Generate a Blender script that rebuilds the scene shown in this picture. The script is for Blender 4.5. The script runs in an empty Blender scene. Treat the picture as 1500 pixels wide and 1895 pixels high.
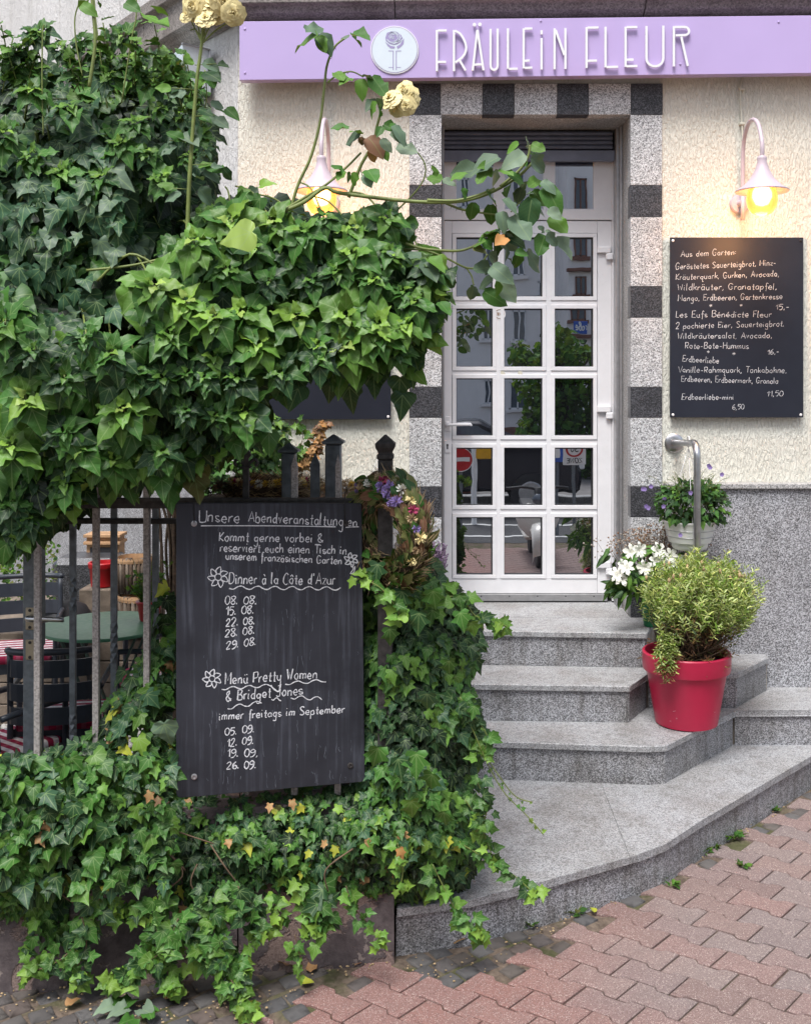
import bpy, bmesh, math, random
import numpy as np
from mathutils import Vector, Matrix, noise
R = math.radians
random.seed(7)
S = bpy.context.scene
COL = S.collection

# ------------------------------------------------------------------ camera, sky, sun, exposure
F = 1955.0                       # focal length in photograph pixels
PX, PY = 820.0, 705.0            # principal point in photograph pixels
EYE = 1.725
cam_d = bpy.data.cameras.new('camera'); cam = bpy.data.objects.new('camera', cam_d); COL.objects.link(cam)
cam.location = (0, -5, EYE); cam.rotation_euler = (R(90), 0, 0)
cam_d.sensor_fit = 'HORIZONTAL'; cam_d.sensor_width = 36; cam_d.lens = F/1500*36
cam_d.shift_x = -(PX-750)/1500; cam_d.shift_y = -(947.5-PY)/1500
cam_d.clip_start = .05; cam_d.clip_end = 500
S.camera = cam
W = bpy.data.worlds.new("World"); S.world = W; W.use_nodes = True
wn = W.node_tree; wn.nodes.clear()
sky = wn.nodes.new('ShaderNodeTexSky'); sky.sky_type = 'NISHITA'; sky.sun_disc = False
SUN_EL, SUN_AZ = 62, 200          # azimuth: 180 = from behind the camera
sky.sun_elevation = R(SUN_EL); sky.sun_rotation = R(SUN_AZ)
sky.air_density = 1.0; sky.dust_density = 3.0; sky.ozone_density = 1.0
bg = wn.nodes.new('ShaderNodeBackground'); bg.inputs['Strength'].default_value = .13
hs = wn.nodes.new('ShaderNodeHueSaturation'); hs.inputs['Saturation'].default_value = .62   # cloud cover: nearly white sky
wo = wn.nodes.new('ShaderNodeOutputWorld')
wn.links.new(sky.outputs[0], hs.inputs['Color']); wn.links.new(hs.outputs[0], bg.inputs[0]); wn.links.new(bg.outputs[0], wo.inputs[0])
sl = bpy.data.lights.new('sun', 'SUN'); sl.energy = 2.3; sl.angle = R(24); sl.color = (1, .992, .985)
so = bpy.data.objects.new('sun', sl); COL.objects.link(so)
az = R(SUN_AZ)
sdir = Vector((math.sin(az)*math.cos(R(SUN_EL)), math.cos(az)*math.cos(R(SUN_EL)), math.sin(R(SUN_EL))))
so.rotation_euler = sdir.to_track_quat('Z', 'Y').to_euler(); so.location = (0, 0, 12)
S.view_settings.view_transform = 'Standard'; S.view_settings.look = 'None'
S.view_settings.gamma = 1; S.view_settings.use_curve_mapping = False
S.view_settings.exposure = 0.74
S.render.engine = 'CYCLES'; S.cycles.use_denoising = True
S.cycles.max_bounces = 6; S.cycles.diffuse_bounces = 3; S.cycles.glossy_bounces = 3; S.cycles.transmission_bounces = 3

# ------------------------------------------------------------------ helpers: where things stand
def P(px, py, d):                # a point seen at (px,py) that stands d metres before the camera
    return Vector(((px-PX)*d/F, -5+d, EYE-(py-PY)*d/F))
def G(px, py, z=0.0):            # a point on the level z
    d = F*(EYE-z)/(py-PY)
    return Vector(((px-PX)*d/F, -5+d, z))
GLASS_Y = .352
def RF(px, py, yo):              # a thing across the street, met by way of the door glass
    d = 5+2*GLASS_Y+yo
    return Vector(((px-PX)*d/F, -yo, EYE-(py-PY)*d/F))
def on_plane(px, py, p0, n):
    r = Vector(((px-PX)/F, 1, -(py-PY)/F)); c = Vector((0, -5, EYE))
    return c + r*((p0-c).dot(n)/r.dot(n))
rnd = random.uniform
WL = {}                          # world position of every root / part
def tag(o, label=None, cat=None, group=None, kind=None):
    if label: o['label'] = label
    if cat: o['category'] = cat
    if group: o['group'] = group
    if kind: o['kind'] = kind
    return o
def thing(name, label, cat, loc=(0, 0, 0), group=None, kind=None):
    o = bpy.data.objects.new(name, None); COL.objects.link(o); o.location = loc; o.empty_display_size = .05
    WL[o.name] = Vector(loc)
    return tag(o, label, cat, group, kind)

class B:
    """collects shapes in world coordinates and links them as one mesh object"""
    def __init__(s): s.bm = bmesh.new(); s.uv = None
    def face(s, pts):
        vs = [s.bm.verts.new(p) for p in pts]
        try: return s.bm.faces.new(vs)
        except ValueError: return None
    def box(s, lo, hi, bev=0, mat=None, seg=1):
        lo, hi = Vector(lo), Vector(hi); c = (lo+hi)/2; d = hi-lo
        r = bmesh.ops.create_cube(s.bm, size=1, matrix=Matrix.Translation(c) @ Matrix.Diagonal((abs(d.x), abs(d.y), abs(d.z), 1)))
        vs = r['verts']
        if bev:
            es = list({e for v in vs for e in v.link_edges})
            r = bmesh.ops.bevel(s.bm, geom=es, offset=bev, segments=seg, affect='EDGES', profile=.5)
            vs = list({v for f in r['faces'] for v in f.verts} | {v for v in vs if v.is_valid})
        if mat is not None: bmesh.ops.transform(s.bm, matrix=mat, verts=vs)
        return s
    def bar(s, a, b, w, t, bev=0, up=(0, 0, 1)):
        """box of section w x t from a to b"""
        a, b = Vector(a), Vector(b); z = (b-a); L = z.length; z = z/L
        upv = Vector(up)
        if abs(z.dot(upv)) > .95: upv = Vector((0, 1, 0))
        x = upv.cross(z).normalized(); y = z.cross(x)
        M = Matrix((x, y, z)).transposed().to_4x4(); M.translation = a
        return s.box((-w/2, -t/2, 0), (w/2, t/2, L), bev, M)
    def tube(s, pts, rad, n=8, cap=True):
        pts = [Vector(p) for p in pts]; m = len(pts)
        if not hasattr(rad, '__len__'): rad = [rad]*m
        rings = []; prev = None
        for i, p in enumerate(pts):
            t = (pts[min(i+1, m-1)]-pts[max(i-1, 0)])
            if t.length < 1e-9: t = Vector((0, 0, 1))
            t.normalize()
            if prev is None:
                a = Vector((0, 0, 1)) if abs(t.z) < .9 else Vector((0, 1, 0))
                x = a.cross(t).normalized()
            else:
                x = prev - t*prev.dot(t)
                if x.length < 1e-6: x = Vector((1, 0, 0))
                x.normalize()
            prev = x; y = t.cross(x)
            rings.append([s.bm.verts.new(p+(x*math.cos(2*math.pi*k/n)+y*math.sin(2*math.pi*k/n))*rad[i]) for k in range(n)])
        for i in range(m-1):
            for k in range(n):
                s.bm.faces.new((rings[i][k], rings[i][(k+1) % n], rings[i+1][(k+1) % n], rings[i+1][k]))
        if cap and n > 2:
            s.bm.faces.new(rings[0][::-1]); s.bm.faces.new(rings[-1])
        return s
    def lathe(s, c, prof, n=32, axis=(0, 0, 1), capb=True, capt=True):
        c = Vector(c); q = Vector((0, 0, 1)).rotation_difference(Vector(axis).normalized())
        rings = []
        for r, z in prof:
            rings.append([s.bm.verts.new(c + q @ Vector((r*math.cos(2*math.pi*k/n), r*math.sin(2*math.pi*k/n), z))) for k in range(n)])
        for i in range(len(prof)-1):
            for k in range(n):
                s.bm.faces.new((rings[i][k], rings[i][(k+1) % n], rings[i+1][(k+1) % n], rings[i+1][k]))
        if capb: s.bm.faces.new(rings[0][::-1])
        if capt: s.bm.faces.new(rings[-1])
        return s
    def prism(s, poly, vec, bev=0):
        """polygon (3D points) pushed along vec"""
        vec = Vector(vec); a = [s.bm.verts.new(Vector(p)) for p in poly]; b = [s.bm.verts.new(Vector(p)+vec) for p in poly]
        n = len(a); fs = [s.bm.faces.new(a[::-1]), s.bm.faces.new(b)]
        for i in range(n): fs.append(s.bm.faces.new((a[i], a[(i+1) % n], b[(i+1) % n], b[i])))
        if bev:
            es = list({e for f in fs for e in f.edges})
            bmesh.ops.bevel(s.bm, geom=es, offset=bev, segments=1, affect='EDGES', profile=.5)
        return s
    def ball(s, c, r, sub=2, sc=(1, 1, 1)):
        bmesh.ops.create_icosphere(s.bm, subdivisions=sub, radius=r, matrix=Matrix.Translation(c) @ Matrix.Diagonal((*sc, 1)))
        return s
    def ribbon(s, pts, w, off=Vector((0, 0, 0)), nrm=Vector((0, -1, 0))):
        """flat stroke along pts"""
        m = len(pts); L = []
        for i, p in enumerate(pts):
            t = pts[min(i+1, m-1)]-pts[max(i-1, 0)]
            if t.length < 1e-9: t = Vector((1, 0, 0))
            sd = t.normalized().cross(nrm).normalized()*w/2*(random.uniform(.62, 1.3) if getattr(s, 'rough', 0) else 1)
            L.append((s.bm.verts.new(p+sd+off), s.bm.verts.new(p-sd+off)))
        for i in range(m-1):
            s.bm.faces.new((L[i][0], L[i][1], L[i+1][1], L[i+1][0]))
        return s
    def make(s, name, mat, parent=None, smooth=False, kind=None, label=None, loc=None, recalc=True):
        me = bpy.data.meshes.new(name)
        if recalc: bmesh.ops.recalc_face_normals(s.bm, faces=s.bm.faces)
        base = WL[parent.name] if parent is not None else Vector(loc or (0, 0, 0))
        if base.length > 0: bmesh.ops.translate(s.bm, vec=-base, verts=s.bm.verts)
        if smooth:
            for f in s.bm.faces: f.smooth = True
            if smooth != 'all':
                for e in s.bm.edges:
                    if len(e.link_faces) == 2 and e.calc_face_angle(0) > R(38): e.smooth = False
        s.bm.to_mesh(me); s.bm.free()
        o = bpy.data.objects.new(name, me); COL.objects.link(o)
        if mat: me.materials.append(mat)
        if parent is not None: o.parent = parent; WL[o.name] = WL[parent.name]
        else: o.location = base; WL[o.name] = base
        return tag(o, label, None, None, kind)

def catmull(pts, k=4):
    out = []; n = len(pts)
    for i in range(n-1):
        p0, p1, p2, p3 = pts[max(i-1, 0)], pts[i], pts[i+1], pts[min(i+2, n-1)]
        for j in range(k):
            t = j/k
            out.append(tuple(.5*((2*b)+(-a+c)*t+(2*a-5*b+4*c-d)*t*t+(-a+3*b-3*c+d)*t**3) for a, b, c, d in zip(p0, p1, p2, p3)))
    out.append(tuple(pts[-1])); return out
def cv(pts, k=4): return [Vector(p) for p in catmull([tuple(p) for p in pts], k)]

# ------------------------------------------------------------------ materials
class M:
    def __init__(s, name, rough=.6, spec=.5, metal=0.0):
        s.m = bpy.data.materials.new(name); s.m.use_nodes = True; s.t = s.m.node_tree
        s.b = s.t.nodes['Principled BSDF']; s.b.inputs['Roughness'].default_value = rough
        s.b.inputs['Specular IOR Level'].default_value = spec; s.b.inputs['Metallic'].default_value = metal
        s.out = s.t.nodes['Material Output']
    def n(s, typ, **kw):
        x = s.t.nodes.new(typ)
        for k, v in kw.items():
            if k.startswith('i_'):
                key = k[2:]
                key = int(key) if key.isdigit() else key.replace('_', ' ')
                x.inputs[key].default_value = v
            else: setattr(x, k, v)
        return x
    def l(s, a, b): s.t.links.new(a, b)
    def co(s, scale=(1, 1, 1), rand=False):
        tc = s.n('ShaderNodeTexCoord'); mp = s.n('ShaderNodeMapping'); mp.inputs['Scale'].default_value = scale
        s.l(tc.outputs['Object'], mp.inputs['Vector'])
        if rand:
            oi = s.n('ShaderNodeObjectInfo'); mu = s.n('ShaderNodeVectorMath', operation='SCALE'); mu.inputs[0].default_value = (37, 91, 53)
            s.l(oi.outputs['Random'], mu.inputs['Scale']); s.l(mu.outputs[0], mp.inputs['Location'])
        return mp.outputs[0]
    def noise(s, co, scale, detail=3, rough=.55, dist=0):
        x = s.n('ShaderNodeTexNoise'); x.inputs['Scale'].default_value = scale; x.inputs['Detail'].default_value = detail
        x.inputs['Roughness'].default_value = rough; x.inputs['Distortion'].default_value = dist; s.l(co, x.inputs['Vector']); return x.outputs[0]
    def ramp(s, fac, stops, mode='LINEAR'):
        x = s.n('ShaderNodeValToRGB'); cr = x.color_ramp; cr.interpolation = mode
        while len(cr.elements) < len(stops): cr.elements.new(.5)
        for e, (p, c) in zip(cr.elements, stops):
            e.position = p; e.color = (c, c, c, 1) if not hasattr(c, '__len__') else (*c, 1)
        s.l(fac, x.inputs[0]); return x.outputs[0]
    def mix(s, fac, a, b, typ='MIX'):
        x = s.n('ShaderNodeMix'); x.data_type = 'RGBA'; x.blend_type = typ
        for v, i in ((fac, 0), (a, 6), (b, 7)):
            if hasattr(v, 'is_linked'): s.l(v, x.inputs[i])
            elif i == 0: x.inputs[0].default_value = v
            else: x.inputs[i].default_value = (*v, 1)
        return x.outputs[2]
    def math(s, op, a, b=None, c=None):
        x = s.n('ShaderNodeMath', operation=op)
        for v, i in ((a, 0), (b, 1), (c, 2)):
            if v is None: continue
            if hasattr(v, 'is_linked'): s.l(v, x.inputs[i])
            else: x.inputs[i].default_value = v
        return x.outputs[0]
    def base(s, c):
        if hasattr(c, 'is_linked'): s.l(c, s.b.inputs['Base Color'])
        else: s.b.inputs['Base Color'].default_value = (*c, 1)
    def bump(s, h, dist=.003, strength=1.0):
        x = s.n('ShaderNodeBump'); x.inputs['Distance'].default_value = dist; x.inputs['Strength'].default_value = strength
        s.l(h, x.inputs['Height']); s.l(x.outputs[0], s.b.inputs['Normal']); return x

def plain(name, c, rough=.5, metal=0, var=.12, scale=18, bump=0, spec=.5, rand=False):
    m = M(name, rough, spec, metal); co = m.co(rand=rand)
    nz = m.noise(co, scale, 4)
    m.base(m.mix(m.ramp(nz, [(.3, 0.), (.7, 1.)]), tuple(x*(1-var) for x in c), tuple(min(1, x*(1+var)) for x in c)))
    r2 = m.noise(co, scale*3.1, 3); m.l(m.math('MULTIPLY_ADD', r2, .25, rough-.12), m.b.inputs['Roughness'])
    if bump: m.bump(m.noise(co, scale*6, 4), bump)
    return m.m

def stucco(name, c, c2, drag=True, dirt=.5, worm=.009):
    m = M(name, .9, .25); co = m.co(); cs = m.co((1, 1, .38))
    a = m.noise(cs, 105, 4, .6, .5)
    v = m.n('ShaderNodeTexVoronoi'); v.inputs['Scale'].default_value = 85; v.feature = 'SMOOTH_F1'; m.l(cs, v.inputs['Vector'])
    g = m.noise(co, 260, 3)
    h = m.math('ADD', m.math('MULTIPLY', m.ramp(a, [(.36, 0), (.55, 1)]), .75), m.math('ADD', m.math('MULTIPLY', v.outputs[0], .5), m.math('MULTIPLY', g, .25)))
    m.bump(h, worm, 1)
    big = m.noise(co, 1.7, 5, .6); st = m.noise(m.co((6, 6, .7)), 2.4, 4, .6)
    col = m.mix(m.ramp(big, [(.3, 0), (.7, 1)]), c, c2)
    col = m.mix(m.math('MULTIPLY', m.ramp(st, [(.52, 0), (.75, 1)]), dirt*.5), col, (c[0]*.72, c[1]*.7, c[2]*.66))
    pit = m.ramp(a, [(.26, 1), (.36, 0)])
    col = m.mix(m.math('MULTIPLY', pit, dirt), col, (c[0]*.5, c[1]*.47, c[2]*.42))
    m.base(col); return m.m

def granite(name, lv, scale=190, tint=(1, 1, 1), rough=.42, bump=.0006, stain=.25, rand=True, dirtc=(.32, .3, .27), streak=0):
    """speckled stone; lv = three grey levels dark, mid, light"""
    m = M(name, rough, .5); co = m.co(rand=rand)
    v = m.n('ShaderNodeTexVoronoi'); v.inputs['Scale'].default_value = scale; m.l(co, v.inputs['Vector'])
    sp = m.n('ShaderNodeSeparateColor'); m.l(v.outputs['Color'], sp.inputs[0])
    nz = m.noise(co, scale*.55, 3, .6)
    f = m.math('ADD', m.math('MULTIPLY', sp.outputs[0], .55), m.math('MULTIPLY', nz, .45))
    t = [tuple(x*k for k in tint) for x in lv]
    col = m.ramp(f, [(.30, t[0]), (.42, t[1]), (.55, t[1]), (.66, t[2])])
    big = m.noise(co, 5, 5, .65)
    col = m.mix(m.math('MULTIPLY', m.ramp(big, [(.45, 0), (.75, 1)]), stain), col, dirtc, 'MULTIPLY')
    if streak:
        s1 = m.ramp(m.noise(m.co((9, 9, 1.2)), 3.2, 5, .65), [(.50, 0), (.68, 1)]); col = m.mix(m.math('MULTIPLY', s1, streak), col, (.45, .42, .38), 'MULTIPLY')
        s2 = m.ramp(m.noise(m.co(), 2.3, 6, .7), [(.48, 0), (.62, 1)]); col = m.mix(m.math('MULTIPLY', s2, streak*.6), col, (.62, .57, .50), 'MULTIPLY')
    m.base(col)
    m.bump(m.noise(co, scale*1.3, 2), bump); return m.m

mt = {}
mt['cream'] = stucco('cream_stucco', (.73, .715, .62), (.80, .795, .71), dirt=.35, worm=.0042)
mt['whitestucco'] = stucco('white_stucco', (.68, .66, .64), (.78, .76, .74), dirt=.9, worm=.005)
mt['glight'] = granite('light_granite', (.15, .44, .73), 250, (.98, 1, 1.02))
mt['gdark'] = granite('dark_granite', (.016, .045, .12), 260, (.95, .98, 1.1), rough=.3)
mt['gdado'] = granite('grey_granite', (.08, .27, .55), 265, (.97, .98, 1.03), stain=.3, streak=.3)
mt['gjamb'] = granite('jamb_granite', (.15, .32, .56), 260, (1, .99, .97), stain=.3)
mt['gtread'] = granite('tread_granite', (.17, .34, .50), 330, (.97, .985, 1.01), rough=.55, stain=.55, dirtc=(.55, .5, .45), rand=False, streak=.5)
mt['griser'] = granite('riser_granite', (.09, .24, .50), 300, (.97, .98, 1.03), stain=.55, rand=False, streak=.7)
mt['joint'] = plain('joint_mortar', (.33, .29, .24), .9, var=.3)
mt['white'] = plain('white_lacquer', (.78, .78, .80), .32, var=.03)
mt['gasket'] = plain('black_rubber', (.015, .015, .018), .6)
mt['steel'] = plain('brushed_steel', (.55, .55, .56), .32, 1, scale=40)
mt['alu'] = plain('worn_aluminium', (.42, .42, .43), .45, .8, scale=30)
mt['anthracite'] = plain('anthracite_paint', (.12, .14, .20), .42, var=.2)
mt['shutterrail'] = plain('grey_blue_paint', (.19, .215, .29), .45)
mt['lilacpaint'] = plain('lilac_sign_paint', (.50, .385, .66), .38, var=.03, scale=3)
mt['lilacedge'] = plain('lilac_line', (.34, .29, .50), .5, var=.02)
mt['lamp'] = plain('mauve_lamp_metal', (.56, .46, .50), .4, var=.06)
mt['letter'] = plain('white_acrylic', (.82, .82, .82), .3, var=.01)
mt['disc'] = plain('pale_disc', (.68, .75, .80), .35, var=.02)
mt['board'] = None
mt['iron'] = plain('weathered_iron', (.055, .05, .048), .62, .35, var=.4, scale=60, bump=.0015)
mt['irongrit'] = plain('gritty_grey_iron', (.36, .33, .31), .85, 0, var=.45, scale=170, bump=.002)
mt['galv'] = plain('galvanised_steel', (.17, .19, .21), .5, .6, var=.3, scale=35, bump=.0004)
mt['brass'] = plain('worn_brass_plate', (.40, .34, .25), .45, .6, var=.25)
mt['redpot'] = plain('crimson_plastic', (.43, .012, .052), .38, var=.08, scale=9)
mt['redpot2'] = plain('red_enamel', (.42, .01, .015), .35, var=.08)
mt['whitepot'] = plain('white_plastic', (.74, .74, .73), .4, var=.05)
mt['greenpot'] = plain('green_plastic', (.005, .14, .05), .4)
mt['soil'] = plain('potting_soil', (.03, .02, .014), .95, var=.5, scale=80, bump=.004)
mt['tabletop'] = plain('green_table_enamel', (.10, .27, .16), .35, var=.06)
mt['greensteel'] = plain('green_steel', (.05, .09, .07), .5)
mt['chair'] = plain('charcoal_chair_enamel', (.035, .042, .055), .42, var=.1)
mt['wood'] = plain('weathered_wood', (.16, .125, .095), .85, var=.45, scale=14, bump=.002)
mt['lightwood'] = plain('pale_wood', (.42, .25, .13), .7, var=.25, scale=12)
mt['bark'] = plain('dark_bark', (.06, .045, .032), .9, var=.4, scale=50, bump=.003)
mt['stemgreen'] = plain('green_cane', (.16, .20, .05), .5, var=.25, scale=30)
mt['stembrown'] = plain('woody_stem', (.13, .085, .05), .8, var=.3, scale=30)
mt['straw'] = plain('straw', (.40, .29, .16), .85, var=.4, scale=60)
mt['drybrown'] = plain('dry_brown_leaf', (.22, .11, .05), .8, var=.4, scale=40)
mt['twig'] = plain('dark_twig', (.09, .06, .04), .9, var=.5, scale=60)
mt['wire'] = plain('dark_wire', (.03, .03, .03), .5, .5)
mt['cable'] = plain('painted_cable', (.66, .63, .52), .6, var=.03)
mt['pebble'] = plain('pale_pebble', (.50, .48, .45), .8, var=.35, scale=6)
mt['asphalt'] = plain('asphalt', (.05, .05, .052), .9, var=.2, scale=30, bump=.002)
mt['roadpaint'] = plain('road_paint', (.6, .6, .58), .8, var=.15)
mt['petalcream'] = plain('cream_petal', (.82, .69, .34), .6, var=.12, scale=25)
mt['petalwhite'] = plain('white_petal', (.80, .80, .72), .6, var=.06, scale=25)
mt['petalpurple'] = plain('purple_petal', (.24, .17, .40), .7, var=.2, scale=40)
mt['petalred'] = plain('crimson_petal', (.36, .04, .11), .7, var=.3, scale=40)
mt['petalyellow'] = plain('yellow_petal', (.70, .48, .06), .7, var=.2, scale=40)
mt['lavender'] = plain('lavender_floret', (.24, .17, .26), .8, var=.3, scale=60)
mt['basket'] = plain('pale_wicker', (.36, .31, .26), .8, var=.3, scale=90)

def board_mat():
    m = M('chalkboard', .55, .4); co = m.co((1, 1, 1))
    st = m.noise(m.co((26, 26, 1.1)), 2.6, 5, .6); sm = m.noise(co, 5, 5, .6)
    f = m.math('MULTIPLY', m.ramp(st, [(.50, 0), (.72, 1)]), m.ramp(sm, [(.35, .1), (.7, 1)]))
    c = m.mix(m.ramp(sm, [(.3, 0), (.7, 1)]), (.016, .018, .024), (.034, .037, .048))
    c = m.mix(m.math('MULTIPLY', f, .42), c, (.20, .22, .27)); m.base(c)
    m.l(m.math('MULTIPLY_ADD', sm, .3, .4), m.b.inputs['Roughness']); return m.m
mt['board'] = board_mat()
def flat_board():
    m = M('menu_slate', .45, .35); sm = m.noise(m.co(), 9, 4)
    m.base(m.mix(sm, (.014, .017, .027), (.024, .028, .042))); return m.m
mt['menu'] = flat_board()
def chalk():
    m = M('chalk', .9, .1); nz = m.noise(m.co(), 380, 3, .7)
    m.base(m.mix(m.ramp(nz, [(.3, 0), (.55, 1)]), (.34, .36, .39), (.76, .77, .79))); return m.m
mt['chalk'] = chalk()
def chalk_faint():
    m = M('washed_chalk', .9, .1); nz = m.noise(m.co((1, 1, .2)), 260, 3, .7)
    m.base(m.mix(m.ramp(nz, [(.35, 0), (.7, 1)]), (.045, .05, .062), (.17, .18, .21))); return m.m
mt['chalkfaint'] = chalk_faint()
def pane():
    m = M('door_glass', .02, .5); d = m.n('ShaderNodeBsdfDiffuse'); d.inputs[0].default_value = (.012, .013, .016, 1)  # dark diffuse base paints in the unlit room behind the glass
    g = m.n('ShaderNodeBsdfGlossy'); g.inputs['Roughness'].default_value = .0; g.inputs[0].default_value = (.92, .95, 1, 1)
    bp = m.n('ShaderNodeBump'); bp.inputs['Distance'].default_value = .0004; bp.inputs['Strength'].default_value = .35
    m.l(m.noise(m.co(rand=True), 5, 2), bp.inputs['Height']); m.l(bp.outputs[0], g.inputs['Normal'])
    x = m.n('ShaderNodeMixShader'); x.inputs[0].default_value = .58
    m.l(d.outputs[0], x.inputs[1]); m.l(g.outputs[0], x.inputs[2]); m.l(x.outputs[0], m.out.inputs[0]); return m.m
mt['pane'] = pane()
def globe():
    m = M('amber_glass_globe', .15, .5); m.base((.74, .33, .11))
    m.b.inputs['Transmission Weight'].default_value = .55; m.b.inputs['Roughness'].default_value = .25
    m.b.inputs['Emission Color'].default_value = (1, .38, .08, 1); m.b.inputs['Emission Strength'].default_value = .5; return m.m
mt['globe'] = globe()
def glow():
    m = M('lit_bulb', .5); m.base((1, .9, .6)); m.b.inputs['Emission Color'].default_value = (1, .72, .35, 1); m.b.inputs['Emission Strength'].default_value = 14; return m.m
mt['bulb'] = glow()
def stripes(name, ax=0, w=70):
    m = M(name, .85, .2); tc = m.n('ShaderNodeTexCoord'); s = m.n('ShaderNodeSeparateXYZ'); m.l(tc.outputs['Object'], s.inputs[0])
    f = m.math('GREATER_THAN', m.math('SINE', m.math('MULTIPLY', s.outputs[ax], w)), 0.05)
    f2 = m.math('GREATER_THAN', m.math('SINE', m.math('MULTIPLY', s.outputs[1-ax], w)), .3)
    c = m.mix(f, (.30, .02, .06), (.70, .68, .68)); c = m.mix(m.math('MULTIPLY', f2, .25), c, (.35, .2, .25)); m.base(c); return m.m
mt['stripe'] = stripes('striped_cushion_cloth', 1, 150)
def brick():
    m = M('paver_concrete', .88, .3); co = m.co(rand=True); oi = m.n('ShaderNodeObjectInfo')
    geo = m.n('ShaderNodeNewGeometry')
    c = m.ramp(oi.outputs['Random'], [(0, (.19, .132, .122)), (.25, (.235, .168, .152)), (.5, (.235, .185, .172)), (.8, (.205, .168, .162)), (1, (.255, .162, .145))])
    # the walkway is redder towards the wall's foot on the left, greyer out on the right
    tx = m.n('ShaderNodeSeparateXYZ'); m.l(geo.outputs['Position'], tx.inputs[0])
    wc = m.n('ShaderNodeMapping'); m.l(geo.outputs['Position'], wc.inputs[0])
    big = m.noise(wc.outputs[0], 1.3, 3)
    k = m.math('ADD', m.math('MULTIPLY', tx.outputs[0], .8), m.math('MULTIPLY_ADD', big, .8, -.45))
    c = m.mix(m.ramp(k, [(0.0, .7), (.6, 0)]), c, (.26, .125, .105))
    v = m.n('ShaderNodeTexVoronoi'); v.inputs['Scale'].default_value = 430; m.l(co, v.inputs['Vector'])
    sp = m.n('ShaderNodeSeparateColor'); m.l(v.outputs['Color'], sp.inputs[0])
    c = m.mix(m.math('MULTIPLY', m.ramp(sp.outputs[0], [(.84, 0), (.9, 1)]), .55), c, (.52, .44, .40))
    c = m.mix(m.math('MULTIPLY', m.ramp(sp.outputs[1], [(.12, 1), (.2, 0)]), .55), c, (.08, .05, .05))
    d = m.noise(wc.outputs[0], 9, 4, .65)
    c = m.mix(m.math('MULTIPLY', m.ramp(d, [(.5, 0), (.75, 1)]), .35), c, (.17, .13, .12)); m.base(c)
    m.bump(m.noise(co, 420, 3, .7), .0016); return m.m
mt['paver'] = brick()
def cobble():
    m = M('cobble_stone', .8, .35); co = m.co(rand=True); oi = m.n('ShaderNodeObjectInfo')
    c = m.ramp(oi.outputs['Random'], [(0, (.11, .112, .12)), (.35, (.17, .168, .17)), (.6, (.16, .13, .11)), (.8, (.11, .115, .125)), (1, (.19, .14, .12))])
    nz = m.noise(co, 55, 4, .7); c = m.mix(m.ramp(nz, [(.35, 0), (.7, .7)]), c, (.17, .15, .13)); m.base(c)
    m.bump(m.noise(co, 90, 4, .7), .004); return m.m
mt['cobble'] = cobble()
def ground():
    m = M('sandy_joint_soil', .95, .2); co = m.co()
    nz = m.noise(co, 40, 5, .7); gr = m.noise(co, 7, 4, .6)
    c = m.mix(m.ramp(nz, [(.3, 0), (.7, 1)]), (.07, .052, .04), (.20, .155, .12))
    c = m.mix(m.math('MULTIPLY', m.ramp(gr, [(.5, 0), (.62, 1)]), .6), c, (.055, .075, .02)); m.base(c)
    m.bump(nz, .006); return m.m
mt['ground'] = ground()
def oldwall():
    m = M('peeling_plinth_render', .85, .35); co = m.co()
    a = m.noise(co, 7.5, 6, .62, .35); b = m.noise(co, 26, 5, .65); g = m.noise(co, 150, 4, .7)
    c = m.mix(m.ramp(b, [(.35, 0), (.65, 1)]), (.075, .06, .062), (.14, .115, .115))
    k = m.ramp(a, [(.53, 0), (.56, 1)]); c = m.mix(k, c, m.mix(m.ramp(g, [(.4, 0), (.6, 1)]), (.17, .12, .105), (.27, .20, .175)))
    k2 = m.ramp(m.noise(co, 13, 6, .66), [(.60, 0), (.615, 1)]); c = m.mix(k2, c, m.mix(b, (.17, .15, .15), (.30, .24, .21)))
    m.base(c); m.bump(m.math('SUBTRACT', m.math('MULTIPLY', g, .4), m.math('ADD', m.math('MULTIPLY', k, .5), m.math('MULTIPLY', k2, .4))), .006); return m.m
mt['oldwall'] = oldwall()
mt['sandstone'] = granite('weathered_sandstone', (.17, .25, .33), 150, (1, .90, .82), rough=.85, stain=.8, dirtc=(.35, .3, .28), rand=False)
mt['whitebox'] = plain('light_box_face', (.62, .70, .74), .3, var=.03)

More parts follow.
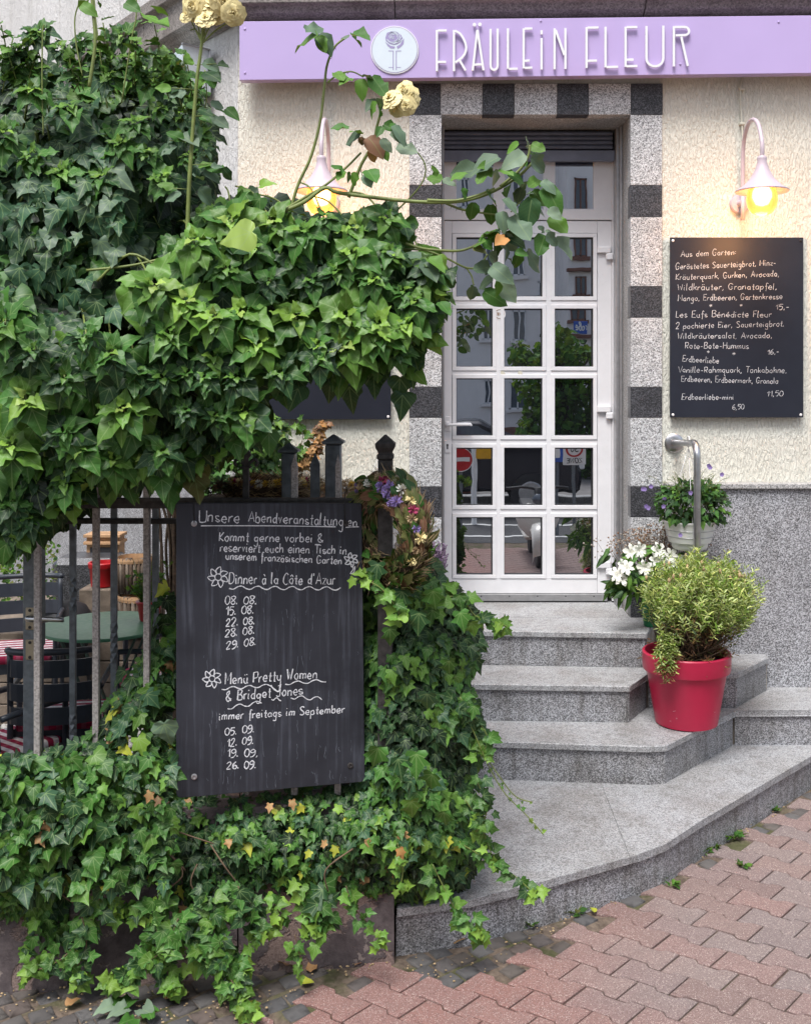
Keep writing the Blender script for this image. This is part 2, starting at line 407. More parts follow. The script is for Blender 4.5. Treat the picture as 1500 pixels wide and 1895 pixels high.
# leaf material: hue comes from the leaf itself, pale veins from its own length/width coordinates
def leafmat(name, veins=True, rough=.36, trans=.12, veincol=(.26, .36, .14), vw=.011, vs=.5):
    m = M(name, rough+.10, .26); at = m.n('ShaderNodeAttribute'); at.attribute_name = 'hue'
    c = at.outputs['Color']
    if veins:
        uv = m.n('ShaderNodeUVMap'); s = m.n('ShaderNodeSeparateXYZ'); m.l(uv.outputs[0], s.inputs[0])
        x = m.math('ABSOLUTE', m.math('SUBTRACT', s.outputs[0], .5)); y = m.math('SUBTRACT', s.outputs[1], .10)
        best = None
        for ang in veins:
            ca, sa = math.cos(R(ang)), math.sin(R(ang))
            d = m.math('ABSOLUTE', m.math('SUBTRACT', m.math('MULTIPLY', x, ca), m.math('MULTIPLY', y, sa)))
            al = m.math('ADD', m.math('MULTIPLY', x, sa), m.math('MULTIPLY', y, ca))
            d = m.math('ADD', d, m.math('MULTIPLY', m.math('LESS_THAN', al, 0), 1))
            d = m.math('ADD', d, m.math('MULTIPLY', m.math('MAXIMUM', al, 0), .010 if ang else .004))
            best = d if best is None else m.math('MINIMUM', best, d)
        k = m.ramp(best, [(0, 1), (vw, .85), (vw*2.2, 0)])
        # side veins
        w = m.math('SINE', m.math('MULTIPLY', m.math('SUBTRACT', y, m.math('MULTIPLY', x, .9)), 52))
        k2 = m.math('MULTIPLY', m.ramp(w, [(.86, 0), (1, 1)]), .28)
        k = m.math('MAXIMUM', k, k2)
        c = m.mix(m.math('MULTIPLY', k, vs), c, m.mix(.45, c, veincol) if False else veincol)
    nz = m.noise(m.co(rand=True), 60, 3); c = m.mix(m.math('MULTIPLY', nz, .35), c, (.01, .02, .008), 'MULTIPLY') if False else c
    m.base(c)
    t = m.n('ShaderNodeBsdfTranslucent'); tc = m.mix(.5, c, (.30, .42, .04)); m.l(tc, t.inputs[0])
    x = m.n('ShaderNodeMixShader'); x.inputs[0].default_value = trans
    m.l(m.b.outputs[0], x.inputs[1]); m.l(t.outputs[0], x.inputs[2]); m.l(x.outputs[0], m.out.inputs[0]); return m.m
mt['ivy'] = leafmat('ivy_leaf', (0, 33, 68), vw=.010)
mt['ivytop'] = leafmat('ivy_shoot_leaf', (0, 38), vw=.010, vs=.45, rough=.33)
mt['roseleaf'] = leafmat('rose_leaf', (0,), rough=.45, vs=.3)
mt['herb'] = leafmat('small_leaf', None, rough=.6, trans=.3)

# ------------------------------------------------------------------ leaves
HALF = {
 'lobed': [(.10, -.01), (.30, -.03), (.40, .10), (.29, .24), (.53, .42), (.27, .53), (.13, .76)],
 'lobed2': [(.08, .0), (.24, -.06), (.34, .06), (.28, .20), (.44, .50), (.20, .56), (.10, .80)],
 'broad': [(.13, -.04), (.30, -.03), (.42, .05), (.47, .18), (.43, .32), (.36, .44), (.27, .58), (.17, .75), (.07, .90)],
 'heart': [(.10, -.04), (.24, -.04), (.35, .03), (.40, .15), (.385, .29), (.32, .46), (.22, .63), (.12, .80), (.05, .92)],
 'shield': [(.12, -.02), (.27, -.01), (.37, .07), (.43, .21), (.40, .33), (.30, .43), (.23, .57), (.15, .74), (.06, .90)],
 'rose': [(.12, .03), (.27, .17), (.33, .38), (.29, .60), (.17, .82)],
 'lance': [(.05, .08), (.09, .3), (.09, .55), (.05, .8)],
}
def leaf_arrays(half, fold, curl, wave, seed):
    rs = random.Random(seed)
    ys = [.08] + [p[1] for p in half] + [1.0]; xs = [0.0] + [p[0]*(1+rs.uniform(-.06, .06)) for p in half] + [0.0]; asym = rs.uniform(-.10, .10)
    # mid line points share the outline's y, pushed to stay ordered
    my = [.05]; 
    for y in ys[1:-1]: my.append(max(my[-1]+.015, min(.97, y*.85+.08)))
    my.append(1.0)
    V = []; UV = []; Fc = []
    def z(x, y, sgn): return fold*abs(x) - curl*y*y + wave*math.sin(y*9+sgn*1.3+seed)*abs(x)
    nrow = len(ys)
    mid = []
    for i in range(nrow): V.append((0, my[i], -curl*my[i]**2)); UV.append((.5, my[i])); mid.append(len(V)-1)
    for sg in (-1, 1):
        hf = []; ed = []
        for i in range(nrow):
            if i == nrow-1 or i == 0: hf.append(mid[i]); ed.append(mid[i]); continue
            hx, hy = xs[i]*.5*sg, (ys[i]+my[i])/2; V.append((hx, hy, z(hx, hy, sg)-.012)); UV.append((.5+hx, hy)); hf.append(len(V)-1)
            ex, ey = xs[i]*sg*(1+sg*asym+rs.uniform(-.07, .07)), ys[i]+rs.uniform(-.012, .012); V.append((ex, ey, z(ex, ey, sg)+wave*.3*math.sin(i*2.4+seed))); UV.append((.5+ex, ey)); ed.append(len(V)-1)
        for a, b in (((mid, ed),) if nrow > 10 else ((mid, hf), (hf, ed))):
            for i in range(nrow-1):
                q = [a[i], a[i+1], b[i+1], b[i]]
                q2 = []
                for k in q:
                    if k not in q2: q2.append(k)
                if len(q2) < 3: continue
                if sg == 1: q2 = q2[::-1]
                Fc.append(q2)
    T = []
    for f in Fc:
        for j in range(1, len(f)-1): T.append((f[0], f[j], f[j+1]))
    return np.array(V, float), np.array(UV, float), np.array(T, int)
SHAPES = {}
for key, hl in HALF.items():
    SHAPES[key] = [leaf_arrays(hl, *p, seed=i*3+1) for i, p in enumerate(((.22, .10, .16), (-.10, .22, .20), (.35, .30, .12), (.05, .05, .28), (.45, .15, .22), (.15, .42, .15)))]
def mesh_from(name, V, UV, T, hue, mat):
    me = bpy.data.meshes.new(name); nt = len(T)
    me.vertices.add(len(V)); me.vertices.foreach_set('co', V.ravel())
    me.loops.add(nt*3); me.loops.foreach_set('vertex_index', T.ravel())
    me.polygons.add(nt); me.polygons.foreach_set('loop_start', np.arange(nt)*3); me.polygons.foreach_set('loop_total', np.full(nt, 3))
    me.polygons.foreach_set('use_smooth', np.ones(nt, bool))
    ul = me.uv_layers.new(name='UVMap'); ul.data.foreach_set('uv', UV[T.ravel()].ravel())
    ca = me.color_attributes.new('hue', 'FLOAT_COLOR', 'POINT')
    h = np.ones((len(V), 4)); h[:, :3] = hue; ca.data.foreach_set('color', h.ravel())
    me.materials.append(mat); me.update(); return me
HUES = {   # leaf colours, old to young; 'deep' lowered further to paint shaded gaps
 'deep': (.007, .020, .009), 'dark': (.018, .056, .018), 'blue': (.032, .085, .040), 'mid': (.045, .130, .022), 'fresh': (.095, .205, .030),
 'lime': (.170, .300, .040), 'pale': (.270, .380, .080), 'yellow': (.380, .400, .045), 'tan': (.36, .20, .09), 'grey': (.10, .155, .10), 'olive': (.14, .15, .05), 'brown': (.20, .10, .06), 'silver': (.16, .22, .15), 'orange': (.42, .20, .07), 'straw': (.56, .60, .20), 'lav': (.50, .58, .26)}
HUE_V = {k: [tuple(c*f for c in v) for f in (.82, 1.0, 1.2)] for k, v in HUES.items()}
_lm = {}
def leaf_mesh(key, v, hue, hv, mat):
    k = (key, v, hue, hv, mat.name)
    if k not in _lm:
        V, UV, T = SHAPES[key][v]; _lm[k] = mesh_from('leaf', V, UV, T, HUE_V[hue][hv], mat)
    return _lm[k]
def leaf(L, key, hue, pos, d, n, size, score=None, wide=1.0):
    """L: list to add to; d base-to-tip, n upper side"""
    d = d.normalized(); x = d.cross(n)
    if x.length < 1e-4: x = d.cross(Vector((.3, .5, .8)))
    x.normalize(); n = x.cross(d)
    if score is None:
        dist = pos.y+5; score = size/max(dist, .5)*(1 if n.y < .2 else .6)
    L.append((key, random.randrange(6), hue, random.randrange(3), pos.copy(), x*wide, d, n, size, score))
def plant_leaves(root, L, mat, many=300, part='leaf', mass='foliage'):
    L = sorted(L, key=lambda r: -r[9]); base = WL[root.name]
    for r in L[:many]:
        o = bpy.data.objects.new(part, leaf_mesh(r[0], r[1], r[2], r[3], mat)); COL.objects.link(o); o.parent = root
        m3 = Matrix((r[5]*r[8], r[6]*r[8], r[7]*r[8])).transposed().to_4x4(); m3.translation = r[4]-base
        o.matrix_local = m3
    rest = L[many:]
    if not rest: return
    Vs, Us, Ts, Hs = [], [], [], []; off = 0
    for r in rest:
        V, UV, T = SHAPES[r[0]][r[1]]
        A = np.array((r[5], r[6], r[7]))*r[8]
        Vs.append(V @ A + np.array(r[4]-base)); Us.append(UV); Ts.append(T+off); off += len(V)
        Hs.append(np.tile(HUE_V[r[2]][r[3]], (len(V), 1)))
    me = mesh_from(mass, np.vstack(Vs), np.vstack(Us), np.vstack(Ts), np.vstack(Hs), mat)
    o = bpy.data.objects.new(mass, me); COL.objects.link(o); o.parent = root; o['kind'] = 'stuff'; return o
def rv(s=1.0): return Vector((rnd(-s, s), rnd(-s, s), rnd(-s, s)))

def in_poly(x, y, p):
    c = False; j = len(p)-1
    for i in range(len(p)):
        if (p[i][1] > y) != (p[j][1] > y) and x < (p[j][0]-p[i][0])*(y-p[i][1])/(p[j][1]-p[i][1])+p[i][0]: c = not c
        j = i
    return c
def edge_info(x, y, p):
    best = 1e9; v = (0, 0)
    for i in range(len(p)):
        ax, ay = p[i]; bx, by = p[(i+1) % len(p)]; dx, dy = bx-ax, by-ay
        t = max(0, min(1, ((x-ax)*dx+(y-ay)*dy)/(dx*dx+dy*dy+1e-9))); qx, qy = ax+t*dx, ay+t*dy
        d = math.hypot(x-qx, y-qy)
        if d < best: best = d; v = (qx-x, qy-y)
    return best, v
def sample(poly, n, seed=0):
    rs = random.Random(seed); xs = [p[0] for p in poly]; ys = [p[1] for p in poly]; out = []
    while len(out) < n:
        x, y = rs.uniform(min(xs), max(xs)), rs.uniform(min(ys), max(ys))
        if in_poly(x, y, poly): out.append((x, y))
    return out
# ================================================================== THE SETTING
def sheet(name, x0, x1, y0, y1, z, mat, **k):
    b = B(); b.face([(x0, y0, z), (x1, y0, z), (x1, y1, z), (x0, y1, z)]); return b.make(name, mat, kind='structure', **k)
sheet('ground', -70, 70, -70, 70, -.014, mt['ground'])
sheet('road', -40, 40, -9.2, -5.6, -.006, mt['asphalt'])
b = B()
for y, w in ((-6.35, .09), (-7.3, .09), (-8.35, .12)): b.face([(-12, y, -.001), (12, y+.5, -.001), (12, y+.5+w, -.001), (-12, y+w, -.001)])
b.make('road_marking', mt['roadpaint'], kind='structure')
b = B(); b.box((-30, -9.42, -.02), (30, -9.2, .10), .01); b.make('kerb', mt['gtread'], kind='structure')
sheet('opposite_pavement', -40, 40, -16, -9.42, .05, plain('grey_paving', (.16, .15, .145), .85, var=.2, scale=3))

# ---- red interlocking pavers
b = B(); b.face([(-6, -5.6, -.0095), (9, -5.6, -.0095), (9, .3, -.0095), (-6, .3, -.0095)])
pav = b.make('pavement', mt['ground'], kind='structure')
U = Vector((.1512, -.0985, 0)); Vv = Vector((.078, .088, 0)); Wv = Vector((0, -.1203, 0))
def wave(t):
    t = t % 1.0
    for a, c, h0, h1 in ((0, .17, 0, 0), (.17, .27, 0, .136), (.27, .72, .136, .136), (.72, .81, .136, 0), (.81, 1.01, 0, 0)):
        if a <= t <= c: return h0+(h1-h0)*(t-a)/(c-a)
ts = [0, .12, .17, .20, .245, .28, .5, .70, .735, .785, .82, .9, 1.0]
ts2 = [0, .12, .26, .30, .345, .38, .55, .69, .73, .78, .82, .9, 1.0]
def paver_mesh():
    gap = .0028
    outl = [U*t + Vv*(wave(t)) for t in ts] + [Vv + U*t + Vv*(wave(t+.447)-.136) for t in reversed(ts2)]
    c = sum(outl, Vector())/len(outl)
    def inset(p, g):
        d = p-c; u = d.dot(U.normalized()); v = d-U.normalized()*u
        L = U.length/2; s1 = (1-g/L); vl = v.length; return c + U.normalized()*u*s1 + (v*(1-g/max(vl, .02)) if vl > 1e-6 else v)
    lo = [inset(p, gap) for p in outl]; hi = [inset(p, gap+.0045) for p in outl]
    bm = bmesh.new()
    v0 = [bm.verts.new((p.x-c.x, p.y-c.y, -.012)) for p in lo]; v1 = [bm.verts.new((p.x-c.x, p.y-c.y, -.0035)) for p in lo]; v2 = [bm.verts.new((p.x-c.x, p.y-c.y, 0)) for p in hi]
    n = len(lo)
    for i in range(n):
        j = (i+1) % n
        bm.faces.new((v0[i], v0[j], v1[j], v1[i])); bm.faces.new((v1[i], v1[j], v2[j], v2[i]))
    bm.faces.new(v2); bmesh.ops.recalc_face_normals(bm, faces=bm.faces)
    me = bpy.data.meshes.new('paver'); bm.to_mesh(me); bm.free(); me.materials.append(mt['paver']); return me, c
pm, pc = paver_mesh()
edge = [(300, 2000), (517, 1880), (600, 1830), (700, 1788), (820, 1822), (893, 1806), (1060, 1716), (1215, 1643), (1400, 1532), (1500, 1466), (1640, 1385), (1900, 1240)]
edge_w = [G(*p) for p in edge]
def right_of_edge(p):
    for a, c in zip(edge_w, edge_w[1:]):
        if a.x <= p.x <= c.x: return p.y < a.y+(c.y-a.y)*(p.x-a.x)/(c.x-a.x)
    return p.x > edge_w[-1].x or (p.x > -1.2 and p.y < edge_w[0].y-.25*(edge_w[0].x-p.x)-.02)
O0 = Vector((.7114-Vv.x, -5+3.3008-Vv.y, 0))
cells = []
for i in range(-22, 30):
    for j in range(-45, 40):
        c = O0 + U*i + Wv*j + pc
        if not (-1.3 < c.x < 3.6 and -5.2 < c.y < .2): continue
        if not right_of_edge(c+Vector((-.008, .010, 0))): continue
        if c.x > 1.9 and c.y > -.45: continue
        cells.append(c)
def in_frame(c): 
    d = c.y+5
    if d < .3: return False
    x, y = PX+c.x*F/d, PY+EYE*F/d
    return -60 < x < 1560 and y < 1990
vis = [c for c in cells if in_frame(c)]; rest = [c for c in cells if not in_frame(c)]
vis.sort(key=lambda c: c.y); rest += vis[300:]; vis = vis[:300]
for c in vis:
    o = bpy.data.objects.new('paver', pm); COL.objects.link(o); o.parent = pav
    o.location = (c.x, c.y, rnd(-.0015, .0015)); o.rotation_euler = (rnd(-.008, .008), rnd(-.008, .008), rnd(-.006, .006))
me0 = [v.co.copy() for v in pm.vertices]; pf = [tuple(p.vertices) for p in pm.polygons]
vv, ff = [], []
for c in rest:
    k = len(vv); vv += [(v.x+c.x, v.y+c.y, v.z) for v in me0]; ff += [tuple(i+k for i in f) for f in pf]
me = bpy.data.meshes.new('far_pavers'); me.from_pydata(vv, [], ff); me.materials.append(mt['paver'])
o = bpy.data.objects.new('outer_pavers', me); COL.objects.link(o); o.parent = pav; o['kind'] = 'stuff'

# ---- little grey setts between the pavers and the steps / plinth
def cobble_mesh(seed):
    rs = random.Random(seed); bm = bmesh.new(); n = 12; s = .5
    ring = []
    for k in range(n):
        a = 2*math.pi*k/n; a += math.pi/12 if k % 3 == 1 else (-math.pi/12 if k % 3 == 2 else 0); r = .49/max(abs(math.cos(a)), abs(math.sin(a)))**.86; r *= rs.uniform(.90, 1.02); ring.append((r*math.cos(a), r*math.sin(a)))
    lv = [(1.0, -.3), (1.0, -.02), (.95, .055), (.80, .09)]
    rows = [[bm.verts.new((x*f, y*f, z*1.0+rs.uniform(-.012, .012))) for x, y in ring] for f, z in lv]
    for a, c in zip(rows, rows[1:]):
        for i in range(n): bm.faces.new((a[i], a[(i+1) % n], c[(i+1) % n], c[i]))
    t = bm.verts.new((0, 0, .1)); 
    for i in range(n): bm.faces.new((rows[-1][i], rows[-1][(i+1) % n], t)).smooth = True
    for f in bm.faces: f.smooth = True
    me = bpy.data.meshes.new('cobble'); bm.to_mesh(me); bm.free(); me.materials.append(mt['cobble']); return me
cm = [cobble_mesh(i) for i in range(5)]
# strip polygon on the ground, pixel corners
strip = [(-40, 1828), (130, 1822), (600, 1786), (735, 1772), (870, 1748), (1010, 1706), (1215, 1648), (1300, 1592), (1390, 1532), (1500, 1462), (1640, 1380), (1640, 1440), (1500, 1530), (1400, 1590), (1215, 1700), (1060, 1780), (893, 1870), (820, 1890), (700, 1860), (600, 1900), (560, 1940), (380, 2000), (-40, 2020)]
sw = [G(*p) for p in strip]; sp2 = [(p.x, p.y) for p in sw]
cs = .070; ang = R(38)
DET = U.x*Vv.y-U.y*Vv.x
ca_, sa_ = math.cos(ang), math.sin(ang); nco = 0
for i in range(-60, 60):
    for j in range(-60, 60):
        x0 = i*cs+(j % 2)*.5*cs; y0 = j*cs
        x = x0*ca_-y0*sa_+.2+rnd(-.006, .006); y = x0*sa_+y0*ca_-1.9+rnd(-.006, .006)
        if not in_poly(x, y, sp2): continue
        if any(abs(x-c.x)+abs(y-c.y) < .25 and abs(((x-c.x)*Vv.y-(y-c.y)*Vv.x)/DET) < .5+.02 and abs((U.x*(y-c.y)-U.y*(x-c.x))/DET) < .5+.02 for c in cells): continue
        if random.random() < .03: continue
        s_ = cs*rnd(.9, 1.03)
        o = bpy.data.objects.new('cobble', random.choice(cm)); COL.objects.link(o); o.parent = pav
        o.location = (x, y, -.0085+rnd(-.003, .0025)); o.scale = (s_, s_*rnd(.88, 1.0), .06); o.rotation_euler = (rnd(-.06, .06), rnd(-.06, .06), ang+rnd(-.12, .12)); nco += 1

# ================================================================== THE CAFE BUILDING
bld = thing('cafe_building', 'cream stuccoed corner building with chequered granite door surround', 'building', (0, .2, 0))
XL = -.972
def fx(px, d=5.0): return (px-PX)*d/F
def fz(py, d=5.0): return EYE-(py-PY)*d/F
b = B()
b.box((XL+.002, 0, -.01), (fx(757), .4, 3.9)); b.box((fx(1224), 0, -.01), (4.2, .4, 3.9)); b.box((fx(757)+.001, .001, fz(155)), (fx(1224)-.001, .4, 3.9))
b.make('wall', mt['cream'], bld)
dlw = Vector((-.625, .781, 0)); nlw = Vector((.781, .625, 0))
c0 = Vector((XL, 0, 0)); b = B()
b.prism([c0, c0+dlw*7, c0+dlw*7+nlw*.3, c0+nlw*.3], (0, 0, 6.2)); b.make('side_wall', mt['whitestucco'], bld)
b = B(); b.box((XL+.2, .12, 3.75), (4.2, .4, 6.2)); b.make('upper_wall', mt['cream'], bld)
# cornice stones, front and side
def cornice(a, bvec, out, name='cornice_stone'):
    prof = [(0, 3.418), (.035, 3.422), (.075, 3.440), (.095, 3.466), (.125, 3.470), (.128, 3.60), (.16, 3.62), (.16, 3.68), (0, 3.74)]
    bb = B(); A = [a+out*o+Vector((0, 0, z)) for o, z in prof]
    bb.prism(A, bvec, .003)
    return bb.make(name, mt['sandstone'], bld)
tilt = .0115
xs = [-1.07, fx(730, 4.9), fx(1195, 4.9), fx(1660, 4.9), 3.2]
for x0, x1 in zip(xs, xs[1:]):
    cornice(Vector((x0+.002, 0, (x0+.97)*tilt)), Vector((x1-x0-.004, 0, (x1-x0)*tilt)), Vector((0, -1, 0)))
no = -nlw
for k in range(6):
    cornice(c0+dlw*(k*.8-(.06 if k == 0 else 0))+Vector((0, 0, -.004)), dlw*(.795+(.06 if k == 0 else 0)), no)
# chequered granite surround
def gblock(x0, x1, y0, y1, m, idx=0):
    bb = B(); bb.box((fx(x0)+.0008, -.012, fz(y1)+.0008), (fx(x1)-.0008, .06, fz(y0)-.0008), .0012); return bb.make('granite_block', mt[m], por)
bb = B(); bb.box((fx(757)+.004, .002, fz(1142)), (fx(817)-.004, .055, fz(157))); bb.box((fx(1165)+.004, .002, fz(1142)), (fx(1224)-.004, .055, fz(157))); bb.box((fx(817)-.003, .002, fz(213)+.004), (fx(1165)+.003, .055, fz(157)))
por = bb.make('door_surround', mt['joint'], bld)
bb = B(); bb.box((fx(757)+.004, .002, fz(1142)), (fx(817)-.004, .055, fz(157))); bb.box((fx(1165)+.004, .002, fz(1142)), (fx(1224)-.004, .055, fz(157))); bb.box((fx(817)-.003, .002, fz(213)+.004), (fx(1165)+.003, .055, fz(157)))
por = bb.make('door_surround', mt['joint'], bld)
rows = [757, 815, 892, 951, 1030, 1088, 1166, 1225]
for i in range(7): gblock(rows[i], rows[i+1], 155, 213, 'glight' if i % 2 else 'gdark')
cols = [213, 343, 402, 530, 588, 716, 773, 900, 957, 1088, 1142.5]
for x0, x1 in ((757, 817), (1165, 1224)):
    for i in range(10): gblock(x0, x1, cols[i], cols[i+1], 'gdark' if i % 2 else 'glight')
bb = B(); xl, xr, zt, zb = fx(817), fx(1165), fz(213), fz(1142)
bb.box((xr+.001, .062, zb), (xr+.06, .5, zt+.05), .001); bb.box((xl-.06, .062, zb), (xl-.001, .5, zt+.05), .001)
bb.box((xl-.001, .0625, zt+.001), (xr+.001, .5, zt+.05)); bb.make('stone_reveal', mt['gjamb'], bld)
bb = B(); bb.box((xr-.012, .20, zb), (xr-.0005, .32, zt), .002); bb.box((xl+.0005, .20, zb), (xl+.012, .32, zt), .002)
bb.box((xr-.026, .235, zb), (xr-.012, .318, zt), .002); bb.make('shutter_guide', mt['alu'], bld)
# dado
for x0, x1 in ((fx(1224)+.01, 1.86), (1.862, 2.75), (2.752, 4.2)):
    bb = B(); bb.box((x0, -.07, 0), (x1, -.001, 1.222), .002); bb.make('dado_slab', mt['gdado'], bld)
for x0, x1 in ((XL-.02, -.62), (-.618, fx(757)-.003)):
    bb = B(); bb.box((x0, -.07, 0), (x1, -.001, 1.222), .002); bb.make('dado_slab', mt['gdado'], bld)
bb = B(); bb.box((fx(1224)+.006, -.088, 1.2225), (4.2, -.001, 1.247), .003); bb.box((XL-.03, -.088, 1.2225), (fx(757)-.001, -.001, 1.247), .003); bb.make('dado_cap', mt['gjamb'], bld)
for k in range(3):
    a = c0+dlw*(.0+k*1.4)+no*.001; bb = B()
    bb.prism([a, a+dlw*1.396, a+dlw*1.396+no*.05, a+no*.05], (0, 0, 1.18)); bb.make('dado_slab', mt['gdado'], bld)
# black panel added to stand for the shade of the room behind
bb = B(); bb.box((xl-.05, .52, zb-.1), (xr+.05, .56, zt+.05)); bb.make('unlit_room_panel', mt['gasket'], bld)

# ---- roller shutter
DD = 5.30
bb = B()
for k in range(4):
    y0, y1 = 244+k*8.3, 244+(k+1)*8.3-.8
    pr = []
    for t in range(7):
        a = math.pi*t/6; z = fz(y1, DD)+(fz(y0, DD)-fz(y1, DD))*t/6
        pr.append(Vector((xl+.004, .285-.007*math.sin(a), z)))
    pr += [Vector((xl+.004, .325, fz(y0, DD))), Vector((xl+.004, .325, fz(y1, DD)))]
    sl_ = B(); sl_.prism(pr, (fx(1144)-xl+.012, 0, 0)); sl_.make('shutter_slat', mt['anthracite'], bld, smooth=True)
bb = B(); bb.box((xl+.004, .279, fz(297, 5.28)), (xr-.026, .318, fz(277.5, 5.28)), .003); bb.make('shutter_bottom_rail', mt['shutterrail'], bld)

# ---- white door with fifteen panes and a transom light above
DP = 5.335                                        # face of the door leaf
def dx(px): return (px-PX)*DP/F
def dz(py): return EYE-(py-PY)*DP/F
yl = DP-5
def dbox(x0, x1, y0, y1, f=0, back=.05, bev=.0012):
    q = B(); q.box((dx(x0), yl-f, dz(y1)), (dx(x1), yl+back, dz(y0)), bev); return q
door = dbox(819, 822, 390, 1098, -.004).make('front_door', mt['white'], bld)
fr = B()
for x0, x1, y0, y1 in ((815.5, 819.6, 297, 1112), (1131.5, 1141, 297, 1112), (819.6, 1131.5, 388, 407.0)): fr.box((dx(x0), yl-.008, dz(y1)), (dx(x1), yl+.06, dz(y0)), .002)
fr.make('door_frame', mt['white'], bld)
fr = B()
for x0, x1, y0, y1 in ((819.8, 844, 280, 387.8), (1098, 1131.3, 280, 387.8), (912, 934, 280, 387.8), (1005, 1027, 280, 387.8), (844.2, 911.8, 386, 387.8), (934.2, 1004.8, 386, 387.8), (1027.2, 1097.8, 386, 387.8)): fr.box((dx(x0), yl, dz(y1)), (dx(x1), yl+.05, dz(y0)), .0015)
fr.make('transom_frame', mt['white'], bld)
XC = [(844, 911), (932.5, 1003), (1026, 1097)]; YR = [(439, 548.5), (571, 678.5), (700, 806), (828.5, 935), (957, 1063.5)]
for x0, x1 in [(844, 912), (934, 1005), (1027, 1098)]:
    q = B(); q.box((dx(x0), GLASS_Y, dz(386)), (dx(x1), GLASS_Y+.006, dz(285))); q.make('transom_pane', mt['pane'], bld)
# leaf structure: outer stiles, rails, kick
dbox(820.3, 836, 408.5, 1098).make('stile', mt['white'], door); dbox(1105, 1131, 408.5, 1098).make('stile', mt['white'], door)
dbox(836.3, 1104.7, 408.5, 431).make('rail', mt['white'], door); dbox(836.3, 1104.7, 1071.5, 1098).make('rail', mt['white'], door)
for a, c in zip(YR, YR[1:]):
    ym0, ym1 = a[1]+6.5, c[0]-6.5; dbox(836.3, 1104.7, ym0, ym1, -.0012).make('glazing_bar', mt['white'], door)
for a, c in zip(XC, XC[1:]):
    xm0, xm1 = a[1]+6.5, c[0]-6.5; dbox(xm0, xm1, 431.3, 1071.2, .0).make('glazing_bar', mt['white'], door)
for (x0, x1) in XC:
    for (y0, y1) in YR:
        q = B(); o_ = 7.2
        for a0, a1, c0_, c1_ in ((x0-o_, x1+o_, y0-o_, y0), (x0-o_, x1+o_, y1, y1+o_), (x0-o_, x0, y0, y1), (x1, x1+o_, y0, y1)):
            q.box((dx(a0), yl-.004, dz(c1_)), (dx(a1), yl+.03, dz(c0_)), .0014)
        q.make('glazing_bead', mt['white'], door)
        q = B(); g = 2.0
        for a0, a1, c0_, c1_ in ((x0, x1, y0, y0+g), (x0, x1, y1-g*.5, y1), (x0, x0+g*.4, y0+g, y1-g*.5), (x1-g*1.1, x1, y0+g, y1-g*.5)):
            q.box((dx(a0), yl+.001, dz(c1_)), (dx(a1), GLASS_Y+.004, dz(c0_)))
        q.make('gasket', mt['gasket'], door)
        q = B(); q.box((dx(x0), GLASS_Y, dz(y1)), (dx(x1), GLASS_Y+.006, dz(y0))); q.make('pane', mt['pane'], door)
q = B(); q.box((dx(820), yl-.006, dz(1112)), (dx(1123), yl+.04, dz(1099)), .001); q.make('kick_plate', mt['alu'], door)
for k in range(6):
    q = B(); q.lathe((dx(838+k*52), yl-.006, dz(1103)), [(.0035, 0), (.003, .0015), (.001, .002)], 10, (0, -1, 0)); q.make('screw', mt['gasket'], door)
for y in (463, 757, 1045):
    q = B(); q.box((dx(1104), yl-.018, dz(y+5.5)), (dx(1129), yl-.001, dz(y-6)), .003); q.make('hinge', mt['white'], door)
    q = B(); q.box((dx(1120), yl-.020, dz(y+18)), (dx(1133), yl-.0085, dz(y+6)), .004); q.make('hinge', mt['white'], door)
q = B(); q.lathe((dx(828), yl-.001, dz(785)), [(.0, 0), (.014, 0), (.014, .008), (.010, .010), (.009, .03), (0, .03)], 16, (0, -1, 0), False, False)
q.tube(cv([(dx(828), yl-.032, dz(786)), (dx(835), yl-.038, dz(785.5)), (dx(868), yl-.036, dz(785)), (dx(870), yl-.034, dz(786))]), .0075, 10)
q.box((dx(822), yl-.006, dz(798)), (dx(834), yl-.0005, dz(770)), .003); q.make('door_handle', mt['white'], door, smooth=True)
q = B(); q.box((dx(822), yl-.006, dz(838)), (dx(833), yl-.0005, dz(815)), .0028); q.make('lock_plate', mt['white'], door)
q = B(); q.lathe((dx(827.5), yl-.006, dz(823.5)), [(.0055, 0), (.005, .001)], 14, (0, -1, 0)); q.box((dx(826.2), yl-.0068, dz(831)), (dx(828.8), yl-.0062, dz(824))); q.make('keyhole', mt['gasket'], door)

# ---- steps of sawn granite
def clip(poly, f):
    """keep the side where f(x,y) >= 0"""
    out = []; n = len(poly)
    for i in range(n):
        a, c = poly[i], poly[(i+1) % n]; fa, fc = f(*a), f(*c)
        if fa >= 0: out.append(a)
        if fa*fc < 0:
            t = fa/(fa-fc); out.append((a[0]+(c[0]-a[0])*t, a[1]+(c[1]-a[1])*t))
    return out
steps = thing('entrance_steps', 'grey granite steps climbing to the white door in a bent flight', 'steps', (.4, -.4, 0))
XW = -.14
LV = [(.607, .451, [(XW, -.0), (XW, -.252), (.9025, -.32), (1.0, -.02), (1.0, -.0)], []),
      (.451, .295, [(XW, 0), (XW, -.548), (.778, -.592), (.896, -.39), (1.285, -.39), (1.5, -.13), (1.5, 0)], []),
      (.295, -.02, [(XW, 0), (XW, -.78), (.80, -.868), (.8766, -.855), (1.266, -.417), (3.2, -.40), (3.2, 0)], [2.1]),
      (.14, -.02, [(XW, 0), (XW, -1.83), (.0826, -1.772), (.3256, -1.65), (.66, -1.46), (.76, -1.385), (.937, -1.184), (1.551, -.541), (2.1, 0)], [])]
TH = .026
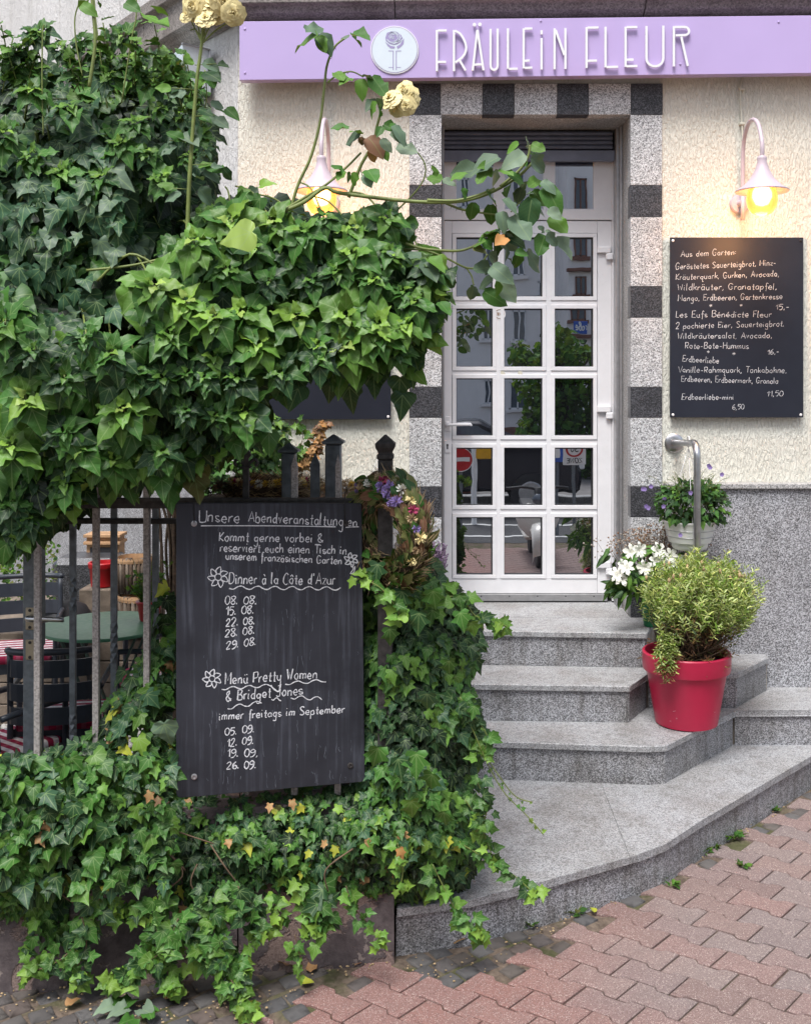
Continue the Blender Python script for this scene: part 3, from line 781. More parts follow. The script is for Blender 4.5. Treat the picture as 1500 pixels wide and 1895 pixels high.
for li, (zt_, zb_, poly, cuts) in enumerate(LV):
    q = B(); ins = [(x, y+.03 if y < -.03 else y) for x, y in poly]; q.prism([Vector((x, y, zb_-.01)) for x, y in ins], (0, 0, zt_-TH-zb_+.008)); q.make('step_core', mt['joint'], steps)
    if li < 3:
        edges = [None]+cuts+[None]
        for a, c in zip(edges, edges[1:]):
            pl = poly
            if a is not None: pl = clip(pl, lambda x, y, a=a: x-a-.001)
            if c is not None: pl = clip(pl, lambda x, y, c=c: c-.001-x)
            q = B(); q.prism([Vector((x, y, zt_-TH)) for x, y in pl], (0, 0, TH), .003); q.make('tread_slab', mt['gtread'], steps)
    else:
        f1 = lambda x, y: (x-.05)*.42-(y+1.15)*.9; pieces = [clip(poly, lambda x, y: f1(x, y)-.0005)]
        up = clip(poly, lambda x, y: -f1(x, y)-.0005)
        pieces += [clip(up, lambda x, y: .86-x+(y+.9)*.5), clip(up, lambda x, y: x-.861-(y+.9)*.5)]
        low = pieces.pop(0); pieces += [clip(low, lambda x, y: .62-x), clip(low, lambda x, y: x-.621)]
        for pl in pieces:
            if len(pl) < 3: continue
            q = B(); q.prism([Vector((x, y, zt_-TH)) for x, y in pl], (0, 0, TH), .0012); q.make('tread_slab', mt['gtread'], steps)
    pts = [Vector((x, y, 0)) for x, y in poly]
    for a, c in zip(pts[1:], pts[2:]):
        if a.y > -.05 and c.y > -.05: continue
        d = (c-a).normalized(); inn = Vector((-d.y, d.x, 0))
        a2, c2 = a+inn*.012, c+inn*.012
        # mitre the ends a little so that neighbouring slabs butt
        q = B(); q.prism([a2+Vector((0, 0, zb_+.0005)), c2+Vector((0, 0, zb_+.0005)), c2+inn*.02-d*.012+Vector((0, 0, zb_+.0005)), a2+inn*.02+d*.012+Vector((0, 0, zb_+.0005))], (0, 0, zt_-TH-zb_-.001), .0012)
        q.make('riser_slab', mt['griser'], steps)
q = B(); q.box((xl+.001, .001, .575), (xr-.001, .5, .607), .0); q.make('threshold_slab', mt['gtread'], steps)

# ---- the low garden wall, in four blocks, and its return beside the steps
gw = thing('garden_wall', 'low dark plinth wall with peeling reddish render under the ivy', 'wall', (-.9, -1.9, 0))
ga, gb = G(0, 1832), G(740, 1773); gdir = (gb-ga).normalized(); gn = Vector((-gdir.y, gdir.x, 0))
ga2 = ga-gdir*1.2; Lw = (Vector((-.150, gb.y, 0))-ga2).length
cut_x = [-5, G(128, 1822).x, G(440, 1798).x, -.146]
tprev = 0
for cx_ in cut_x[1:]:
    t1 = (cx_-ga2.x)/gdir.x; a = ga2+gdir*(tprev+.002); c = ga2+gdir*(t1-.002); tprev = t1
    bow = gn*.0
    q = B(); base = [a-gn*.015, c-gn*.015, c+gn*.25, a+gn*.25]
    for z0, z1, i0, i1 in ((-.02, .30, 0, .012), (.30, .47, .012, .03)):
        lo_ = [a-gn*(.015-i0), c-gn*(.015-i0), c+gn*.25, a+gn*.25]; hi_ = [a-gn*(.015-i1), c-gn*(.015-i1), c+gn*.25, a+gn*.25]
        va = [q.bm.verts.new(p+Vector((0, 0, z0))) for p in lo_]; vb = [q.bm.verts.new(p+Vector((0, 0, z1))) for p in hi_]
        q.bm.faces.new(va[::-1]); q.bm.faces.new(vb)
        for i in range(4): q.bm.faces.new((va[i], va[(i+1) % 4], vb[(i+1) % 4], vb[i]))
    q.make('plinth_block', mt['oldwall'], gw)
q = B(); q.box((-.34, gb.y+.26, -.02), (-.144, -.08, .47), .01); q.make('return_wall', mt['oldwall'], gw)

# ---- garden floor: gravel
b = B(); b.face([(-7, -1.62, .05), (-.34, -1.62, .05), (-.34, 0, .05), (-7, 6, .05)]); b.make('garden_floor', mt['ground'], kind='structure')
def ico(r):
    bm = bmesh.new(); bmesh.ops.create_icosphere(bm, subdivisions=1, radius=1); v = np.array([x.co[:] for x in bm.verts]); f = np.array([[y.index for y in x.verts] for x in bm.faces]); bm.free(); return v, f
iv, if_ = ico(1)
VV, FF = [], []; off = 0; rs = np.random.RandomState(3)
for k in range(5200):
    x, y = rs.uniform(-2.3, -.36), rs.uniform(-1.6, .3)
    s = rs.uniform(.010, .022)*np.array([1, rs.uniform(.6, 1), rs.uniform(.45, .7)]); a = rs.uniform(0, 6.3)
    v = iv*(1+rs.uniform(-.12, .12, (len(iv), 1)))*s; v = np.stack([v[:, 0]*math.cos(a)-v[:, 1]*math.sin(a), v[:, 0]*math.sin(a)+v[:, 1]*math.cos(a), v[:, 2]], 1)
    VV.append(v+np.array([x, y, .056+rs.uniform(0, .012)])); FF.append(if_+off); off += len(iv)
me = bpy.data.meshes.new('garden_gravel'); VV = np.vstack(VV); FF = np.vstack(FF); me.from_pydata(VV.tolist(), [], FF.tolist()); me.materials.append(mt['pebble'])
for p in me.polygons: p.use_smooth = True
o = bpy.data.objects.new('garden_gravel', me); COL.objects.link(o); tag(o, 'loose pale grey pebbles covering the cafe garden behind the railing', 'gravel', kind='stuff')
# ================================================================== WRITING
GL = {
'a':(7,'5b3c1b09173658 5c5766'),'b':(7,'0i06 0a2c4c5a58462607'),'c':(6,'5b3c1b09173657'),'d':(7,'5b3c1b09173658 5i5766'),'e':(7,'09595a4c2c0a08264657'),
'f':(5,'5h4i2h2622 0c4c'),'g':(7,'5b3c1b09173658 5c52402001'),'h':(7,'0i06 092c4c5a56'),'i':(3,'0c0716 0f0g'),'j':(4,'3c3210 3f3g'),'k':(6,'0i06 5c09 2a56'),
'l':(3,'0i0716'),'m':(10,'0c06 0a2c4b46 4a6c8b86'),'n':(7,'0c06 0a2c4c5a56'),'o':(7,'2c0a082646585a4c2c'),'p':(7,'0c00 0a2c4c5a58462607'),'q':(7,'5b3c1b09173658 5c5071'),
'r':(5,'0c06 0a2c4c'),'s':(6,'4b2c0b194857362607'),'t':(5,'2g282646 0c4c'),'u':(7,'0c08264658 5c5766'),'v':(6,'!0c264c'),'w':(9,'0c17264a66778c'),'x':(6,'!0c56 !5c06'),
'y':(7,'0c08264658 5c524020'),'z':(6,'!0c5c0656'),
'A':(9,'!064i86 !2a6a'),'B':(8,'!0i06 0i4i6g4d0c 0c5c79674606'),'C':(8,'7g5i3i0e09365667'),'D':(9,'!0i06 0i4i7f79460 6'.replace('0 6','06')),'E':(7,'!6i0i0666 !0c5c'),
'F':(7,'!6i0i06 !0c5c'),'G':(9,'7g5i2i0e0a265679 !7b4b'),'H':(8,'!0i06 !7i76 !0c7c'),'I':(3,'!1i16'),'J':(7,'5i57361607'),'K':(7,'!0i06 !6i0b66'),'L':(6,'!0i0656'),
'M':(10,'!060i4a8i86'),'N':(9,'!060i767i'),'P':(7,'!0i06 0i5i6f5c0b'),'R':(8,'!0i06 0i5i6f5c0b !2b66'),'S':(8,'6g4i1h0f2d5b68462607'),'T':(8,'!0i8i !4i46'),
'U':(9,'0i082656888i'),'V':(8,'!0i468i'),'W':(10,'!0i264e668i'),'Z':(8,'!0i7i0676'),'O':(9,'4i1g08365 8 7g4i'.replace(' ','')),
'&':(9,'760e1h3i4g3e0a08264679'),'0':(7,'3i0f0936696f3i'),'1':(5,'!1e4i46'),'2':(8,'0f2i5i6f3a06 !0666'),'3':(7,'0h3i6g2c 2c6936 3607'.replace(' 3607','07').replace('2c 2c','2c')),
'5':(7,'!6i1i0d 0d3e6b584616'),'6':(7,'5i1e092646686a3c08'),'8':(7,'3i0g3c6936093c6g3i'),'9':(7,'6f4i1h0e2c5d6g6a3605'),
'.':(3,'!0608'),',':(3,'1704'),':':(4,'0708 0b0c'),'-':(6,'!0a4a'),'*':(6,'!2a2g !0c4e !0e4c'),"'":(3,'0i0f'),' ':(5,'')}
for k, (a, dots) in {'ä':('a','1f1g 4f4g'),'ö':('o','1f1g 4f4g'),'ü':('u','1f1g 4f4g'),'é':('e','2e4g'),'à':('a','4e2g'),'ô':('o','1e3g5e')}.items(): GL[k] = (GL[a][0], GL[a][1]+' '+dots)
GL['ß'] = (7, '060f2i4g2c5a461 6'.replace(' ', ''))
def strokes(text, x0, y0, x1, y1, cap, slant=.08, jit=.32, rs=random):
    """strokes of a written line as 2D pixel points (y down)"""
    tot = sum(GL[c][0]+1.2 for c in text)-1.2; u = cap/12.0; sx = (x1-x0)/(tot*u) if x1 else 1.0
    out = []; cx = 0
    for ch in text:
        adv, g = GL[ch]; jy = rs.uniform(-jit, jit)*1.4; js = rs.uniform(.92, 1.08)
        for st in g.split():
            straight = st[0] == '!'; st = st.lstrip('!')
            pts = [(int(st[i], 36), int(st[i+1], 36)-6) for i in range(0, len(st)-1, 2)]
            pts = [(p[0]+rs.uniform(-jit, jit), p[1]*js+rs.uniform(-jit, jit)) for p in pts]
            if not straight and len(pts) > 2: pts = catmull(pts, 3)
            q = []
            for px_, py_ in pts:
                X = (cx+px_+py_*slant)*u*sx; t = X/max(1, (x1 or x0+1)-x0); q.append((x0+X, y0+(y1-y0)*t-(py_+jy)*u))
            out.append(q)
        cx += adv+1.2
    return out
def write(b, lines, to3, w, nrm, off):
    b.rough = 1
    for ln in lines:
        for s in strokes(*ln): b.ribbon([to3(x, y) for x, y in s], w*rnd(.85, 1.15), off, nrm)
def doodle(b, pts, to3, w, nrm, off): b.ribbon([to3(x, y) for x, y in catmull(pts, 4)], w, off, nrm)
def wavy(x0, y0, x1, y1, amp, n):
    return [(x0+(x1-x0)*t/n, y0+(y1-y0)*t/n+amp*math.sin(t*math.pi*.5+.5)) for t in range(n+1)]
def bloom(cx, cy, r, n=6):
    out = [[(cx+r*.33*math.cos(a*.7), cy+r*.33*math.sin(a*.7)) for a in range(10)]]
    for k in range(n):
        a = 2*math.pi*k/n+.3; o = []
        for t, f in ((-.42, .38), (-.36, .75), (0.12, 1.05), (.3, .72), (.42, .38)): o.append((cx+r*f*math.cos(a+t), cy+r*f*math.sin(a+t)))
        out.append(o)
    return out

# sticker on the door
q = B(); q.lathe((dx(924), yl-.0012, dz(581)), [(.030, -.002), (.030, 0)], 24, (0, -1, 0)); stk = q.make('sticker', mt['letter'], door)
to_d = lambda x, y: Vector((dx(x), yl-.0032, dz(y)))
q = B(); q.ribbon([to_d(924+8.2*math.cos(a/24*2*math.pi), 581+8.2*math.sin(a/24*2*math.pi)) for a in range(25)], .0026)
write(q, [('ZIEHEN', 918, 583.5, 930.5, 583.5, 5.2, 0, .05)], to_d, .0022, Vector((0, -1, 0)), Vector((0, 0, 0))); q.make('sticker_print', mt['drybrown'], door, recalc=False)
for x, y in ((930, 690), (962, 690)):
    q = B(); pts = [Vector((dx(x+5*rnd(.6, 1)*math.cos(a*.7)), yl-.0018, dz(y+6*rnd(.6, 1)*math.sin(a*.7)))) for a in range(9)]; q.face(pts); q.make('tape_residue', mt['cable'], door)

# ================================================================== SHOP SIGN
sign = thing('shop_sign', 'long lilac shop sign with raised white letters over the door', 'shop sign', (fx(960, 4.9), -.05, 3.2))
SD = 4.885
def sgn(px, py, off=0.0): v = P(px, py, SD); v.y -= off; return v
q = B(); q.prism([sgn(443, 39), sgn(1900, 23.5), sgn(1900, 130), sgn(443, 148)], (0, .05, 0), .0022); sb = q.make('sign_board', mt['lilacpaint'], sign)
q = B(); q.prism([sgn(470, 60)+Vector((0, .052, 0)), sgn(1880, 50)+Vector((0, .052, 0)), sgn(1880, 110)+Vector((0, .052, 0)), sgn(470, 130)+Vector((0, .052, 0))], (0, .06, 0)); q.make('mounting_frame', mt['alu'], sign)
for x, y in ((453, 134), (453, 53), (1258, 118), (1440, 40), (1000, 38)):
    q = B(); q.lathe(sgn(x, y, .0), [(.006, 0), (.005, .003), (.002, .004)], 10, (0, -1, 0)); q.make('screw', mt['lilacpaint'], sign)
def letter(strs, w=4.1, extra=None):
    q = B(); wm = w*SD/F; dd = .009
    for k, pts in enumerate(strs):
        pts3 = [sgn(x, y, .008) for x, y in pts]; m = len(pts3)
        Ls, Rs = [], []
        for i, p in enumerate(pts3):
            t = (pts3[min(i+1, m-1)]-pts3[max(i-1, 0)]).normalized(); sd = t.cross(Vector((0, -1, 0))).normalized()
            f = 1.0
            if 0 < i < m-1:
                t1 = (pts3[i]-pts3[i-1]).normalized(); f = 1/max(.6, t1.dot(t))
            Ls.append(p+sd*wm/2*f); Rs.append(p-sd*wm/2*f)
        for i in range(m-1):
            o_ = Vector((0, -k*.0004, 0))
            q.prism([Ls[i]+o_, Rs[i]+o_, Rs[i+1]+o_, Ls[i+1]+o_], (0, -dd, 0))
    for c in (extra or []):
        q.lathe(sgn(c[0], c[1], .008), [(c[2]*SD/F, 0), (c[2]*SD/F, dd)], 16, (0, -1, 0))
    return q.make('letter', mt['letter'], sign)
def arc(cx, cy, rx, ry, a0, a1, n=10): return [(cx+rx*math.cos(R(a0+(a1-a0)*i/n)), cy+ry*math.sin(R(a0+(a1-a0)*i/n))) for i in range(n+1)]
letter([[(808, 133), (808, 57)], [(810.2, 58), (826, 58)], [(810.2, 116), (825, 116)]])
letter([[(839.5, 133), (839.5, 57)], catmull([(841.5, 58.5), (852, 65), (860.5, 81), (861.5, 95), (855, 107), (842, 117)], 4), [(850, 113), (861, 131.5)]])
letter([[(874, 132), (882.5, 57)], [(894, 131.5), (882.8, 57)], [(877, 121), (891, 120.5)]], extra=[(877.3, 47, 3.3), (887.3, 46.6, 3.3)])
letter([[(907, 55), (907, 121)] + arc(913.5, 122, 6.5, 8.5, 180, 0)[1:] + [(920, 54.5)]])
letter([[(939, 54), (939, 128.5)], [(941, 128.8), (957, 128.5)]])
letter([[(968, 54), (968, 128)], [(970, 54.6), (984, 54.3)], [(970, 127), (984, 126.5)], [(970, 114), (979, 113.5)]])
letter([[(1001, 57.5), (1001, 65)], [(1001, 72), (1001, 130)]])
letter([[(1025, 129.5), (1025, 54)], [(1027, 57), (1043, 103)], [(1045, 129), (1045, 53.5)]])
letter([[(1084, 127), (1084, 51.8)], [(1086, 52.8), (1106, 52.4)], [(1086, 114), (1103, 113.6)]])
letter([[(1119, 51), (1119, 125.8)], [(1121, 125.5), (1142, 125)]])
letter([[(1156, 51), (1156, 125)], [(1158, 52), (1177.5, 51.6)], [(1158, 124), (1177.5, 123.5)], [(1158, 112), (1170.5, 111.7)]])
letter([[(1194.5, 49.7), (1194.5, 108)] + arc(1210, 109, 15.5, 15, 180, 0, 14)[1:] + [(1225.5, 49)]])
letter([[(1245, 124), (1245, 50)], [(1247, 51.6), (1260, 51.4)] + arc(1265, 59, 8, 7.4, -90, 90, 8) + [(1248, 67)], [(1258.5, 69.5), (1270.5, 123.5)]])
# emblem: white disc, thin ring and a rose on a stem made of two letters
cxe, cye = 730, 92.5
q = B(); q.lathe(sgn(cxe, cye, 0), [(44.5*SD/F, .0005), (44.5*SD/F, .005)], 56, (0, -1, 0)); q.make('emblem_rim', mt['letter'], sign)
q = B(); q.lathe(sgn(cxe, cye, .0052), [(41.2*SD/F, 0), (41.2*SD/F, .0012)], 56, (0, -1, 0)); q.make('emblem_disc', mt['disc'], sign)
te = lambda x, y: sgn(x, y, .0072)
q = B()
for rr in (42.3,): q.ribbon([te(cxe+rr*math.cos(a/56*2*math.pi), cye+rr*math.sin(a/56*2*math.pi)) for a in range(57)], .0022)
for xx, s_ in ((727.5, -1), (733.0, 1)):
    q.ribbon([te(xx, 94), te(xx, 130)], .0042); q.ribbon([te(xx+s_*1, 94.5), te(xx+s_*9, 94.5)], .0032); q.ribbon([te(xx+s_*.5, 125), te(xx+s_*8.5, 125)], .0026)
# rose in purple with the petal edges left white
rose = [(712.5, 70), (716, 60), (722, 58.5), (729, 58), (734, 60), (741, 64), (745, 70), (747, 73), (744, 84), (738, 90), (733, 90), (722, 90), (716, 82)]
q.face([te(x, y) for x, y in [(713, 70), (716, 61), (723, 58.5), (729, 58.5), (736, 60.5), (742, 65), (745, 71), (741, 78), (735, 82), (728, 83.5), (720, 81), (714, 76)]])
q.face([te(x, y) for x, y in [(712.5, 77), (718, 82), (724, 85.5), (731, 86.5), (729.5, 90.2), (722, 89.5), (717, 85)]])
q.face([te(x, y) for x, y in [(747.5, 71), (746.5, 82), (741, 87.5), (736, 91), (733.5, 86.5), (740, 82.5), (744, 76)]])
q.make('emblem_print', mt['lilacedge'], sign, recalc=False)
q = B(); te2 = lambda x, y: sgn(x, y, .0082)
for k in range(5):
    r_ = 1.8+k*2.7; q.ribbon([te2(727.5+r_*math.cos(R(a+k*70))*1.0, 68+r_*.85*math.sin(R(a+k*70))) for a in range(0, 250, 18)], .0021)
for a0, b0, c0_, d0 in (((716, 74), (722, 79), (730, 80), (738, 75)), ((719, 63), (724, 60), (731, 61), (735, 65)), ((729, 78), (737, 76), (741, 71), (743, 68)), ((727, 82), (735, 79), (741, 76), (744, 73))):
    q.ribbon([te2(x, y) for x, y in catmull([a0, b0, c0_, d0], 4)], .0022)
q.make('emblem_lines', mt['disc'], sign, recalc=False)

# ================================================================== WALL LAMPS
def lamp(x, label, name='wall_lamp'):
    t = thing(name, label, 'wall lamp', (x, 0, 2.56), group='gooseneck lamps on the facade')
    y1 = -.36; zs = 2.70
    q = B(); q.lathe((x, -.001, 2.561), [(.046, 0), (.046, .010), (.040, .018), (.018, .022), (.012, .06)], 28, (0, -1, 0)); q.make('wall_plate', mt['lamp'], t, smooth=True)
    q = B(); q.tube([(x, -.02, 2.561), (x, -.062, 2.561)], .009, 10)
    q.tube([(x, -.062, 2.48), (x, -.062, 2.60)], .0105, 12)
    q.tube(cv([(x, -.062, 2.59), (x, -.062, 2.76), (x, -.085, 2.85), (x, -.15, 2.905), (x, -.235, 2.905), (x, -.31, 2.86), (x, y1, 2.77), (x, y1, zs)], 6), .0095, 12); q.make('gooseneck', mt['lamp'], t, smooth='all')
    q = B(); q.lathe((x, y1, 0), [(.014, 2.715), (.021, 2.708), (.021, 2.70), (.020, 2.69), (.030, 2.655), (.052, 2.615), (.085, 2.58), (.112, 2.565), (.116, 2.560), (.114, 2.556), (.085, 2.573), (.048, 2.607), (.020, 2.64)], 40, capb=False, capt=False); q.make('shade', mt['lamp'], t, smooth='all')
    q = B(); q.lathe((x, y1, 0), [(.054, 2.585), (.0655, 2.545), (.068, 2.52), (.062, 2.49), (.045, 2.465), (.022, 2.453), (.0, 2.45)], 32, capb=False, capt=False); q.make('glass_globe', mt['globe'], t, smooth='all')
    q = B(); q.lathe((x, y1, 0), [(.008, 2.60), (.014, 2.585), (.026, 2.55), (.027, 2.53), (.018, 2.508), (.0, 2.50)], 20, capb=True, capt=False); q.make('bulb', mt['bulb'], t, smooth='all')
    l_ = bpy.data.lights.new('lamp_light', 'POINT'); l_.energy = 4.5; l_.color = (1, .46, .15); l_.shadow_soft_size = .07
    lo = bpy.data.objects.new('lamp_light', l_); COL.objects.link(lo); lo.parent = t; lo.location = (0, y1+.02, 2.40-2.56)
    return t
lamp(1.399, 'lit mauve gooseneck wall lamp above the written menu board on the right')
lamp(-.535, 'lit mauve gooseneck wall lamp half sunk behind the ivy on the left')
cb = thing('lamp_cable', 'thin painted cable running down the stucco to the right lamp', 'cable', (1.41, 0, 2.9))
q = B(); q.tube(cv([(fx(1374, 4.99), -.012, fz(140, 4.99)), (fx(1369, 4.99), -.012, fz(170, 4.99)), (fx(1372, 4.99), -.012, fz(230, 4.99)), (fx(1375, 4.99), -.012, fz(290, 4.99)), (fx(1375, 4.99), -.012, fz(375, 4.99))]), .0042, 8); q.make('cord', mt['cable'], cb, smooth='all')
for y in (165, 229): q = B(); q.box((fx(1366), -.02, fz(y+3)), (fx(1376), -.001, fz(y-2)), .002); q.make('clip', mt['cable'], cb)

# ================================================================== MENU BOARDS ON THE FACADE
def menu(x0, x1, y0, y1, label, text):
    d = 4.965; t = thing('menu_board', label, 'menu board', (fx((x0+x1)/2, d), -.03, fz((y0+y1)/2, d)), group='dark menu boards beside the door')
    q = B(); q.box((fx(x0, d), -.035, fz(y1, d)), (fx(x1, d), -.023, fz(y0, d)), .001); q.make('panel', mt['menu'], t)
    for x in (x0+5, x1-5):
        for y in (y0+6, y1-5):
            q = B(); q.lathe((fx(x, d), -.0352, fz(y, d)), [(.0065, 0), (.0065, .002), (.004, .004)], 14, (0, -1, 0)); q.make('screw', mt['letter'] if (x, y) != (x1-5, y0+6) else mt['gasket'], t)
            q = B(); q.lathe((fx(x, d), -.022, fz(y, d)), [(.008, 0), (.008, -.022)], 10, (0, -1, 0)); q.make('spacer', mt['alu'], t)
    if text:
        to = lambda X, Y: Vector((fx(1220+X/4.986, d), -.0362, fz(420+Y/4.986, d))); q = B()
        write(q, text, to, .0022, Vector((0, -1, 0)), Vector((0, 0, 0))); q.make('lettering', mt['chalk'], t, recalc=False)
T = [("Aus dem Garten:", 195, 275, 715, 252, 54), ("Geröstetes Sauerteigbrot, Minz-", 148, 390, 1075, 352, 54), ("Kräuterquark, Gurken, Avocado,", 150, 487, 1105, 452, 52),
     ("Wildkräuter, Granatapfel,", 165, 582, 1085, 572, 58), ("Mango, Erdbeeren, Gartenkresse", 170, 682, 1135, 662, 54), ("*", 455, 752, 490, 752, 50), ("*", 735, 750, 770, 750, 50), ("15,-", 1065, 764, 1200, 755, 46),
     ("Les Eufs Bénédicte Fleur", 150, 832, 1035, 830, 58), ("2 pochierte Eier, Sauerteigbrot.", 148, 938, 1155, 915, 54), ("Wildkräutersalat, Avocado,", 165, 1030, 1040, 1022, 54), ("Rote-Bete-Hummus", 235, 1120, 825, 1120, 56),
     ("*", 432, 1182, 468, 1182, 50), ("*", 668, 1200, 704, 1200, 50), ("16,-", 990, 1178, 1105, 1170, 46), ("Erdbeerliebe", 212, 1240, 550, 1258, 54), ("Vanille-Rahmquark, Tonkabohne,", 170, 1340, 1175, 1345, 54),
     ("Erdbeeren, Erdbeermark, Granola", 200, 1425, 1095, 1445, 54), ("11,50", 985, 1562, 1140, 1560, 50), ("Erdbeerliebe-mini", 205, 1592, 685, 1592, 50), ("6,50", 670, 1684, 780, 1680, 46)]
menu(1239.5, 1486, 439, 772.5, 'slate menu board closely handwritten in white, right of the door', T)
menu(478, 723, 441, 776, 'blank dark menu board mostly covered by hanging ivy', None)

# ================================================================== CHALKBOARD ON THE RAILING
DL, DR = 2.99, 3.125
c4 = [P(326, 931, DL), P(669, 932, DR), P(675, 1447, DR+.004), P(326, 1478, DL)]
cbt = thing('chalkboard', 'big worn chalkboard with evening dates wired onto the iron railing', 'chalkboard', tuple((c4[2]+c4[3])/2))
nb = (c4[1]-c4[0]).cross(c4[3]-c4[0]).normalized()
if nb.y > 0: nb = -nb
c4[2] = on_plane(675, 1447, c4[0], nb)
def rounded(c, r=.012):
    out = []
    for i in range(4):
        p = c[i]; a = (c[i-1]-p).normalized(); e = (c[(i+1) % 4]-p).normalized()
        rr = r if i >= 2 else .002
        for k in range(4): t = k/3; out.append(p+a*rr*(1-t)**1.5+e*rr*t**1.5)
    return out
q = B(); q.prism(rounded(c4), -nb*.014, .0012); q.make('panel', mt['board'], cbt)
tb = lambda X, Y: on_plane(320+X/3.324, 920+Y/3.324, c4[0], nb); off = nb*.0012
T = [("Unsere", 160, 152, 415, 155, 72), ("Abendveranstaltung", 465, 152, 1050, 176, 68), ("en", 1075, 176, 1135, 180, 56), ("Kommt gerne vorbei &", 285, 270, 930, 277, 58), ("reserviert euch einen Tisch in", 290, 332, 1070, 350, 56),
     ("unserem französischen Garten", 325, 382, 1040, 412, 50), ("Dinner à la Côte d'Azur", 345, 532, 1000, 537, 68),
     ("08. 08.", 320, 660, 520, 658, 50), ("15. 08.", 322, 727, 502, 715, 50), ("22. 08.", 325, 797, 507, 780, 48), ("28. 08.", 320, 862, 507, 838, 48), ("29. 08.", 327, 937, 515, 908, 48),
     ("Menü Pretty Women", 320, 1150, 890, 1112, 66), ("& Bridget Jones", 328, 1255, 800, 1213, 62), ("immer freitags im September", 285, 1370, 1058, 1325, 50),
     ("05. 09.", 320, 1467, 505, 1445, 44), ("12. 09.", 330, 1538, 500, 1515, 44), ("19. 09,", 330, 1598, 525, 1595, 46), ("26. 09.", 330, 1673, 515, 1668, 46)]
q = B(); write(q, T, tb, .0028, nb, off)
doodle(q, [(172, 176), (600, 176), (1000, 182)], tb, .0030, nb, off); doodle(q, [(1062, 186), (1100, 183), (1142, 182)], tb, .0030, nb, off)
doodle(q, wavy(345, 556, 1030, 562, 11, 26), tb, .0030, nb, off); doodle(q, wavy(300, 1178, 600, 1158, 9, 12), tb, .0029, nb, off)
doodle(q, [(600, 1158), (620, 1180), (650, 1195), (662, 1150)], tb, .0042, nb, off); doodle(q, wavy(690, 1146, 940, 1128, 10, 9), tb, .0029, nb, off)
doodle(q, wavy(335, 1296, 545, 1262, 12, 8), tb, .0029, nb, off); doodle(q, wavy(605, 1240, 665, 1245, 9, 5), tb, .0029, nb, off); doodle(q, wavy(725, 1230, 915, 1240, 12, 8), tb, .0029, nb, off)
for f in ((278, 492, 62, 7), (240, 1117, 56, 7)):
    for s in bloom(*f): doodle(q, s, tb, .0027, nb, off)
for s in bloom(1095, 385, 42, 6): doodle(q, s, tb, .0034, nb, off)
doodle(q, [(1100, 410), (1108, 440), (1090, 470), (1112, 460), (1118, 425)], tb, .003, nb, off)
q.make('lettering', mt['chalk'], cbt, recalc=False)
q = B()
for k in range(130):
    x = rnd(180, 1140); y = random.choice([180, 290, 350, 420, 560, 700, 950, 1180, 1290, 1390, 1500, 1690])+rnd(-20, 40); L_ = rnd(15, 110)*(1.6 if y > 900 and 420 < x < 560 else 1); xx = x; pts = []
    for i in range(6): pts.append((xx, y+L_*i/5)); xx += rnd(-5, 5)
    q.ribbon([tb(a, c) for a, c in pts], rnd(.0006, .0018), nb*.0008, nb)
q.make('washed_chalk_runs', mt['chalkfaint'], cbt, recalc=False, kind='stuff')
for (x, y) in ((130, 162), (130, 1720), (1090, 1650), (1062, 160)):
    q = B(); q.lathe(tb(x, y), [(.0085, 0), (.0085, .003), (.005, .004), (.0045, .001)], 14, tuple(nb)); q.make('eyelet', mt['alu'] if x < 1000 else mt['iron'], cbt)
for x in (130, 1055):
    q = B(); a = tb(x, 155)+nb*.004; top = tb(x, 2)+nb*.002; q.tube([a, (a+top)/2+nb*.002, top, top+Vector((0, .05, .028)), top+Vector((0, .09, .0))], .0014, 6); q.make('wire', mt['wire'], cbt, smooth='all')

# ================================================================== IRON RAILING
DF_ = 3.16
rail = thing('iron_fence', 'weathered iron railing with spear bars on the low ivy covered wall', 'fence', (fx(350, DF_), -5+DF_, .45))
def fp(px, py, d=DF_): return P(px, py, d)
q = B(); q.bar(fp(-330, 931), fp(700, 931), .011*2, .030, .002, up=(0, 0, 1)); q.bar(fp(-330, 924), fp(700, 924), .03, .008, .001); q.make('top_rail', mt['iron'], rail)
def bar(px, ytop, ybot, m='irongrit', w=.019, d=DF_, par=None, spear=False, name='bar'):
    q = B(); a, c = fp(px, ybot, d), fp(px, ytop, d); c.x = a.x
    q.box((a.x-w/2, a.y-w/2, a.z), (a.x+w/2, a.y+w/2, c.z), .0015)
    if spear:
        h = .035; vs = [q.bm.verts.new(p) for p in ((a.x-w/2, a.y-w/2, c.z), (a.x+w/2, a.y-w/2, c.z), (a.x+w/2, a.y+w/2, c.z), (a.x-w/2, a.y+w/2, c.z), (a.x, a.y, c.z+h))]
        for i in range(4): q.bm.faces.new((vs[i], vs[(i+1) % 4], vs[4]))
    return q.make(name, mt[m], par or rail)
for px in (-296, -204, -112, -22, 70, 178, 272): bar(px, 932, 1470, w=.0185 if px > 0 else .018)
for px in (-296, -204, -112, -22, 70, 178, 272, 363): bar(px, 872, 921, spear=True)
for px in (363, 455, 545, 625): bar(px, 945, 1470)
bar(545, 862, 921, spear=True); bar(625, 862, 921, spear=True, w=.014)
q = B(); a = fp(455, 921); zt2 = fz(838, DF_)
q.box((a.x-.009, a.y-.009, a.z), (a.x+.009, a.y+.009, fz(866, DF_)), .001)
for sg in (-1, 1): q.tube(cv([(a.x, a.y, fz(868, DF_)), (a.x+sg*.012, a.y, fz(856, DF_)), (a.x+sg*.026, a.y, fz(850, DF_)), (a.x+sg*.034, a.y, fz(857, DF_)), (a.x+sg*.028, a.y, fz(862, DF_))]), [.005]*16+[.006], 8)
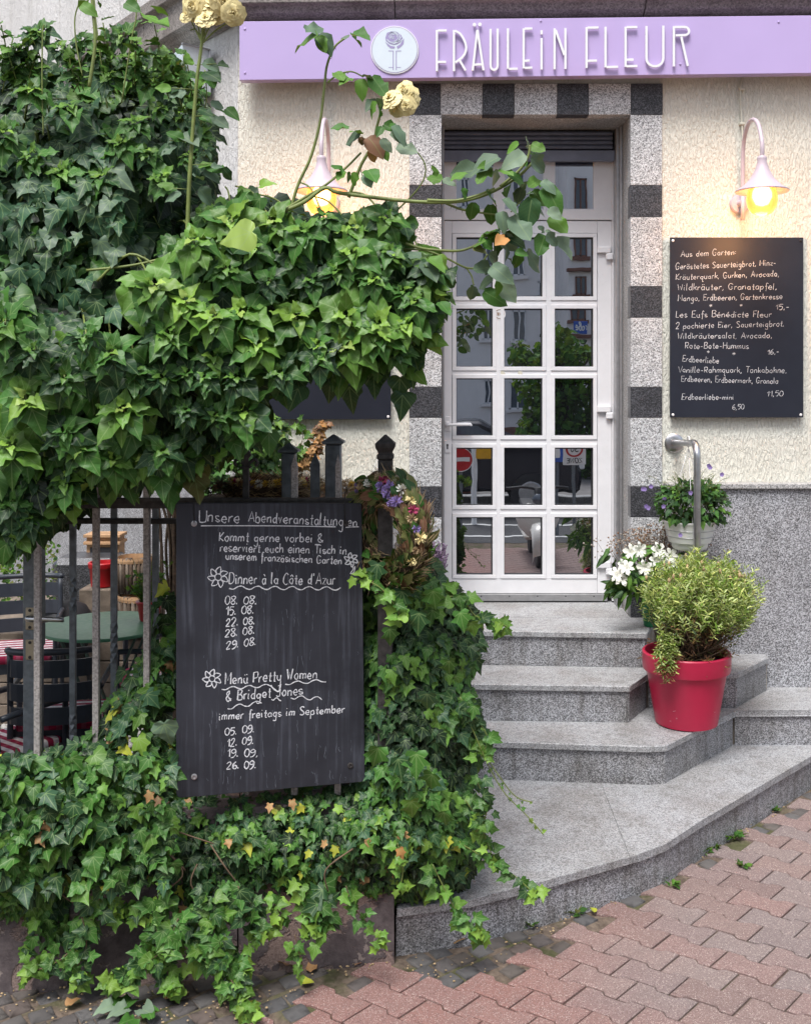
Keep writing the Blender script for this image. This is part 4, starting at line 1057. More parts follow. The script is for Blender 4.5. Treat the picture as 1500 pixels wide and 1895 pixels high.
q.prism([(a.x-.010, a.y-.004, fz(864, DF_)), (a.x+.010, a.y-.004, fz(864, DF_)), (a.x+.007, a.y-.004, fz(848, DF_)), (a.x+.017, a.y-.004, fz(842, DF_)), (a.x, a.y-.004, fz(822, DF_)), (a.x-.017, a.y-.004, fz(842, DF_)), (a.x-.007, a.y-.004, fz(848, DF_))], (0, .008, 0), .001)
q.box((a.x-.016, a.y-.011, fz(866, DF_)), (a.x+.016, a.y+.011, fz(863, DF_)), .001); q.make('lily_finial', mt['iron'], rail)
# end post with a turned cap
q = B(); a = fp(713, 1200); w = .022; q.box((a.x-w, a.y-w, .2), (a.x+w, a.y+w, fz(850, DF_)), .003); pst = q.make('end_post', mt['iron'], rail)
q = B(); z0 = fz(850, DF_)
def sq(q, c, prof):
    r4 = []
    for r_, z in prof: r4.append([q.bm.verts.new((c.x+sx*r_, c.y+sy*r_, z)) for sx, sy in ((-1, -1), (1, -1), (1, 1), (-1, 1))])
    for m_, n_ in zip(r4, r4[1:]):
        for i in range(4): q.bm.faces.new((m_[i], m_[(i+1) % 4], n_[(i+1) % 4], n_[i]))
    q.bm.faces.new(r4[0][::-1]); q.bm.faces.new(r4[-1])
sq(q, a, [(.0215, z0), (.025, z0+.004), (.025, z0+.014), (.021, z0+.018), (.021, z0+.022), (.0285, z0+.036), (.0295, z0+.048), (.027, z0+.051), (.003, z0+.074)])
q.make('post_cap', mt['iron'], pst)

# ---- galvanised gate behind the railing
DG = 3.42
gate = thing('garden_gate', 'galvanised steel gate with twisted bars and brass lock plates', 'gate', (fx(150, DG), -5+DG, .3))
def gp(px, py): return P(px, py, DG)
for px, yt, w in ((62, 1000, .05), (535, 838, .044), (617, 822, .050)):
    q = B(); a = gp(px, 1500); q.box((a.x-w/2, a.y-w/2, .05), (a.x+w/2, a.y+w/2, fz(yt, DG)), .003); po = q.make('gate_post', mt['galv'], gate)
    q = B(); z0 = fz(yt, DG)
    if px > 100: sq(q, a, [(w/2+.002, z0), (w/2+.010, z0+.004), (w/2+.010, z0+.010), (w/2, z0+.016), (.003, z0+.032)])
    else: sq(q, a, [(w/2+.001, z0), (w/2+.001, z0+.004)])
    q.make('post_cap', mt['galv'], po)
q = B(); a = gp(583, 1400); w = .030; z0 = fz(858, DG); q.box((a.x-w/2, a.y-.008, .3), (a.x+w/2, a.y+.008, z0)); vs = [q.bm.verts.new(p) for p in ((a.x-w/2, a.y-.008, z0), (a.x+w/2, a.y-.008, z0), (a.x+w/2, a.y+.008, z0), (a.x-w/2, a.y+.008, z0), (a.x, a.y, z0+.035))]
for i in range(4): q.bm.faces.new((vs[i], vs[(i+1) % 4], vs[4]))
q.make('pointed_bar', mt['galv'], gate)
for px in (135, 211, 288, 365, 442):
    q = B(); x = gp(px, 1000).x; y = -5+DG; w = .0105; n = 60; z0, z1 = fz(1500, DG), fz(935, DG); prev = None
    for i in range(n+1):
        z = z0+(z1-z0)*i/n; py = PY+(EYE-z)*F/DG; ph = px/37.
        tw = 0
        lo_, hi_ = (1070, 1130) if px in (135,) else (1150, 1225); 
        t = (py-lo_)/(hi_-lo_); tw += max(0, min(1, t))*math.pi*2
        t = (py-1320)/80; tw += max(0, min(1, t))*math.pi*2
        ring = [q.bm.verts.new((x+w*math.cos(tw+math.pi/4+k*math.pi/2)*1.2, y+w*math.sin(tw+math.pi/4+k*math.pi/2)*1.2, z)) for k in range(4)]
        if prev:
            for k in range(4): q.bm.faces.new((prev[k], prev[(k+1) % 4], ring[(k+1) % 4], ring[k]))
        prev = ring
    q.make('twisted_bar', mt['galv'], gate)
for py in (964, 1470):
    q = B(); q.bar(gp(62, py), gp(617, py), .035, .016, .002); q.make('cross_rail', mt['iron'], gate)
q = B(); q.box((gp(75, 0).x, -5+DG-.03, fz(1195, DG)), (gp(80, 0).x, -5+DG+.02, fz(1005, DG)), .001); q.make('stop_strip', mt['galv'], gate)
for y0, y1 in ((1121, 1162), (1180, 1217)):
    q = B(); q.box((gp(54, 0).x, -5+DG-.031, fz(y1, DG)), (gp(70, 0).x, -5+DG-.0255, fz(y0, DG)), .002); pl = q.make('lock_plate', mt['brass'], gate)
    for yy in (y0+5, y1-5): q = B(); q.lathe((gp(62, 0).x, -5+DG-.031, fz(yy, DG)), [(.0055, 0), (.004, .003)], 12, (0, -1, 0)); q.make('screw', mt['iron'], pl)
q = B(); q.tube(cv([gp(63, 1139)+Vector((0, -.03, 0)), gp(66, 1138)+Vector((0, -.06, 0)), gp(90, 1137.5)+Vector((0, -.065, 0)), gp(130, 1139.5)+Vector((0, -.06, 0))], 4), [.010]*5+[.0095]*4+[.008]*4, 12); q.make('lever_handle', mt['steel'], gate, smooth='all')

# ================================================================== HANDRAIL, POTS AND FLOWERS ON THE STEPS
hr = thing('handrail', 'brushed steel grab rail bent from the wall down beside the steps', 'handrail', (1.09, -.46, .295))
q = B(); q.lathe((1.09, -.001, 1.432), [(.045, 0), (.045, .008), (.040, .012), (.02, .014)], 28, (0, -1, 0)); q.make('wall_flange', mt['steel'], hr, smooth=True)
q = B(); q.tube([Vector((1.09, -.01, 1.432)), Vector((1.09, -.40, 1.455))]+[Vector((1.09, -.40-.06*math.sin(a), 1.455-.06*(1-math.cos(a)))) for a in [R(t) for t in (15, 30, 45, 60, 75, 90)]]+[Vector((1.09, -.46, 1.2)), Vector((1.09, -.46, .8)), Vector((1.09, -.46, .30))], .0155, 20); q.make('tube', mt['steel'], hr, smooth='all')
q = B(); q.lathe((1.09, -.46, .2955), [(.045, 0), (.045, .008), (.022, .012)], 24); q.make('floor_flange', mt['steel'], hr, smooth=True)

def cone_pot(t, c, rb, rt, h, mat, rim=.04, lip=.008, n=48):
    q = B(); q.lathe(c, [(rb*.9, 0), (rb, .004), (rb+(rt-rb)*(1-rim/h)-.004, h-rim-.004), (rt-.006+lip*.2, h-rim), (rt-.002, h-rim+.006), (rt, h-.004), (rt-.004, h), (rt-.012, h), (rt-.02, h-.05)], n, capt=False); q.make('pot_wall', mt[mat], t, smooth=True)
    q = B(); q.lathe(c, [(rt-.02, h-.045), (rt*.5, h-.03), (0, h-.028)], 24, capb=False, capt=False); q.make('soil', mt['soil'], t, smooth='all')
pc_ = P(1269, 1322, 4.42); pc_.z = .296; pc_.x = (1269.5-PX)*4.42/F
rp = thing('plant_pot', 'big crimson plastic pot standing on the third step', 'plant pot', tuple(pc_))
RB, RT, PH = .128, .183, .30
cone_pot(rp, pc_, RB, RT, PH, 'redpot', rim=.075, lip=.01)
q = B()
for k in range(4):
    a = R(rnd(215, 330)); zz = rnd(.03, .09); r_ = RB+(RT-RB)*zz/PH+.0015; q.ribbon([pc_+Vector((r_*math.cos(a+j*.012), r_*math.sin(a+j*.012), zz+rnd(-.001, .001)+j*.0006)) for j in range(rs.randint(4, 9))], .0007, nrm=Vector((math.cos(a), math.sin(a), 0)))
q.make('scratches', mt['chalk'], rp, recalc=False)

def sprig_mass(root, name, stems, mat_leaf, L, key='lance'):
    pass
# lavender: hundreds of narrow leaves on woody stems
lv = thing('lavender_bush', 'bushy yellow green lavender growing in the crimson pot', 'shrub', tuple(pc_+Vector((0, 0, PH-.03))))
LVL = []; q = B(); top = pc_+Vector((0, 0, PH-.03)); cc = P(1296, 1120, 4.40)
def needles(p, d, n, Ls, hues, L, sz=(.018, .034), key='lance', wide=1.0, spread=.9):
    d = d.normalized()
    for i in range(n):
        t = i/n; b_ = p + d*Ls*t
        a = i*2.4+rnd(-.3, .3); u = d.orthogonal().normalized(); v = d.cross(u); rad = u*math.cos(a)+v*math.sin(a)
        dd_ = (rad*spread+d*rnd(.5, 1.1)+Vector((0, 0, .1))).normalized(); leaf(L, key, random.choice(hues), b_, dd_, (d+rv(.3)).normalized(), rnd(*sz), wide=wide)
nst = 760
for k in range(nst):
    # endpoints filling an uneven dome
    while True:
        v = rv(1.0)
        if v.length < 1 and v.z > -.75 and (v.length > .55 or random.random() < .25): break
    if random.random() < .22: v = v*rnd(1.02, 1.28)
    e = cc+Vector((v.x*.215, v.y*.18, v.z*.165+.012)); e += rv(.024)
    if e.z < top.z+.05 and abs(e.x-pc_.x) > .16: e.z += .05
    a = top+Vector((rnd(-.09, .09), rnd(-.09, .09), 0)); mid_ = (a+e)/2+Vector((0, 0, -.02))+rv(.02)
    if k % 3 == 0: q.tube([a, mid_, e], [.0026, .002, .001], 4)
    d = (e-mid_); d = (d.normalized()+Vector((0, 0, .55))).normalized()
    hue = ['pale', 'lav', 'straw', 'lav', 'pale', 'lime', 'straw', 'lav'] if v.z > -.5 else ['olive', 'tan', 'brown', 'olive', 'grey']
    needles(e-d*.04, d, 16 if v.z > -.45 else 10, .085, hue, LVL, key='lance', wide=1.15)
for k in range(46):                                # the piece that flops over the rim
    t = k/45; a = P(1232+rnd(-22, 22)*(1-t*.5), 1165+t*70+rnd(-8, 8), 4.25-.02*t)
    d = Vector((rnd(-.6, .4), -.3, -.5-t+rnd(-.3, .5))); needles(a, d, 12, .05, ['pale', 'straw', 'lav', 'lav', 'lime'] if t < .85 else ['tan', 'olive'], LVL, wide=1.2)
for k in range(60):
    a = top+Vector((rnd(-.15, .15), rnd(-.15, .15), rnd(-.01, .05))); needles(a, Vector((rnd(-1, 1), rnd(-1, 1), rnd(-.2, .6))), 8, .04, ['brown', 'tan', 'brown', 'olive'], LVL, wide=.9)
q.make('woody_stems', mt['stembrown'], lv, smooth='all')
plant_leaves(lv, LVL, mt['herb'], many=0)
q = B()
for k in range(26):
    v = Vector((rnd(-.19, .2), rnd(-.12, .12), 0)); a = cc+v+Vector((0, 0, .15*math.sqrt(max(0, 1-(v.x/.21)**2))+rnd(-.02, .0))); e = a+Vector((rnd(-.03, .03), rnd(-.02, .02), rnd(.02, .05)))
    q.tube([a, e], .0012, 4); q.ball(e, .007, 1, (1, 1, 1.8))
q.make('dry_flower_heads', mt['straw'], lv, smooth='all', kind='stuff')

# hanging pots
def hang_pot(c, label, hook, plant=True):
    t = thing('hanging_pot', label, 'hanging pot', tuple(c), group='white hanging pots')
    q = B(); q.lathe(c, [(.062, 0), (.072, .004), (.078, .012), (.080, .03), (.092, .034), (.100, .060), (.1005, .062), (.107, .088), (.1075, .090), (.114, .118), (.117, .122), (.117, .128), (.108, .128), (.10, .11)], 40, capt=False); q.make('pot_wall', mt['whitepot'], t, smooth=True)
    for z in (.0605, .089): q = B(); r_ = .1015 if z < .07 else .1085; q.lathe(c, [(r_, z-.0015), (r_+.001, z), (r_, z+.0015)], 40, capb=False, capt=False); q.make('band', mt['alu'], t, smooth='all')
    q = B(); q.lathe(c, [(.104, .112), (.05, .118), (0, .12)], 20, capb=False, capt=False); q.make('soil', mt['soil'], t)
    if hook is not None:
        q = B()
        for a in (0.4, 2.5, 4.6): q.tube([c+Vector((.112*math.cos(a), .112*math.sin(a), .125)), hook], .0016, 6)
        q.tube([hook+Vector((0, .022*math.cos(a)-0.0, .03+.024*math.sin(a))) for a in [R(t_) for t_ in range(-90, 240, 20)]], .0028, 6)
        q.make('hanger', mt['whitepot'], t, smooth='all')
    return t
hp = Vector((1.09, -.30, 1.07)); hc = Vector((1.09, -.30, .0)); 
c = P(1277, 1014, 4.70); c.z = fz(1016, 4.70); c.y = -.30; c.x = 1.095
hang_pot(c, 'white hanging pot under the steel rail beside the steps', Vector((1.09, -.30, 1.425)))
hpl = thing('trailing_plant', 'dark leafy trailing plant with violet blooms in the hanging pot', 'potted plant', tuple(c+Vector((0, 0, .12))))
L = []; q = B(); pc2 = c+Vector((0, 0, .12)); ball_c = P(1279, 935, 4.70); ball_c.y = -.30
for k in range(620):
    v = rv(1).normalized()*rnd(.62, 1.0)
    if v.z < -.55: v.z *= -.6
    p = ball_c+Vector((v.x*.172, v.y*.15, v.z*.115)); d = (v+Vector((0, 0, -.5))+rv(.6)); leaf(L, 'heart' if k % 3 else 'rose', random.choice(['dark', 'mid', 'mid', 'fresh', 'dark', 'deep']), p, d, v+Vector((0, -.3, .6)), rnd(.022, .042))
    if k % 12 == 0: q.tube([pc2, (pc2+p)/2+rv(.02), p], .0014, 4)
for k in range(22):
    v = Vector((rnd(-1, 1), rnd(-.7, .3), 0)); a = ball_c+Vector((v.x*.13, v.y*.12, .07)); e = a+Vector((v.x*.10+rnd(-.03, .03), v.y*.04, rnd(.03, .085))); q.tube(cv([a, (a+e)/2+Vector((0, 0, .015)), e]), .0011, 4)
    for j in range(3): leaf(L, 'lance', 'olive', a+(e-a)*rnd(.4, 1), rv(1), rv(1), .016)
q.make('stems', mt['stemgreen'], hpl, smooth='all'); plant_leaves(hpl, L, mt['roseleaf'], many=0)
for px, py in ((1199, 940), (1192, 905), (1189, 905), (1204, 900), (1277, 912), (1229, 922), (1258, 990), (1311, 862), (1335, 878), (1195, 937), (1227, 937), (1313, 865)):
    q = B(); a = P(px, py, 4.60+rnd(-.03, .05))
    for j in range(5):
        an = j*1.256+rnd(0, .3); e = Vector((math.cos(an), -.3, math.sin(an)))*.011; s_ = e.cross(Vector((0, -1, 0))).normalized()*.006
        q.face([a, a+e*.6+s_, a+e, a+e*.6-s_])
    q.make('bloom', mt['petalpurple'], hpl, recalc=False)
c2 = P(700, 1008, 4.7); hang_pot(c2, 'white hanging pot seen between chalkboard and end post', Vector((c2.x, c2.y, c2.z+.4)))
tp = thing('potted_fern', 'leafy plant in the white pot behind the railing', 'potted plant', tuple(c2+Vector((0, 0, .12)))); L = []
for k in range(160):
    v = rv(1).normalized(); v.z = abs(v.z); leaf(L, 'rose', random.choice(['dark', 'mid']), c2+Vector((0, 0, .13))+Vector((v.x*.12, v.y*.12, v.z*.09)), v+Vector((0, 0, -.3)), v+Vector((0, 0, .5)), rnd(.03, .045))
plant_leaves(tp, L, mt['roseleaf'], many=0)

# bouquet in a green bucket on the landing
bk = P(1207, 1152, 4.82); bk.z = .6075
bt = thing('flower_bucket', 'green bucket holding cut flowers on the top step', 'bucket', tuple(bk))
q = B(); q.lathe(bk, [(.036, 0), (.040, .003), (.055, .15), (.058, .153), (.056, .153), (.05, .12)], 28, capt=False); q.make('bucket_wall', mt['greenpot'], bt, smooth=True)
bq = thing('lily_bouquet', 'white alstroemeria flowers with green leaves in the green bucket', 'bouquet', tuple(bk+Vector((0, 0, .14)))); L = []
def lily(c, n, r=.03, mat='petalwhite'):
    q = B(); n = n.normalized(); u = n.orthogonal().normalized(); v = n.cross(u)
    for k in range(6):
        a = k*math.pi/3+rnd(-.12, .12); rd = u*math.cos(a)+v*math.sin(a); sd = n.cross(rd).normalized(); w = r*.30*(1 if k % 2 else .75)
        p = [c, c+rd*r*.35+n*r*.30, c+rd*r*.75+n*r*.42, c+rd*r+n*r*.28]; ws = [.1, .8, 1, .12]
        A = [p[i]+sd*w*ws[i]+n*.002 for i in range(4)]; Bb = [p[i]-sd*w*ws[i]+n*.002 for i in range(4)]
        for i in range(3):
            q.face([A[i], p[i], p[i+1], A[i+1]]); q.face([p[i], Bb[i], Bb[i+1], p[i+1]])
    for k in range(4): q.tube([c, c+n*r*.9+rv(r*.25)], .0008, 3)
    return q
flw = [(1167, 1023), (1180, 1018), (1215, 1020), (1210, 1038), (1226, 1045), (1160, 1052), (1150, 1047), (1141, 1065), (1193, 1050), (1196, 1075), (1190, 1060), (1250, 1040), (1262, 1043), (1148, 1070), (1240, 1030)]
q = B()
for px, py in flw:
    e = P(px, py, 4.66+rnd(-.04, .06)); q.tube(cv([bk+Vector((rnd(-.02, .02), rnd(-.02, .02), .12)), (bk+e)/2+Vector((0, 0, .10)), e]), .0025, 5)
    for j in range(9):
        b_ = e+rv(.04)+Vector((0, .02, -.03)); leaf(L, 'lance', random.choice(['mid', 'dark', 'fresh']), b_, Vector((rnd(-1, 1), rnd(-.6, .2), rnd(-1, .4))), Vector((0, -1, .7))+rv(.5), rnd(.05, .09), wide=1.6)
    fl = lily(e, Vector((rnd(-.6, .6), -1, rnd(-.1, .6))), rnd(.032, .043)); fl.make('flower', mt['petalwhite'], bq, recalc=False)
for px, py in ((1128, 1020), (1140, 1080), (1160, 1095), (1150, 1085)):
    e = P(px, py, 4.68)
    for j in range(4): leaf(L, 'lance', random.choice(['mid', 'dark']), e+rv(.02), Vector((rnd(-1, .2), -.2, rnd(-1, .3))), Vector((0, -1, .7))+rv(.4), rnd(.06, .10), wide=1.5)
q.make('stems', mt['stemgreen'], bq, smooth='all'); plant_leaves(bq, L, mt['roseleaf'], many=60)
gy = thing('dried_gypsophila', 'airy brownish white dried gypsophila bunch behind the lilies', 'dried flowers', tuple(bk+Vector((0, .04, .14))))
q = B(); q2 = B(); q3 = B()
for k in range(900):
    px, py = random.gauss(1205, 42), random.gauss(1002, 20)
    if py < 968+abs(px-1210)*.25 or py > 1040: continue
    e = P(px, py, 4.84+rnd(-.07, .06)); (q2 if k % 3 else q3).ball(e, rnd(.0028, .0052), 1)
    if k % 3 == 0: q.tube([bk+Vector((0, .02, .15)), bk+(e-bk)*.6+rv(.02), e], .0007, 3, cap=False)
q.make('stems', mt['stembrown'], gy, kind='stuff'); q2.make('florets', mt['basket'], gy, smooth='all', kind='stuff'); q3.make('dry_florets', mt['drybrown'], gy, smooth='all', kind='stuff')
# lavender basket on the landing left of the door
lb = P(812, 1098, 4.78); lb.z = .608; lb.x = fx(801, 4.78)
t = thing('lavender_basket', 'pale wicker basket of dried lavender left of the door', 'basket', tuple(lb))
q = B(); q.lathe(lb, [(.04, 0), (.045, .004), (.058, .17), (.061, .175), (.055, .172)], 24, capt=False); q.make('basket_body', mt['basket'], t, smooth=True)
q = B()
for k in range(14):
    z = .012+k*.0115; q.lathe(lb, [(.0455+.075*z, z-.004), (.049+.075*z, z), (.0455+.075*z, z+.004)], 24, capb=False, capt=False)
q.make('wicker_bands', mt['basket'], t, smooth='all')
q = B(); q2 = B()
for k in range(120):
    a = lb+Vector((rnd(-.03, .03), rnd(-.03, .03), .15)); px, py = rnd(790, 829), rnd(1003, 1045); e = P(px, py, 4.72+rnd(-.05, .05)); q.tube([a, e], .0009, 3, cap=False)
    d = (e-a).normalized()
    for j in range(5): q2.ball(e-d*j*.008+rv(.0015), .0038, 1, (1, 1, 1.3))
q.make('lavender_stems', mt['stemgreen'], t, kind='stuff'); q2.make('lavender_heads', mt['lavender'], t, smooth='all', kind='stuff')
# ================================================================== CAFE GARDEN BEHIND THE RAILING
def bistro_table(c, r, h):
    t = thing('bistro_table', 'round green metal bistro table behind the gate with a red pot on it', 'table', tuple(c))
    q = B(); q.lathe(c, [(r-.004, h-.012), (r, h-.012), (r+.002, h-.006), (r, h), (r-.006, h+.001)], 56); q.make('table_top', mt['tabletop'], t, smooth=True)
    for s in (-1, 1):
        for m_ in (-1, 1):
            q = B(); q.bar(c+Vector((s*r*.62, m_*r*.35, h-.015)), c+Vector((-s*r*.62, m_*r*.35, 0)), .018, .008, .001); q.make('leg', mt['greensteel'], t)
    q = B(); q.bar(c+Vector((-r*.5, -r*.35, .12)), c+Vector((-r*.5, r*.35, .12)), .014, .008); q.bar(c+Vector((r*.5, -r*.35, .12)), c+Vector((r*.5, r*.35, .12)), .014, .008); q.make('cross_bar', mt['greensteel'], t)
    return t
tc_ = P(194, 1156, 4.05); tz = tc_.z; tc_.z = .06; tr = 115*4.05/F
bistro_table(tc_, tr, tz-.06)
pp = tc_+Vector((.14, .02, tz-.06+.001))
pp = P(276, 1148, 4.12); pp.z = tz+.001
t = thing('small_red_pot', 'small red enamel pot standing on the green bistro table', 'plant pot', tuple(pp)); cone_pot(t, pp, .036, .052, .078, 'redpot2', rim=.014, n=32)
t = thing('herb_plant', 'spindly herb growing in the small red pot on the table', 'potted plant', tuple(pp+Vector((0, 0, .07)))); L = []; q = B()
for k in range(26):
    a = pp+Vector((rnd(-.02, .02), rnd(-.02, .02), .06)); e = a+Vector((rnd(-.09, .06), rnd(-.06, .06), rnd(.06, .2))); q.tube([a, (a+e)/2+rv(.01), e], .0013, 4)
    for j in range(8): leaf(L, 'rose', random.choice(['mid', 'fresh', 'lime', 'dark']), a+(e-a)*rnd(.2, 1)+rv(.008), rv(1), Vector((0, -.4, 1))+rv(.5), rnd(.014, .03))
q.make('stems', mt['stemgreen'], t); plant_leaves(t, L, mt['herb'], many=0)

def chair(c, rot, seat_z, w, label, scale=1.0):
    """metal slatted garden chair; c on the floor, rot = way it faces"""
    t = thing('garden_chair', label, 'chair', tuple(c), group='charcoal garden chairs around the bistro table')
    M3 = Matrix.Rotation(rot, 3, 'Z'); h = w/2; X = lambda x, y, z: c+M3 @ Vector((x, y, z))
    for sx in (-1, 1):
        q = B(); q.tube(cv([X(sx*h, h*.9, 0), X(sx*h, h*.9, seat_z), X(sx*h, h*.9, seat_z+.15), X(sx*h, h*.75, seat_z+.175), X(sx*h, -h*.9, seat_z+.165)], 5), .011, 8); q.make('front_leg', mt['chair'], t, smooth='all')
        q = B(); q.tube(cv([X(sx*h*.98, -h*1.2, 0), X(sx*h*.98, -h*.95, seat_z), X(sx*h*.93, -h*1.15, seat_z+.30)], 5), .011, 8); q.make('rear_leg', mt['chair'], t, smooth='all')
    q = B(); n = 10; q.tube([X(h*math.sin(a)*.98, -h*1.15-.05*math.cos(a), seat_z+.31) for a in [R(-90+180*i/n) for i in range(n+1)]], .012, 8); q.make('back_top_rail', mt['chair'], t, smooth='all')
    for k in range(3):
        q = B(); z0 = seat_z+.06+k*.08; A = []
        for i in range(n+1):
            a = R(-85+170*i/n); A.append((X(h*math.sin(a)*.96, -h*1.1-.05*math.cos(a), z0), X(h*math.sin(a)*.96, -h*1.12-.05*math.cos(a), z0+.06)))
        for (a0, a1), (b0, b1) in zip(A, A[1:]):
            nn = M3 @ Vector((0, .006, 0)); q.prism([a0, b0, b1, a1], nn)
        q.make('back_slat', mt['chair'], t)
    for k in range(5):
        q = B(); y = -h*.85+k*h*.42; q.bar(X(-h*.96, y, seat_z), X(h*.96, y, seat_z), .006, h*.36, .001) ; q.make('seat_slat', mt['chair'], t)
    ct = thing('seat_cushion', label.replace('charcoal garden chair', 'red and white striped cushion on the chair'), 'cushion', tuple(X(0, 0, seat_z+.01)), group='striped seat cushions')
    ct.rotation_euler.z = rot
    q = B(); q.box((-h*.92, -h*.88, 0), (h*.92, h*.9, .035), .014, seg=3); me = bpy.data.meshes.new('cushion_pad')
    for f in q.bm.faces: f.smooth = True
    q.bm.to_mesh(me); q.bm.free(); me.materials.append(mt['stripe']); o = bpy.data.objects.new('cushion_pad', me); COL.objects.link(o); o.parent = ct
    return t
def floorpt(px, py, z=.06): return G(px, py, z)
cA = P(118, 1300, 3.78); cA.z = .06
chair(cA, R(8), .50-.06, .30, 'charcoal garden chair with its curved back to the gate')
cB = P(30, 1400, 3.62); cB.z = .06; cB.y += .02
chair(cB+Vector((-.02, -.02, 0)), R(-35), .395, .27, 'charcoal garden chair cut by the frame beside the gate post')
cC = P(28, 1200, 4.6); cC.z = .06
chair(cC, R(-165), .46, .36, 'charcoal garden chair behind the table facing the street')
cD = P(285, 1300, 4.25); cD.z = .06
chair(cD, R(100), .44, .28, 'charcoal garden chair half behind ivy right of the table')

# raised bed of weathered planks in front of the side wall
t = thing('raised_bed', 'weathered wooden raised bed of horizontal planks at the garden back', 'raised bed', (-1.7, .15, .06))
for k in range(4):
    q = B(); q.box((-2.6, .10, .06+k*.105), (-1.0, .125, .06+k*.105+.099), .003); q.make('plank', mt['wood'], t)
    q = B(); q.box((-1.0, .126, .06+k*.105), (-.976, .5, .06+k*.105+.099), .003); q.make('plank', mt['wood'], t)
q = B(); q.box((-2.6, .128, .46), (-1.02, 1.2, .50), .004); q.make('top_board', mt['wood'], t)
# baskets of sticks
def stickbasket(c, r, h, label):
    t = thing('twig_basket', label, 'basket', tuple(c), group='stacked twig baskets')
    for k in range(30):
        a = k*2*math.pi/30; q_ = B(); q_.tube([c+Vector((r*.92*math.cos(a), r*.92*math.sin(a), 0)), c+Vector((r*math.cos(a), r*math.sin(a), h+rnd(-.008, .008)))], r*.1, 6)
        q_.make('upright_stick', mt['twig' if k % 2 else 'wood'], t, smooth='all')
    q = B(); q.lathe(c, [(r*1.08, h*.86), (r*1.10, h*.93), (r*1.08, h)], 28, capb=False, capt=False); q.lathe(c, [(r*.86, .01), (r*.9, h)], 20, capt=False); q.make('rim_band', mt['lightwood'], t)
    return t
c = P(262, 1135, 5.15); stickbasket(Vector((c.x, c.y, .50)), .105, .19, 'lower wide twig basket on the raised bed')
c = P(248, 1085, 5.15); stickbasket(Vector((c.x, c.y, .70)), .085, .17, 'upper twig basket stacked on the wide one')
c = P(190, 1082, 5.2); t = thing('red_bucket', 'red bucket beside the twig baskets in the garden', 'bucket', (c.x, c.y, .50)); cone_pot(t, Vector((c.x, c.y, .715)), .055, .07, .12, 'redpot2', rim=.03, n=32); t = thing('wooden_crate', 'small dark crate under the red bucket in the garden', 'crate', (c.x, c.y, .50)); q = B(); q.box((c.x-.09, c.y-.08, .501), (c.x+.09, c.y+.08, .713), .004); q.make('crate_body', mt['wood'], t)
# framed dark opening (small wooden cabinet with dark door)
c = P(190, 1055, 5.5); t = thing('wooden_cabinet', 'narrow wooden cabinet with a dark door against the garden wall', 'cabinet', (c.x, c.y, .5))
q = B(); w, z0, z1 = .085, .52, fz(995, 5.5); q.box((c.x-w, c.y, .5), (c.x+w, c.y+.1, z1), .003); q.make('carcass', mt['lightwood'], t)
q = B(); q.box((c.x-w+.02, c.y-.006, .56), (c.x+w-.02, c.y-.001, z1-.05), .001); q.make('dark_door', mt['gasket'], t)
for z in (z1-.035, z1+.002): q = B(); q.box((c.x-w-.01, c.y-.02, z), (c.x+w+.01, c.y+.11, z+.016), .002); q.make('shelf_board', mt['lightwood'], t)
# dark covered barbecue and a stone block
c = P(122, 1100, 4.95); t = thing('covered_grill', 'dark covered kettle grill behind the table', 'grill', (c.x, c.y, .4))
q = B(); q.lathe((c.x, c.y, .42), [(.08, 0), (.11, .10), (.12, .18), (.115, .21), (.09, .25), (.05, .27), (.0, .28)], 28, capt=False); q.make('cover', mt['gasket'], t, smooth='all')
q = B(); q.lathe((c.x, c.y, .42), [(.117, .188), (.122, .192), (.117, .196)], 28, capb=False, capt=False); q.make('rim', mt['alu'], t)
for a in (0.3, 2.4, 4.5): q = B(); q.bar((c.x+.09*math.cos(a), c.y+.09*math.sin(a), .44), (c.x+.13*math.cos(a), c.y+.13*math.sin(a), .055), .015, .015); q.make('leg', mt['gasket'], t)
q = B(); q.box((c.x-.2, c.y+.34, .06), (c.x+.12, c.y+.6, fz(1028, 5.4)), .03); bl = q.make('stone_block', mt['gdark'], None, loc=(c.x, c.y+.4, .06)); tag(bl, 'dark speckled stone block behind the covered grill', 'stone block')
# yellowish shrub at the far left and twig screen at the right
t = thing('garden_shrub', 'yellow green garden shrub at the left edge behind the gate', 'shrub', tuple(P(20, 1180, 5.0)-Vector((0, 0, .3)))); L = []
for k in range(700):
    p = P(rnd(-60, 105), rnd(1000, 1120), 5.0+rnd(-.12, .15)); leaf(L, 'rose', random.choice(['lime', 'olive', 'fresh', 'mid', 'dark']), p, rv(1)+Vector((0, 0, .3)), rv(.7)+Vector((0, -.6, .7)), rnd(.016, .03))
plant_leaves(t, L, mt['herb'], many=0)
t = thing('twig_screen', 'upright screen of thin dark branches beside the table', 'screen', tuple(Vector((P(316, 1200, 4.6).x, -.4, .06)))); 
for k in range(16):
    x = P(rnd(288, 345), 1200, 4.6).x; q = B(); y_ = -.4+rnd(-.03, .03); q.tube(cv([(x, y_, .05), (x+rnd(-.02, .02), y_+.01, .5), (x+rnd(-.03, .03), y_, 1.0), (x+rnd(-.04, .04), y_, 1.2)]), .006, 5); q.make('branch', mt['twig'], t, smooth='all')
